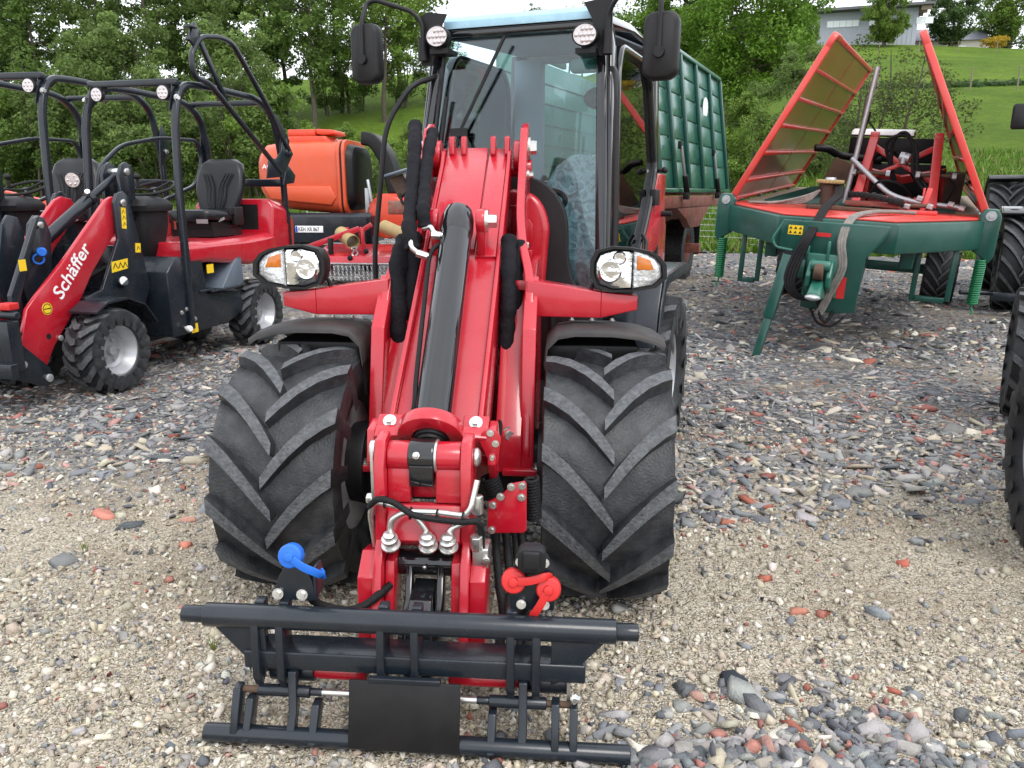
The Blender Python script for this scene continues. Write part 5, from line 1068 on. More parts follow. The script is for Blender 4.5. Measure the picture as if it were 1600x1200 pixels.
    m = MB(); m.lathe([(.012, 0), (.012, .04), (.026, .05), (.03, .08), (.02, .10), (0, .10)], (.46, .86, .36), (1, -.5, 0), 14); B(m, 'knob', 'white', None, 0)
    m = MB(); m.bb(.47, .473, .93, 1.02, .30, .38); m.bb(.4605, .463, 1.24, 1.34, .80, .88); B(m, 'warning_sticker', 'yellow', None, 0)
    # red body with side hood
    m = MB(); m.loft([[Vector((x, y, z)) for x, z in ((-.44, z0), (.44, z0), (.47, z0 + .04), (.47, z1 - .05), (.40, z1), (-.40, z1), (-.47, z1 - .05), (-.47, z0 + .04))] for y, z0, z1 in ((1.02, .90, 1.09), (1.30, .90, 1.09), (1.95, .82, 1.09), (2.2, .82, 1.10), (2.45, .80, 1.12))]); B(m, 'body', 'red', None, .012)
    m = MB(); m.loft([[Vector((x, y, z)) for x, z in ((-.46, .8), (.46, .8), (.47, z1 - .08), (.40, z1), (-.40, z1), (-.47, z1 - .08))] for y, z1 in ((2.40, 1.12), (2.44, 1.46), (2.68, 1.42), (2.84, 1.30))]); hd = B(m, 'engine_hood', 'red', None, .02)
    m = MB(); m.bb(.472, .476, 2.72, 2.76, .95, 1.32); m.bb(-.3, .3, 2.402, 2.418, 1.14, 1.40); B(m, 'hood_slot', 'black', hd, 0)
    m = MB(); m.bb(-.20, .18, .92, 1.02, .98, 1.0); m.prism([(.84, .98), (.84, 1.40), (1.0, 1.44), (1.12, 1.36), (1.12, .98)], 'x', -.02, .02)
    m = MB(); m.loft([[Vector((x, y, z)) for x, y in rrect(.02, yc, wx, wy, .05)] for yc, z, wx, wy in ((1.00, .96, .18, .24), (1.0, 1.06, .26, .30), (1.02, 1.24, .30, .34), (1.02, 1.36, .30, .36))]); m.loft([[Vector((x, y, z)) for x, y in rrect(.02, 1.02, wx, wy, .06)] for z, wx, wy in ((1.362, .36, .42), (1.41, .38, .44), (1.46, .32, .36), (1.49, .2, .2))]); B(m, 'steering_console', 'black', None, 0, 50)
    m = MB(); c = Vector((.02, 1.20, 1.56)); ax = Vector((0, -.35, 1)); m.ring(c, ax, .185, .014, 32, 8); m.cyl(c - ax * .12, c, .045, .03, 14)
    for a in (.4, 2.5, 4.6): u_ = ax.orthogonal().normalized(); v_ = ax.normalized().cross(u_); m.tube([c - ax * .02, c + (u_ * math.cos(a) + v_ * math.sin(a)) * .18], .011, 6)
    m.cyl(c + Vector((-.16, .0, .01)), c + Vector((-.16, .0, .08)), .014); m.ball(c + Vector((-.16, 0, .10)), .03); B(m, 'steering_wheel', 'black', None, 0)
    # seat
    sy = seatdy
    m = MB(); m.loft([[Vector((p[0], y + sy, z + p[1])) for p in rrect(0, 0, .48 * k, .10, .04)] for y, z, k in ((1.66, 1.30, .75), (1.70, 1.31, 1), (2.0, 1.29, 1.04), (2.18, 1.32, .95))])
    m.bb(-.23, .23, 1.72 + sy, 2.20 + sy, 1.10, 1.17); m.bb(-.20, .20, 1.75 + sy, 2.18 + sy, 1.17, 1.24)
    m.loft([[Vector((p[0], y + p[1] + sy, z)) for p in rrect(0, 0, .50 * k, .11, .045)] for y, z, k in ((2.18, 1.30, .76), (2.20, 1.40, .92), (2.23, 1.54, 1.08), (2.27, 1.68, 1.06), (2.31, 1.80, .92), (2.33, 1.85, .58))]); se = B(m, 'seat', 'seat', None, 0, 55)
    m = MB()
    for s in (-1, 1):
        for o_ in (.03, .065, .10): m.tube(crv([(s * o_ * .7, 2.118 + sy, 1.36), (s * o_, 2.135 + sy, 1.46), (s * (o_ + .01), 2.165 + sy, 1.58), (s * (o_ + .07), 2.205 + sy, 1.71)], 4), .008, 6)
    B(m, 'seat_ribs', 'seat', se, 0)
    m = MB(); m.bb(.22, .27, 2.05 + sy, 2.2 + sy, 1.2, 1.38); m.bb(.235, .262, 1.98 + sy, 2.06 + sy, 1.30, 1.38); B(m, 'belt_buckle', 'black', se, .01)
    m = MB(); m.prism([(1.80 + sy, 1.24), (1.90 + sy, 1.26), (1.90 + sy, 1.29), (1.84 + sy, 1.27)], 'x', .241, .246); m.bb(.1, .22, 1.655 + sy, 1.665 + sy, 1.23, 1.27); B(m, 'seat_badge', 'steel', se, 0)
    # roll-over frame
    tz = topz
    for s in (-1, 1):
        m = MB(); m.bar(fil([(s * .47, .93, .34), (s * .47, .95, 1.0), (s * .46, .96, 1.5), (s * .45, 1.02, 2.15 + tz), (s * .44, 1.14, 2.42 + tz), (s * .43, 1.5, 2.445 + tz), (s * .43, 2.35, 2.43 + tz), (s * .43, 2.62, 2.30 + tz), (s * .44, 2.72, 1.9), (s * .45, 2.72, 1.2)], .16, 6), .055, .055, (s, 0, 0)); f_ = B(m, 'rollover_post', 'dark', None, .010)
        m = MB(); m.prism([(1.0, 2.18 + tz), (1.08, 2.44 + tz), (1.50, 2.47 + tz), (1.30, 2.40 + tz), (1.12, 2.28 + tz)], 'x', s * .41 - .004, s * .41 + .004); m.prism([(2.62, 1.80), (2.80, 1.9), (2.84, 2.06), (2.70, 2.22), (2.66, 2.1)], 'x', s * .478 - .005, s * .478 + .005); B(m, 'gusset', 'dark', f_, .002)
        m = MB(); m.bolt((s * .455, 1.06, 2.30 + tz), (s, -.3, 0), .02, .02); m.bolt((s * .485, 2.74, 1.95), (s, 0, 0), .018, .02); B(m, 'bolts', 'chrome', f_, 0)
    m = MB(); m.bar([(-.44, 1.10, 2.43 + tz), (.44, 1.10, 2.43 + tz)], .06, .055); B(m, 'roof_crossbar', 'dark', None, .008)
    m = MB(); m.bar([(-.43, 2.5, 2.41 + tz), (.43, 2.5, 2.41 + tz)], .06, .05); m.bar([(-.44, 2.74, 1.62), (.44, 2.74, 1.62)], .05, .08); B(m, 'roof_crossbar', 'dark', None, .008)
    for x in (-.30, .36):
        c = Vector((x, 1.02, 2.34 + tz)); m = MB(); m.lathe([(.03, .06), (.055, .03), (.062, .0), (.062, -.012), (.055, -.014), (.055, -.006)], c, (0, 1, 0), 24); m.bb(x - .04, x + .04, 1.03, 1.10, 2.38 + tz, 2.40 + tz); l_ = B(m, 'work_lamp', 'black', None, 0, 50)
        m = MB(); m.lathe([(.056, 0), (.054, .006), (0, .008)], c + Vector((0, -.006, 0)), (0, -1, 0), 22)
        for a in range(6): m.ball(c + Vector((.034 * math.cos(a * 1.047), -.012, .034 * math.sin(a * 1.047))), .012, 8, (1, .5, 1))
        m.ball(c + Vector((0, -.012, 0)), .012, 8, (1, .5, 1)); B(m, 'lamp_lens', 'led', l_, 0, 60)
    if raised:    # the right-hand side frame swung up over the roof
        def fp(y, z): return (.50 + (z - 1.8) * .02, y, z)
        m = MB(); m.bar(fil([fp(2.60, 1.72), fp(1.45, 2.47), fp(1.25, 2.48), fp(1.22, 2.65), fp(1.36, 2.83), fp(1.66, 2.88), fp(1.86, 2.86), fp(2.45, 2.32), fp(2.62, 2.10), fp(2.78, 1.95)], .14, 6), .04, .04, (1, 0, 0)); d_ = B(m, 'raised_side_frame', 'dark', None, .008)
        m = MB(); m.bar([fp(1.70, 2.33), fp(1.36, 2.80)], .045, .03, (1, 0, 0)); m.prism([(1.20, 2.78), (1.30, 2.72), (1.38, 2.86), (1.30, 2.94), (1.26, 2.88)], 'x', .505, .53); m.bb(.50, .58, 1.18, 1.26, 2.87, 2.89); B(m, 'latch_bar', 'dark', d_, .004)
        m = MB(); m.prism([(2.30, 1.66), (2.62, 1.68), (2.86, 1.92), (2.74, 2.08), (2.66, 2.06), (2.62, 1.94), (2.50, 1.86), (2.36, 1.85)], 'x', .495, .505); m.prism([(2.64, 1.60), (2.86, 1.62), (2.90, 1.70), (2.74, 1.82)], 'x', .48, .494); m.bolt((.506, 2.76, 1.92), (1, 0, 0), .03, .02); B(m, 'hinge_plate', 'dark', d_, .003)
        m = MB(); m.prism([(2.44, 2.28), (2.56, 2.30), (2.72, 2.12), (2.72, 1.98), (2.62, 2.06)], 'x', .507, .514); B(m, 'handle_plate', 'black', d_, .002)
    # left-hand side frame, closed
    m = MB(); m.bar(fil([(-.48, 1.08, 1.05), (-.48, 1.06, 1.45), (-.48, 1.14, 1.74), (-.48, 1.45, 1.95), (-.48, 2.0, 2.05), (-.48, 2.6, 2.06), (-.48, 2.66, 1.86), (-.48, 2.52, 1.6), (-.48, 1.75, 1.38), (-.48, 1.10, 1.22)], .12, 5), .035, .035, (1, 0, 0)); B(m, 'side_frame', 'dark', None, .006)
    m = MB(); m.lathe([(.03, .05), (.06, .02), (.068, 0), (.068, -.012), (.06, -.014)], (-.20, .52, 1.62), (-.3, 1, .1), 22); m.tube([(-.20, .54, 1.60), (-.19, .56, 1.45)], .02, 6); l_ = B(m, 'front_lamp', 'black', None, 0, 50)
    m = MB(); m.lathe([(.061, 0), (.058, .006), (0, .008)], (-.198, .512, 1.62), (.3, -1, -.1), 22)
    for a in range(6): m.ball(Vector((-.198, .506, 1.62)) + Vector((.036 * math.cos(a * 1.047), .01 * math.cos(a * 1.047), .036 * math.sin(a * 1.047))), .012, 8, (1, .5, 1))
    B(m, 'lamp_lens', 'led', l_, 0, 60)
    return E_
compact_loader((-3.54, 5.98, 0), 14, 'compact red loader with raised black side frame, white lettering on its arm', True)
compact_loader((-4.66, 6.06, 0), 9, 'compact red loader at the left edge, partly hidden by the lettered one', False, -.35, .07)

# ================================================================== conveyor trailer with raised red flaps
def yprot(yaw, pitch, roll):
    return (Matrix.Rotation(R_(-yaw), 3, 'Z') @ Matrix.Rotation(R_(pitch), 3, 'X') @ Matrix.Rotation(R_(roll), 3, 'Y'))
CR = yprot(28.6, 2.6, 3.3); CO = Vector((3.4316, 8.1895, .0036))
CT = empty('conveyor_trailer', CO, rot=CR.to_euler()); tag(CT, 'green framed conveyor trailer with two raised red side flaps, standing on its jack', 'trailer')
def c_ground(x, y): return -(CO.z + CR[2][0] * x + CR[2][1] * y) / CR[2][2]
B = lambda mb, name, mt, par=None, bev=.004, sharp=40: mb.build(name, mt, par or CT, bev, sharp)
m = MB(); P = [(-1.22, .0, 1.19), (-.50, -.97, 1.19), (.50, -.97, 1.19), (1.22, .0, 1.19)]
m.prism([(-1.26, .02), (-.52, -1.01), (.52, -1.01), (1.26, .02), (1.16, .02), (.48, -.92), (-.48, -.92), (-1.16, .02)], 'z', 1.05, 1.325); fb = B(m, 'front_beam', 'green', None, .015)
m = MB()
for s in (-1, 1):
    m.prism([(s * 1.15, 1.04), (s * 1.24, .98), (s * 1.31, .93), (s * 1.345, 1.0), (s * 1.345, 1.37), (s * 1.31, 1.44), (s * 1.20, 1.44), (s * 1.16, 1.38)], 'y', -.05, .05)
B(m, 'end_cheek', 'green', fb, .012)
m = MB()
for s in (-1, 1): m.cyl((s * 1.255, -.052, 1.375), (s * 1.255, -.066, 1.375), .048, .044, 20); m.bolt((s * 1.255, -.066, 1.375), (0, -1, 0), .018, .012)
B(m, 'bolts', 'steel', fb, 0)
m = MB(); m.prism([(-1.2, .02), (-.48, -.96), (.48, -.96), (1.2, .02), (1.2, .45), (-1.2, .45)], 'z', 1.328, 1.345); B(m, 'front_deck', 'trred', None, .003)
m = MB()
for s in (-1, 1): m.bb(s * .62 - .06, s * .62 + .06, -.6, 4.3, .88, 1.27); m.bb(s * 1.2 - .04, s * 1.2 + .04, .05, 4.2, 1.10, 1.32)
for y in (.3, 1.4, 2.6, 3.7): m.bb(-1.16, 1.16, y, y + .1, 1.0, 1.2)
B(m, 'chassis', 'green', None, .01)
for s in (-1, 1): m = MB(); m.bb(s * 1.07 - .11, s * 1.07 + .11, .46, 4.2, 1.325, 1.345); B(m, 'side_board', 'steel' if False else 'wood', None, .003)
slm = MB().prism([(-.035, 0), (.05, 0), (.02, .06), (-.035, .075)], 'x', -.95, .95).mesh('slat', 'green', .003)
for i in range(26): linkmesh('slat', slm, CT, (0, .52 + i * .145, 1.30))
# flaps
for s in (-1, 1):
    b0 = Vector((s * 1.22, .06, 1.38)); t0 = Vector((s * .40, .06, 3.0)); L_ = 4.0; u_ = t0 - b0; nrm = Vector((s * u_.z, 0, -s * u_.x)).normalized()
    b1 = Vector((s * 1.22, .06 + L_, 1.38)) if s < 0 else Vector((1.06, .06 + L_, 1.47)); t1 = Vector((s * .40, .06 + L_, 3.0)) if s < 0 else Vector((.50, .06 + L_, 2.76))
    def fp_(t, q): return (b0.lerp(t0, t)).lerp(b1.lerp(t1, t), q)
    m = MB(); m.bar([b0, b0 + u_ * .5, t0 - u_ * .05], .06, .065, nrm); m.bar(fil([t0 - u_ * .06, t0 + u_ * .01, fp_(1.01, .08)], .1, 5), .06, .065, nrm); m.bar([fp_(1.01, .07), fp_(1.01, 1)], .05, .06, nrm)
    m.bar([b1, t1], .04, .05, nrm); m.bar([fp_(0, .01), b1], .05, .05, nrm)
    fl = B(m, 'side_flap', 'trred', None, .010)
    npan = 4
    for k_ in range(npan):
        q0 = .01 + .985 * k_ / npan; q1 = .01 + .985 * (k_ + 1) / npan - .001; o_ = nrm * (.004 * (k_ % 2))
        nn_ = 4; m = MB()
        for side_ in (1,):
            lo_ = [fp_(t, q) + o_ - nrm * .006 for t in np.linspace(.01, 1, nn_) for q in (q0, q1)]; hi_ = [fp_(t, q) + o_ + nrm * .006 for t in np.linspace(.01, 1, nn_) for q in (q0, q1)]
            fs = [(2 * i, 2 * i + 1, 2 * i + 3, 2 * i + 2) for i in range(nn_ - 1)] + [(8 + 2 * i, 8 + 2 * i + 2, 8 + 2 * i + 3, 8 + 2 * i + 1) for i in range(nn_ - 1)] + [(2 * i, 2 * i + 2, 10 + 2 * i, 8 + 2 * i) for i in range(nn_ - 1)] + [(2 * i + 1, 9 + 2 * i, 11 + 2 * i, 2 * i + 3) for i in range(nn_ - 1)] + [(0, 8, 9, 1), (6, 7, 15, 14)]
            m.add(lo_ + hi_, fs)
        B(m, 'panel', 'inner', fl, 0)
    for t in (.13, .31, .485, .65, .82):
        m = MB(); m.bar([fp_(t, .008) - nrm * .02, fp_(t, .995) - nrm * .02], .028, .035, u_); B(m, 'rib', 'trred', fl, .004)
    m = MB()
    for k_ in range(4): q0 = b0 + Vector((0, .4 + k_ * 1.05, -.02)); m.cyl(q0 - Vector((0, .05, 0)), q0 + Vector((0, .05, 0)), .03, None, 12)
    B(m, 'hinge', 'green', fl, .003)
# hitch
m = MB(); m.prism([(-.46, 1.30), (.46, 1.30), (.46, 1.22), (.30, 1.00), (.28, .50), (.10, .47), (-.20, .50), (-.22, .98), (-.46, 1.05)], 'y', -1.10, -1.013); hp = B(m, 'hitch_plate', 'green', None, .008)
m = MB(); m.prism([(-1.012, .5), (-1.012, 1.04), (.6, 1.04), (.2, .92), (-.5, .6)], 'x', .19, .25); m.prism([(-1.012, .5), (-1.012, 1.04), (.6, 1.04), (.2, .92), (-.5, .6)], 'x', -.2, -.14); B(m, 'drawbar_web', 'green', hp, .006)
m = MB(); m.bb(-.19, .10, -1.16, -1.10, .62, 1.02)
for s in (-1, 1): m.prism([(-1.16, .70), (-1.16, .98), (-1.26, .96), (-1.36, .84), (-1.34, .74), (-1.24, .68)], 'x', -.05 + s * .085 - .022, -.05 + s * .085 + .022)
m.hexa([(-.12, -1.50, .66), (.02, -1.50, .66), (.03, -1.28, .64), (-.13, -1.28, .64)], [(-.10, -1.50, .71), (.0, -1.50, .71), (.0, -1.28, .82), (-.10, -1.28, .82)]); m.cyl((-.13, -1.30, .93), (.04, -1.30, .93), .05, None, 18); m.bb(-.21, -.18, -1.13, -1.10, .9, 1.08); m.bb(-.03, .0, -1.18, -1.12, .95, 1.14)
B(m, 'coupling_head', 'springg' if False else 'green2', hp, .012)
m = MB(); m.cyl((-.09, -1.33, .88), (-.01, -1.33, .88), .075, None, 18); B(m, 'coupling_pin', 'rust', hp, .01)
m = MB(); m.ball((-.05, -1.52, .675), .07, 14, (1, .7, .4)); B(m, 'coupling_tip', 'steel', hp, 0)
m = MB(); m.bb(-.40, -.27, -1.104, -1.101, 1.17, 1.255); sk = B(m, 'warning_sticker', 'yellow', hp, 0)
m = MB()
for i in range(3):
    for j in range(2): cx, cz = -.378 + i * .043, 1.192 + j * .04; m.prism([(cx - .014, cz - .011), (cx + .014, cz - .011), (cx, cz + .014)], 'y', -1.1058, -1.1044)
B(m, 'pictogram', 'mark', sk, 0)
m = MB(); m.bb(-.15, -.02, -1.104, -1.101, 1.17, 1.205); m.bb(.08, .17, -1.104, -1.101, .62, .82); B(m, 'red_plate', 'redcap', hp, 0)
jx, jy = -.43, -1.30; jz = c_ground(jx - .06, jy - .10)
m = MB(); a0 = Vector((-.36, -1.14, .98)); a1 = Vector((jx - .06, jy - .10, jz)); m.bar([a0, a0.lerp(a1, .62)], .095, .095, (0, 1, 0)); m.bar([a0.lerp(a1, .60), a1], .072, .072, (0, 1, 0)); m.bb(-.40, -.2, -1.16, -1.10, .78, .95); jk = B(m, 'parking_jack', 'green', None, .006)
m = MB(); m.tube(fil([(-.33, -1.16, 1.03), (-.48, -1.18, 1.05), (-.52, -1.18, 1.12), (-.44, -1.16, 1.28)], .05), .013, 8); B(m, 'crank_handle', 'green2', jk, 0)
# side gates and springs
for x0, x1, z0 in ((-1.0, -.77, .53), (.69, 1.05, .53)):
    m = MB(); m.bb(x0, x0 + .05, -.22, -.19, z0, 1.06); m.bb(x1 - .05, x1, -.22, -.19, z0 + .02, 1.06); m.bb(x0 + .051, x1 - .051, -.235, -.175, z0, z0 + .05); B(m, 'gate_frame', 'green', None, .004)
for s in (-1, 1):
    c = coil((s * 1.25, -.02, .52), .042, .44, 20, .0115, (0, 0, 1)); sp = B(c, 'spring', 'springg', None, 0)
    m = MB(); m.tube(crv([(s * 1.25, -.02, .96), (s * 1.25, .0, 1.0), (s * 1.27, .03, 1.04), (s * 1.27, .0, 1.08)], 4), .010, 6); m.tube(crv([(s * 1.25, -.02, .53), (s * 1.25, -.03, .48), (s * 1.27, -.05, .45), (s * 1.25, -.06, .43)], 4), .010, 6); B(m, 'hook', 'springg', sp, 0)
WR = .50
agt = tyre_mesh(WR, .42, .28, 18, .03, .05, .50, False, 'rub')
for s in (-1, 1):
    rm = rim_mb(.28, .42, .10, s).mesh('rim', 'silver'); rbm = rim_bolts(.28, .42, .10, s, 6, .08).mesh('hub', 'steel')
    wheel(CT, (s * .98, 3.75, c_ground(s * .98, 3.75) + WR - .01), agt, rm, rbm)
m = MB(); m.bb(-.85, .85, 3.69, 3.81, .26, .40); m.bb(-.66, -.58, 3.6, 3.9, .40, .9); m.bb(.58, .66, 3.6, 3.9, .40, .9); B(m, 'axle', 'green', None, .008)
# red tower frame with braces on the deck
m = MB()
m.bar([(.0, .45, 1.345), (.04, 1.10, 2.06)], .075, .09, (1, 0, 0)); m.bar([(.74, .30, 1.345), (.68, 1.10, 2.06)], .075, .09, (1, 0, 0)); m.bar([(-.12, .02, 1.365), (.80, .02, 1.365)], .12, .04)
for x in (.04, .68): m.cyl((x - .045, 1.12, 2.08), (x + .045, 1.12, 2.08), .055, None, 18); m.prism([(1.14, 2.06), (1.14, 1.36), (1.40, 1.36)], 'x', x - .02, x + .02)
m.bar([(.05, 1.06, 1.98), (.36, 1.0, 1.80), (.67, 1.06, 1.98)], .06, .06, (0, 1, 0)); m.bar([(.02, .85, 1.62), (.36, .98, 1.80), (.70, .85, 1.62)], .05, .05, (0, 1, 0)); m.prism([(.02, 1.345), (.34, 1.345), (.06, 1.60), (.02, 1.60)], 'x', .64, .66)
m.bar([(.66, .0, 1.35), (.70, .04, 1.60)], .03, .05, (1, 0, 0)); tw = B(m, 'tower_frame', 'red2', None, .006)
m = MB()
for x in (.05, .68): m.cyl((x - .12, .72, 1.70), (x + .2, .72, 1.70), .022, None, 10)
m.cyl((.50, .0, 1.42), (.70, .0, 1.43), .02, None, 8); B(m, 'cross_pin', 'rust', tw, .003)
m = MB()
for x in (.05, .68):
    for o_ in (-.13, .21): m.cyl((x + o_ - .02, .72, 1.70), (x + o_ + .02, .72, 1.70), .036, None, 6)
for p in ((.50, -.02, 1.42), (.70, -.01, 1.43), (.60, .02, 1.50), (.98, .2, 1.42), (.88, .22, 1.45)): m.cyl(V3(p), V3(p) + Vector((.05, -.01, -.01)), .028, None, 6)
B(m, 'nuts', 'steel', tw, 0)
for i, P in enumerate(([(-.10, 1.3, 1.40), (.02, 1.35, 1.70), (.36, 1.4, 1.62)], [(.36, 1.4, 1.62), (.78, 1.35, 1.72), (.84, 1.3, 1.40)], [(.10, .75, 1.42), (.60, .70, 1.42)])):
    m = MB(); m.bar([V3(p) for p in P], .07, .09, (0, -.3, 1)); B(m, 'cross_arm', 'red2', tw, .006)
for P in ([(.1, .6, 1.42), (.2, .5, 1.62), (.4, .55, 1.60), (.55, .7, 1.45)], [(-.05, 1.2, 1.7), (.2, 1.15, 1.95), (.45, 1.2, 1.72), (.6, 1.2, 1.5)], [(.75, 1.1, 1.75), (.9, .9, 1.62), (.86, .6, 1.45)], [(.2, .2, 1.38), (.35, .12, 1.46), (.5, .2, 1.40), (.8, .3, 1.38)]):
    m = MB(); m.tube(crv(P, 6), .015, 7); B(m, 'hose', 'hose', None, 0)
# engine block with pale hood on the deck
m = MB(); m.bb(-.22, .80, 1.9, 2.6, 1.36, 1.78); m.bb(-.30, .72, 2.0, 2.5, 1.80, 2.08); m.tube(crv([(-.65, 1.6, 1.94), (-.5, 1.65, 1.93), (-.35, 1.8, 1.86), (.1, 1.9, 1.82)], 5), .045, 10); en = B(m, 'engine_block', 'blackm', None, .02)
m = MB(); m.loft([[Vector((x, y, z + .02)) for y, z in ((1.98, 2.09), (2.06, 2.14), (2.26, 2.165), (2.46, 2.14), (2.54, 2.09), (2.46, 2.075), (2.06, 2.075))] for x in (-.30, -.26, .36, .40)]); B(m, 'hood', 'white', en, .01)
m = MB(); m.bar([(-.42, 1.4, 1.40), (-.26, 1.5, 1.80)], .25, .03, (0, -1, .3)); m.bb(.82, 1.0, 1.2, 2.0, 1.40, 1.72); B(m, 'rusty_bracket', 'rust', None, .01)
# grey pipes
m = MB(); m.tube([(-.13, .72, 1.36), (-.09, .74, 1.85), (-.02, .8, 2.78)], .028, 12); m.tube(fil([(-.12, .70, 1.84), (.32, .45, 1.50), (.55, .40, 1.44), (.98, .40, 1.41)], .15), .026, 12); B(m, 'grey_pipe', 'steel', None, 0)
m = MB(); m.bar([(-.12, 1.2, 2.0), (-.07, 1.25, 2.35)], .03, .05); m.bar([(-.06, 1.25, 2.25), (.03, 1.25, 2.14)], .02, .02); B(m, 'lever', 'black', None, .004)
# drive motor with sprocket and chain
m = MB(); m.cyl((-.22, -.02, 1.346), (-.22, -.02, 1.59), .075, .07, 20); m.bb(-.40, .30, -.18, .08, 1.346, 1.385); mo = B(m, 'drive_motor', 'rust', None, .006)
m = MB(); tooth = [(.135 * math.cos(a) * (1 if i % 2 else .88), .135 * math.sin(a) * (1 if i % 2 else .88)) for i, a in enumerate(np.linspace(0, 2 * math.pi, 49)[:-1])]
m.prism([(x - .22, y - .02) for x, y in tooth], 'z', 1.605, 1.635); B(m, 'sprocket', 'yellow' if False else 'card', mo, .002)
m = MB(); m.cyl((-.22, -.02, 1.636), (-.22, -.02, 1.66), .06, .05, 20); B(m, 'sprocket_hub', 'steel', mo, .004)
m = MB(); pts = crv([(-.02, .02, 1.50), (.10, -.04, 1.505), (.25, -.1, 1.49), (.42, -.12, 1.46), (.47, -.06, 1.45), (.42, .02, 1.46), (.2, .08, 1.5)], 6)
for i, p in enumerate(pts): m.bb(p.x - .014, p.x + .014, p.y - .02, p.y + .02, p.z - .022, p.z + .022) if i % 2 else m.bb(p.x - .018, p.x + .018, p.y - .028, p.y + .028, p.z - .03, p.z + .03)
B(m, 'drive_chain', 'blackm', mo, .003)
m = MB(); m.bb(-.05, .46, -.10, .10, 1.40, 1.44); B(m, 'chain_tray', 'rustred', mo, .004)
for i in range(4):
    o_ = .018 * i
    m = MB(); m.tube(crv([(-.16 + o_, -.06, 1.58), (-.12 + o_, -.35, 1.50), (-.16 + o_, -.80, 1.42), (-.22 + o_, -1.13, 1.20), (-.32 + o_ * 1.5, -1.20, .95), (-.34 + o_ * 1.4, -1.24, .72), (-.20 + o_, -1.22, .60), (-.06 + o_, -1.18, .66)], 7), .017, 8); B(m, 'hose', 'hose', None, 0)
for i in range(3):
    o_ = .022 * i
    m = MB(); m.tube(crv([(.62 - .1 * i, -.28, 1.375), (.40, -.35 - o_, 1.38), (.22 + o_, -.62, 1.38), (.10 + o_, -1.0, 1.34), (.06 + o_, -1.14, 1.15), (.10 + o_, -1.16, .92), (.04 + o_, -1.15, .70), (-.04 + o_, -1.14, .46)], 7), .018, 8); B(m, 'hose', 'greyhose', None, 0)
for i in range(4):
    m = MB(); m.tube(crv([(-.30, -.08, 1.53), (-.45, -.15, 1.46 - .02 * i), (-.75 - .06 * i, -.22, 1.38), (-1.0 + .04 * i, -.1, 1.37)], 6), .012, 7); B(m, 'hose', 'greyhose', None, 0)
for i in range(2):
    m = MB(); m.tube(crv([(.30 + .03 * i, 1.0, 1.62), (.24 - .06 * i, .98, 2.0), (.34, .95, 2.13 - .03 * i), (.46 + .02 * i, .9, 1.98), (.50 + .05 * i, .8, 1.72), (.72 + .04 * i, .6, 1.46)], 7), .019, 8); B(m, 'hose', 'hose', None, 0)
m = MB(); m.cyl((.34, .9, 1.88), (.44, .88, 1.86), .05, None, 12); m.cyl((.38, .88, 1.92), (.38, .86, 1.80), .03, None, 8); B(m, 'hose_coupler', 'steel', None, .004)
m = MB(); m.tube(crv([(-.1, -1.12, .5), (-.02, -1.14, .38), (.10, -1.14, .36), (.2, -1.1, .45)], 6), .012, 7); m.tube(crv([(-.05, -1.13, .6), (.0, -1.15, .44), (.06, -1.15, .40), (.1, -1.12, .5)], 6), .016, 7); B(m, 'hose', 'hose', None, 0)

# ================================================================== green tipping trailer
GT = empty('tipping_trailer', (2.5, 11.7, 0), -25); tag(GT, 'green ribbed tipping trailer on a rusty red chassis behind the cab', 'trailer')
B = lambda mb, name, mt, par=None, bev=.004, sharp=40: mb.build(name, mt, par or GT, bev, sharp)
Z0, Z1 = 1.58, 3.52; YA, YB = -1.2, 3.85
def sx_(z): return -.26 * (z - Z0) / (Z1 - Z0)
ribs = [YA, -.35, .55, 1.62, 2.72, YB]
m = MB(); m.slab([(sx_(Z0) - .045, YA, Z0), (sx_(Z0) - .045, YB, Z0), (sx_(Z1) - .045, YB - .12, Z1), (sx_(Z1) - .045, YA, Z1)], .02); sw = B(m, 'side_wall', 'green2', None, .003)
rows = [Z0, 1.96, 2.28, 2.60, 2.92, 3.22, Z1]
for i in range(5):
    for j in range(6):
        z0, z1 = rows[j] + .012, rows[j + 1] - .012; y0, y1 = ribs[i] + .05, ribs[i + 1] - .05
        m = MB(); m.slab([(sx_(z0) - .026, y0, z0), (sx_(z0) - .026, y1, z0), (sx_(z1) - .026, y1, z1), (sx_(z1) - .026, y0, z1)], .014); B(m, 'panel', 'green2', sw, .004)
for i, y in enumerate(ribs): m = MB(); m.bar([(.01, y, Z0 - .02), (sx_(Z1) + .01, y - (.1 if i == 5 else 0), Z1)], .085, .055, (1, 0, 0)); B(m, 'rib', 'green', sw, .008)
m = MB(); m.bar([(sx_(Z1) + .0, YA, Z1 + .03), (sx_(Z1) + .0, YB - .1, Z1 + .03)], .07, .06); m.bar([(.005, YA, Z0 - .03), (.005, YB, Z0 - .03)], .07, .06); B(m, 'top_rail', 'green2', sw, .008)
m = MB(); 
for k_, y in ((0, -.35), (1, 2.1)):
    mm = MB(); mm.cyl((.06, y - .05, 2.15), (.09, y + .16, 1.72), .022, None, 12); r_ = B(mm, 'flap_ram', 'silver', None, .002)
    mm = MB(); mm.cyl((.09, y + .15, 1.76), (.11, y + .26, 1.50), .042, None, 14); mm.bb(.02, .07, y - .09, y - .02, 2.12, 2.22); mm.bb(.06, .14, y + .2, y + .32, 1.42, 1.52); B(mm, 'ram_body', 'blackm', r_, .004)
m = MB(); m.lathe([(.0, 0), (.09, 0), (.09, .002), (0, .002)], (0, 0, 0), (0, 0, 1), 24); m.v = [Vector((sx_(2.92) - .004 + v.z, 2.28 + v.x * 2.4, 2.92 + v.y * 1.9)) for v in m.v]; B(m, 'oval_sticker', 'wprint', sw, 0)
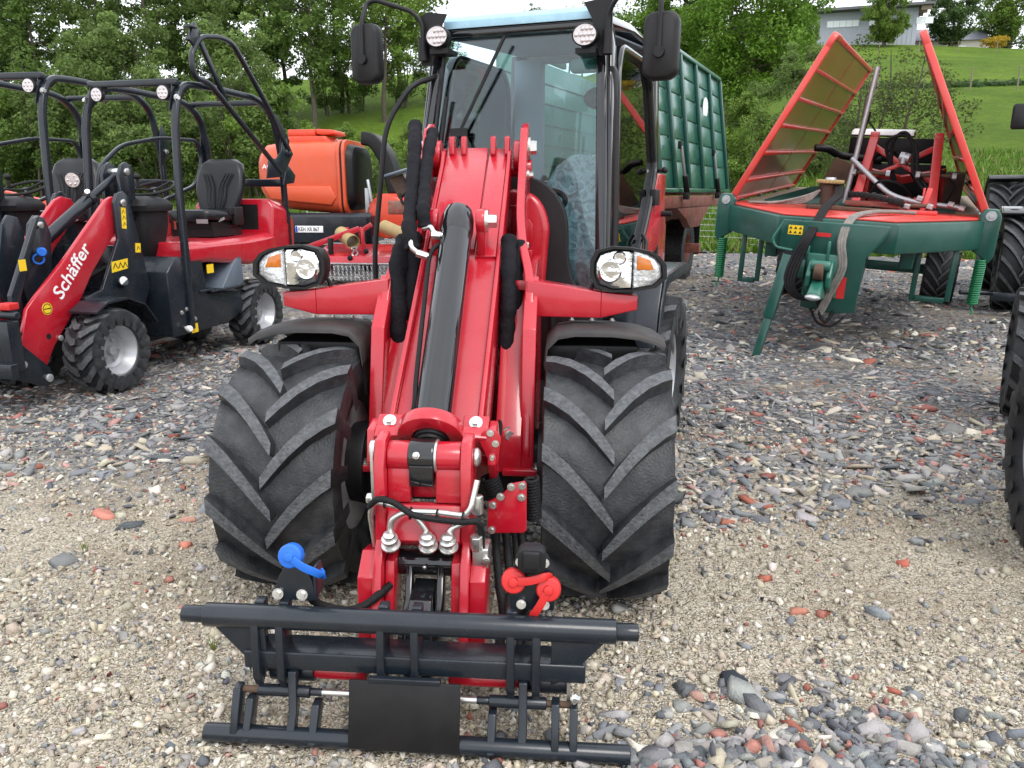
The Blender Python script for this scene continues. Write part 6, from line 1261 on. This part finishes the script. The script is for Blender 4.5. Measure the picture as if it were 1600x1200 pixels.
m = MB(); m.bb(-2.45, -2.40, YA, YB - .1, Z0, Z1); fw_ = B(m, 'far_side_wall', 'green2', None, .004)
for z in rows[1:-1]: m = MB(); m.bb(-2.399, -2.385, YA, YB - .2, z - .012, z + .012); B(m, 'seam', 'green', fw_, .002)
m = MB(); m.prism([(-2.39, Z0), (-.07, Z0), (-.33, Z1), (-2.39, Z1)], 'y', YB - .22, YB - .18); B(m, 'end_wall', 'green2', None, .004)
m = MB(); pts = [(-2.42, .0 + t, 3.55 + .62 * math.sin(math.pi * t / 1.9) ** .6) for t in np.linspace(0, 1.9, 14)]; m.prism([(p[1] - .5, p[2]) for p in pts], 'x', -2.46, -2.38); B(m, 'arched_board', 'green', fw_, .01); m = MB(); m.bar([(p[0], p[1] - .5, p[2] + .02) for p in pts], .10, .05, (1, 0, 0)); B(m, 'arch_rim', 'rustred', fw_, .01)
MB().bb(-2.44, -.02, YA, YB, 1.48, 1.575).build('floor', 'rustred', GT, .004)
m = MB(); m.bb(-.10, .03, YA - .1, YB + .45, 1.30, 1.47); m.bb(-2.4, -2.3, YA - .1, YB + .4, 1.30, 1.47)
m.prism([(-.30, 1.299), (2.1, 1.299), (1.9, 1.20), (1.35, .98), (.65, .98), (.35, 1.12)], 'x', -.09, .02)
for y in (-2, -.6, .9, 2.4, 3.7): m.bb(-2.29, -.11, y, y + .12, 1.30, 1.44)
m.bb(-1.65, -1.5, YA - 1.8, YB, 1.02, 1.29); m.bb(-.9, -.75, YA - 1.8, YB, 1.02, 1.29); ch = B(m, 'chassis', 'rustred', None, .01)
m = MB(); m.bb(-2.2, -.2, 2.52, 2.68, .46, .62); m.bb(-1.9, -.5, 2.45, 2.75, .85, 1.02); m.bar([(-1.6, 1.9, .98), (-.8, 1.9, .98)], .08, .2); B(m, 'axle', 'rustred', None, .01)
rt_ = MB(); R0, W0 = .53, .36
rt_.lathe([(.29, -W0 * .42), (.36, -W0 * .5), (.44, -W0 * .49), (R0 - .02, -W0 * .44), (R0 - .012, -W0 * .3), (R0 - .012, W0 * .3), (R0 - .02, W0 * .44), (.44, W0 * .49), (.36, W0 * .5), (.29, W0 * .42)], (0, 0, 0), (1, 0, 0), 56, True)
for j, x in enumerate((-.14, -.07, 0, .07, .14)):
    for k_ in range(44):
        a0 = 2 * math.pi * (k_ + .5 * (j % 2)) / 44; vs = []
        for rr in (R0 - .025, R0):
            for dx_, da in ((-.026, -.052), (.026, -.040), (.026, .045), (-.026, .052)): vs.append((x + dx_, -rr * math.cos(a0 + da), rr * math.sin(a0 + da)))
        rt_.hexa(vs[:4], vs[4:])
rtm = rt_.mesh('tyre', 'rub', sharp=38)
for s, x in ((1, -.58), (-1, -1.82)):
    rm = rim_mb(.29, W0, .12, s).mesh('rim', 'rustred'); rbm = rim_bolts(.29, W0, .12, s, 8, .09).mesh('hub', 'steel'); wheel(GT, (x, 2.6, R0 - .01), rtm, rm, rbm)
m = MB(); m.bb(-.80, -.36, 3.25, 3.28, .38, 1.18); B(m, 'mudflap', 'blackm', None, .004)
m = MB(); m.bb(-1.3, -1.1, YA - 2.2, YA - 1.7, .95, 1.15); m.bar([(-1.2, YA - 1.9, 1.0), (-1.2, YA - 1.9, .0)], .08, .08); m.bb(-1.3, -1.1, YA - 2.0, YA - 1.8, 0, .03); B(m, 'drawbar', 'rustred', None, .008)

# ================================================================== orange vacuum tank trailer
K = empty('tank_trailer', (-3.58, 15.3, 0), -6); tag(K, 'orange plastic tank trailer with number plate and black suction chute', 'trailer')
B = lambda mb, name, mt, par=None, bev=.004, sharp=40: mb.build(name, mt, par or K, bev, sharp)
m = MB()
def tring(x, wy, zb, zt, r): return [Vector((x, y, z)) for y, z in rrect(0, (zb + zt) / 2, wy, zt - zb, r, 5)]
m.loft([tring(-1.16, .5, 1.75, 2.2, .2), tring(-1.08, .9, 1.5, 2.36, .3), tring(-.90, 1.2, 1.32, 2.5, .32), tring(-.5, 1.35, 1.22, 2.55, .34), tring(.2, 1.4, 1.16, 2.56, .32), tring(.62, 1.42, 1.13, 2.54, .28), tring(.74, 1.36, 1.16, 2.5, .26)]); tk = B(m, 'tank', 'orange', None, 0, 60); tk.scale = (.92, .94, .92); tk.location = (-.15, 0, .09)
m = MB()
for x in (.66, .76): m.loft([tring(x, 1.52, 1.10, 2.58, .26), tring(x + .06, 1.52, 1.10, 2.58, .26)])
B(m, 'tank_flange', 'orange', tk, .01)
m = MB(); m.loft([tring(.725, 1.49, 1.115, 2.565, .25), tring(.757, 1.49, 1.115, 2.565, .25)]); m.loft([tring(.823, 1.4, 1.2, 2.5, .3), tring(.95, 1.3, 1.3, 2.45, .3), tring(1.0, 1.1, 1.4, 2.3, .3)]); B(m, 'tank_end', 'blackm', tk, .004)
m = MB(); m.loft([[Vector((x, y, z)) for x, y in rrect(-.05, 0, w_, .8, .08)] for z, w_ in ((2.5, .95), (2.62, .86), (2.66, .80))]); m.bb(-.45, .12, -.38, .38, 2.661, 2.79); m.prism([(.14, 2.70), (.14, 2.80), (.50, 2.78), (.52, 2.70), (.3, 2.68)], 'y', -.36, .36); B(m, 'tank_hatch', 'orange2', tk, .015)
m = MB(); m.bb(.36, .50, -.704, -.700, 1.42, 1.50); m.build('warning_sticker', 'yellow', tk); 
m = MB(); m.prism([(-.9, 1.68), (.5, 1.68), (.62, 1.45), (.5, 1.3), (-.75, 1.42)], 'y', -.735, -.68); B(m, 'tank_ledge', 'orange', tk, .03)
textobj('tank_lettering', 'ACO 6', .13, axes((-.92, -.645, 2.02), (1, 0, 0), (0, .15, 1)), 'wprint', tk)
m = MB(); P = crv([(.80, 0, 2.50), (1.0, 0, 2.46), (1.2, 0, 2.20), (1.32, 0, 1.85), (1.40, 0, 1.50)], 5); m.bar(P, .55, .24, (1, 0, 1)); B(m, 'suction_chute', 'blackm', None, .03)
m = MB(); m.cyl((1.30, -.50, 1.08), (1.30, .35, 1.08), .40, None, 32); m.bb(1.05, 1.62, -.3, .3, 1.1, 1.5); B(m, 'fan_housing', 'orange2', None, .02)
m = MB(); m.cyl((.98, -.55, 1.75), (1.05, -.58, 1.35), .03, None, 10); m.bb(.9, .98, -.5, -.42, 1.1, 1.6); B(m, 'lid_damper', 'steel', None, .004)
m = MB(); m.bb(-1.0, 1.05, -.75, .75, .92, 1.10); m.prism([(-.80, .62), (-.80, 1.09), (-.72, 1.16), (-.70, .62)], 'x', -.55, 1.08); m.bb(.98, 1.08, -.8, .1, .62, 1.1); fr_ = B(m, 'rear_panel', 'dark', None, .01)
m = MB(); m.bb(-.36, .17, -.812, -.802, .80, .92); pl = B(m, 'number_plate', 'wprint', fr_, .002)
MB().bb(-.355, -.315, -.8145, -.8125, .806, .914).build('plate_strip', 'euro', pl)
textobj('plate_lettering', 'KEH XR 867', .098, axes((-.305, -.8132, .828), (1, 0, 0), (0, 0, 1)), 'mark', pl, bold=.0015, sx=.78)
m = MB(); m.bb(.55, .66, -.815, -.80, .76, .90); B(m, 'tail_lamp', 'redcap', fr_, .006)
m = MB(); m.bb(-.06, .06, -.2, 2.4, .75, .91); m.bb(-.7, .7, .2, .32, .36, .50); m.bb(-.45, -.35, .0, .5, .5, .92); m.bb(.35, .45, .0, .5, .5, .92); B(m, 'chassis', 'dark', None, .01)
for s in (-1, 1):
    e_ = wheel(K, (s * .72, .26, .33), blk, *srim[s])
# red mulcher with chain curtain
MU = empty('mulcher', (-2.5, 13.0, 0), -6); tag(MU, 'red chain-curtained mulcher deck with cardboard tubes lying on it', 'mulcher')
B = lambda mb, name, mt, par=None, bev=.004, sharp=40: mb.build(name, mt, par or MU, bev, sharp)
m = MB(); m.prism([(-.55, .40), (-.50, .52), (.45, .66), (.55, .40), (.52, .39), (.42, .60), (-.48, .47), (-.52, .38)], 'x', -.72, .72); m.bb(-.75, -.70, -.56, .6, .10, .50); m.prism([(-.58, .12), (-.60, .45), (-.45, .62), (.1, .70), (.6, .66), (.6, .12)], 'x', .70, .76); B(m, 'deck', 'red', None, .01)
m = MB(); m.bar([(-.9, -.3, .62), (.05, -.3, .95)], .05, .09, (0, 0, 1)); m.bar([(.05, -.28, .97), (.12, -.2, .50)], .06, .06, (0, 1, 0)); m.bar([(.06, -.3, .90), (.26, -.3, 1.02)], .04, .07); m.bar([(.12, -.34, .5), (.12, -.34, .95)], .05, .05, (0, 1, 0)); fr2 = B(m, 'headstock', 'red', None, .006)
m = MB(); m.cyl((-.42, -.36, .46), (-.42, -.36, .80), .045, None, 12); m.bolt((-.05, -.53, .50), (0, -1, 0), .03, .02); m.bolt((.2, -.46, .60), (0, -1, 0), .03, .03); B(m, 'pin', 'blackm', fr2, .004)
for c0, c1 in (((-.35, .0, .86), (-.02, -.42, .74)), ((.25, .5, .95), (.75, .1, .80))):
    m = MB(); a = (V3(c1) - V3(c0)); m.lathe([(.105, 0), (.115, 0), (.115, a.length), (.105, a.length)], c0, a, 24, True); B(m, 'cardboard_tube', 'card', None, 0)
lk = MB().ring((0, 0, 0), (0, 1, 0), .020, .006, 8, 4); lk.v = [Vector((v.x * .75, v.y, v.z * 1.25)) for v in lk.v]; lkm = lk.mesh('chain_link', 'steel')
for i in range(20):
    for j in range(6): linkmesh('chain_link', lkm, MU, (-.66 + i * .069, -.56 + .004 * (j % 2), .38 - j * .043), (0, 0, 1.4 if j % 2 else 0))
m = MB(); m.tube([(-.70, -.56, .41), (.70, -.56, .41)], .012, 6); B(m, 'chain_rail', 'steel', None, 0)
m = MB(); m.tube([(0 + .045 * math.cos(t * 3), -.42 + .03 * math.sin(t * 5), .56 + .1 * math.sin(t)) for t in np.linspace(0, 7, 40)], .012, 6); B(m, 'loose_chain', 'steel', None, 0)
# rusty implement behind the left handrail
RU = empty('rusty_implement', (-1.62, 12.0, 0), 0); tag(RU, 'rusty brown implement with a grey tilted plate left of the cab', 'implement')
B = lambda mb, name, mt, par=None, bev=.004, sharp=40: mb.build(name, mt, par or RU, bev, sharp)
m = MB(); m.slab([(-.34, -.2, 1.74), (.12, -.3, 1.86), (.18, .3, 1.93), (-.28, .4, 1.80)], .03); B(m, 'plate', 'greyp', None, .004)
m = MB(); m.prism([(-.22, 1.72), (.0, 1.80), (.05, 1.55), (-.08, 1.42)], 'y', -.12, .2); m.bb(.05, .75, -.1, .2, 1.55, 1.72); m.tube(crv([(.1, -.2, 1.6), (.3, -.22, 1.72), (.6, -.2, 1.64)], 5), .05, 8); m.bb(.2, .3, .0, .1, 0, 1.55); m.bb(.6, .7, .0, .1, 0, 1.55); m.bb(.05, .85, -.3, .4, 0, .06); B(m, 'body', 'rust', None, .012)
m = MB(); m.tube(fil([(.02, -.15, 1.78), (.06, -.15, 1.72), (.3, -.15, 1.70)], .04), .03, 8); m.tube([(.0, -.2, 1.79), (.35, -.2, 1.98)], .022, 8); B(m, 'grey_tube', 'steel', None, 0)
m = MB(); m.bb(-.24, .14, -.2, .1, 1.20, 1.40); m.bb(.14, .2, -.1, 0, 1.2, 1.3); B(m, 'red_box', 'rustred', None, .02)
m = MB(); m.tube(crv([(-.06, -.15, 1.5), (-.02, -.2, 1.38), (.06, -.2, 1.36), (.14, -.2, 1.42)], 5), .02, 6); m.bb(.0, .3, -.1, .1, 1.42, 1.5); B(m, 'hose', 'hose', None, 0)
# ================================================================== machines cut by the right edge
def side_tractor():
    T_ = empty('tractor', (7.47, 9.88, 0), -28); tag(T_, 'black tractor at the right edge beyond the conveyor trailer', 'tractor')
    B = lambda mb, name, mt, par=None, bev=.004, sharp=40: mb.build(name, mt, par or T_, bev, sharp)
    ty = tyre_mesh(.64, .48, .36, 18, .045, .055, .50, False, 'rub'); ty2 = tyre_mesh(.85, .56, .50, 20, .05, .07, .50, False, 'rub')
    for s in (-1, 1):
        wheel(T_, (s * .86, 0, .63), ty, rim_mb(.36, .48, .12, s).mesh('rim', 'silver'), rim_bolts(.36, .48, .12, s, 8, .1).mesh('hub', 'steel'))
        wheel(T_, (s * .90, 2.6, .84), ty2, rim_mb(.50, .56, .12, s).mesh('rim', 'silver'), rim_bolts(.50, .56, .12, s, 8, .1).mesh('hub', 'steel'))
        a = np.linspace(R_(62), R_(175), 10); m = MB(); P = [(0 - .72 * math.cos(t), .63 + .72 * math.sin(t)) for t in a]; Q = [(0 - .69 * math.cos(t), .63 + .69 * math.sin(t)) for t in a[::-1]]; m.prism(P + Q, 'x', s * .60, s * 1.12); m.prism(P + [(-.66 * math.cos(t), .63 + .66 * math.sin(t)) for t in a[::-1]], 'x', s * 1.121, s * 1.14); B(m, 'front_fender', 'gloss', None, .004)
        a = np.linspace(R_(70), R_(165), 10); m = MB(); m.prism([(2.6 - .95 * math.cos(t), .84 + .95 * math.sin(t)) for t in a] + [(2.6 - .92 * math.cos(t), .84 + .92 * math.sin(t)) for t in a[::-1]], 'x', s * .55, s * 1.2); B(m, 'rear_fender', 'blackm', None, .004)
        m = MB(); m.tube([(s * .60, 1.3, 2.55), (s * .95, 1.15, 2.66), (s * 1.0, 1.12, 2.6)], .015, 8); m.loft([[Vector((s * 1.0 + x, y, 2.55 + z)) for x, z in rrect(0, 0, .2 * k_, .34 * k_, .04)] for y, k_ in ((1.05, .8), (1.07, 1), (1.13, 1))]); B(m, 'mirror', 'black', None, 0, 50)
    m = MB(); m.loft([[Vector((x, y, z)) for x, z in ((-.33 * k_, .75), (.33 * k_, .75), (.36 * k_, zt - .15), (.25 * k_, zt), (-.25 * k_, zt), (-.36 * k_, zt - .15))] for y, k_, zt in ((.28, .7, 1.35), (.40, .85, 1.45), (.7, 1.0, 1.6), (1.2, 1.1, 1.75))]); B(m, 'bonnet', 'gloss', None, .02)
    m = MB(); m.bb(-.28, .28, -.78, 2.9, .5, .8); m.bb(-.75, .75, -.08, .08, .5, .7); m.bb(-.7, .7, 2.5, 2.7, .65, .95); m.bb(-.3, .3, -1.0, -.75, .55, .95); B(m, 'chassis', 'blackm', None, .01)
    for s in (-1, 1): m = MB(); m.bar([(s * .68, 1.2, 1.0), (s * .60, 1.35, 2.65)], .07, .07); m.bar([(s * .68, 2.8, 1.4), (s * .60, 2.7, 2.65)], .07, .07); B(m, 'cab_pillar', 'gloss', None, .008)
    m = MB(); m.bb(-.72, .72, 1.25, 2.9, 2.65, 2.85); B(m, 'cab_roof', 'gloss', None, .06)
    m = MB(); m.slab([(-.62, 1.22, 1.5), (.62, 1.22, 1.5), (.58, 1.35, 2.64), (-.58, 1.35, 2.64)], .008); B(m, 'windscreen', 'glass2', None, 0)
    m = MB(); m.cyl((-1.12, -.35, .95), (-1.45, -.5, .95), .04, None, 12); m.cyl((-1.12, -.45, .25), (-1.5, -.55, .25), .035, None, 12); m.bb(-1.15, -.3, -.9, -.8, .2, .3); m.bb(-.35, .35, -1.05, -.9, .2, .9); B(m, 'front_linkage', 'dark', None, .006)
side_tractor()
def edge_loader():
    a = 30; T_ = empty('wheel_loader', (2.98, 2.78, 0), -a); tag(T_, 'wheel loader cut off by the right edge, nearest machine on that side', 'wheel loader')
    B = lambda mb, name, mt, par=None, bev=.004, sharp=40: mb.build(name, mt, par or T_, bev, sharp)
    ty = tyre_mesh(.46, .40, .27, 16, .038, .05, .5, False, 'rub')
    for y in (0, 2.35):
        for s in (-1, 1): wheel(T_, (s * .62, y, .45), ty, rim_mb(.27, .40, .09, s).mesh('rim', 'silver'), rim_bolts(.27, .40, .09, s, 8, .07).mesh('hub', 'steel'), 12 if y == 0 else 0)
    m = MB(); m.bb(-.40, .40, -.08, .08, .36, .54); m.bb(-.40, .40, 2.27, 2.43, .36, .54); m.bb(-.28, .28, -.2, 2.9, .42, .8); B(m, 'chassis', 'blackm', None, .01)
    m = MB(); m.loft([[Vector((x, y, z)) for x, z in ((-.36, .8), (.40, .8), (.40, zt - .1), (.3, zt), (-.28, zt), (-.36, zt - .1))] for y, zt in ((1.7, 1.35), (2.6, 1.35), (2.95, 1.15))]); B(m, 'engine_hood', 'red', None, .02)
    for x in (-.18, .18): m = MB(); m.bar([(x, .7, 1.35), (x, -.3, .75), (x, -.7, .25)], .05, .16, (1, 0, 0)); B(m, 'lift_arm', 'red', None, .006)
    m = MB(); m.bb(-.55, .55, -.85, -.75, .12, .5); B(m, 'quick_hitch', 'dark', None, .01)
    m = MB(); m.bb(-.02, .36, 1.2, 1.65, .85, 1.0); m.bb(-.02, .36, 1.55, 1.67, 1.0, 1.5); B(m, 'seat', 'seat', None, .04)
    for s in (-1, 1): m = MB(); m.bar(fil([(.12 + s * .36, .9, .8), (.12 + s * .34, 1.0, 2.2), (.12 + s * .34, 1.8, 2.2), (.12 + s * .36, 1.9, 1.0)], .2), .05, .05, (1, 0, 0)); B(m, 'rollover_post', 'dark', None, .008)
edge_loader()
def harrow():
    T_ = empty('orange_implement', (-6.9, 9.6, 0), -4); tag(T_, 'orange-red implement with lettered bar behind the compact loaders at the far left', 'implement')
    B = lambda mb, name, mt, par=None, bev=.004, sharp=40: mb.build(name, mt, par or T_, bev, sharp)
    m = MB(); m.hexa([(-.6, -.05, 1.35), (1.35, -.05, 1.28), (1.35, .06, 1.28), (-.6, .06, 1.35)], [(-.6, -.05, 1.85), (1.35, -.05, 1.42), (1.35, .06, 1.42), (-.6, .06, 1.85)]); b_ = B(m, 'lettered_bar', 'orange2', None, .01)
    m = MB(); m.bar([(-.6, 0, 1.2), (1.6, 0, 1.15)], .1, .1); m.bb(1.3, 1.45, -.1, .1, .0, 1.45); m.bb(-.6, -.45, -.1, .1, 0, 1.4); B(m, 'frame', 'orange2', None, .01)
    for i in range(9): m = MB(); m.bar([(-.4 + i * .2, -.1, 1.2), (-.4 + i * .2, -.12, .6), (-.45 + i * .2, -.35, .15)], .03, .05, (1, 0, 0)); B(m, 'tine', 'blackm', None, .003)
    m = MB(); m.tube([(.1, -.2, 1.66), (.85, -.2, 2.02)], .03, 8); m.cyl((.7, -.1, 1.18), (1.0, -.1, 1.18), .05); B(m, 'wooden_handle', 'card', None, 0)
harrow()
# dry weed tufts on the gravel
def tuft(x, y, h, n_, label):
    r_ = np.random.default_rng(int(abs(x * 1000))); vs = []; 
    for i in range(n_):
        a = r_.uniform(0, 6.28); l = r_.uniform(.4, 1) * h; d = np.array([math.cos(a), math.sin(a), 0]); sd_ = np.array([-d[1], d[0], 0]) * .002; t = d * l * r_.uniform(.2, .9) + np.array([0, 0, l]); mid = t * .5 + np.array([0, 0, l * .15]); b = d * .006
        vs += [b - sd_, b + sd_, mid + sd_ * .7, mid - sd_ * .7, mid - sd_ * .7, mid + sd_ * .7, t, t]
    v = np.array(vs); nf = len(v) // 4; me = npmesh('grass_tuft', v, np.full(nf, 4), np.arange(4 * nf), 'grassb', np.tile(np.array([[.16, .19, .05]]), (nf, 1)))
    tag(linkmesh('grass_tuft', me, None, (x, y, 0)), label, 'grass tuft')
tuft(-1.02, 2.33, .07, 14, 'thin grass tuft in the pale gravel left of the hitch frame')
tuft(-.42, 1.62, .04, 18, 'tiny green weed in front of the lower hitch tube')
tuft(-1.85, 3.05, .07, 14, 'sparse grass sprig beside the red stone at the left')
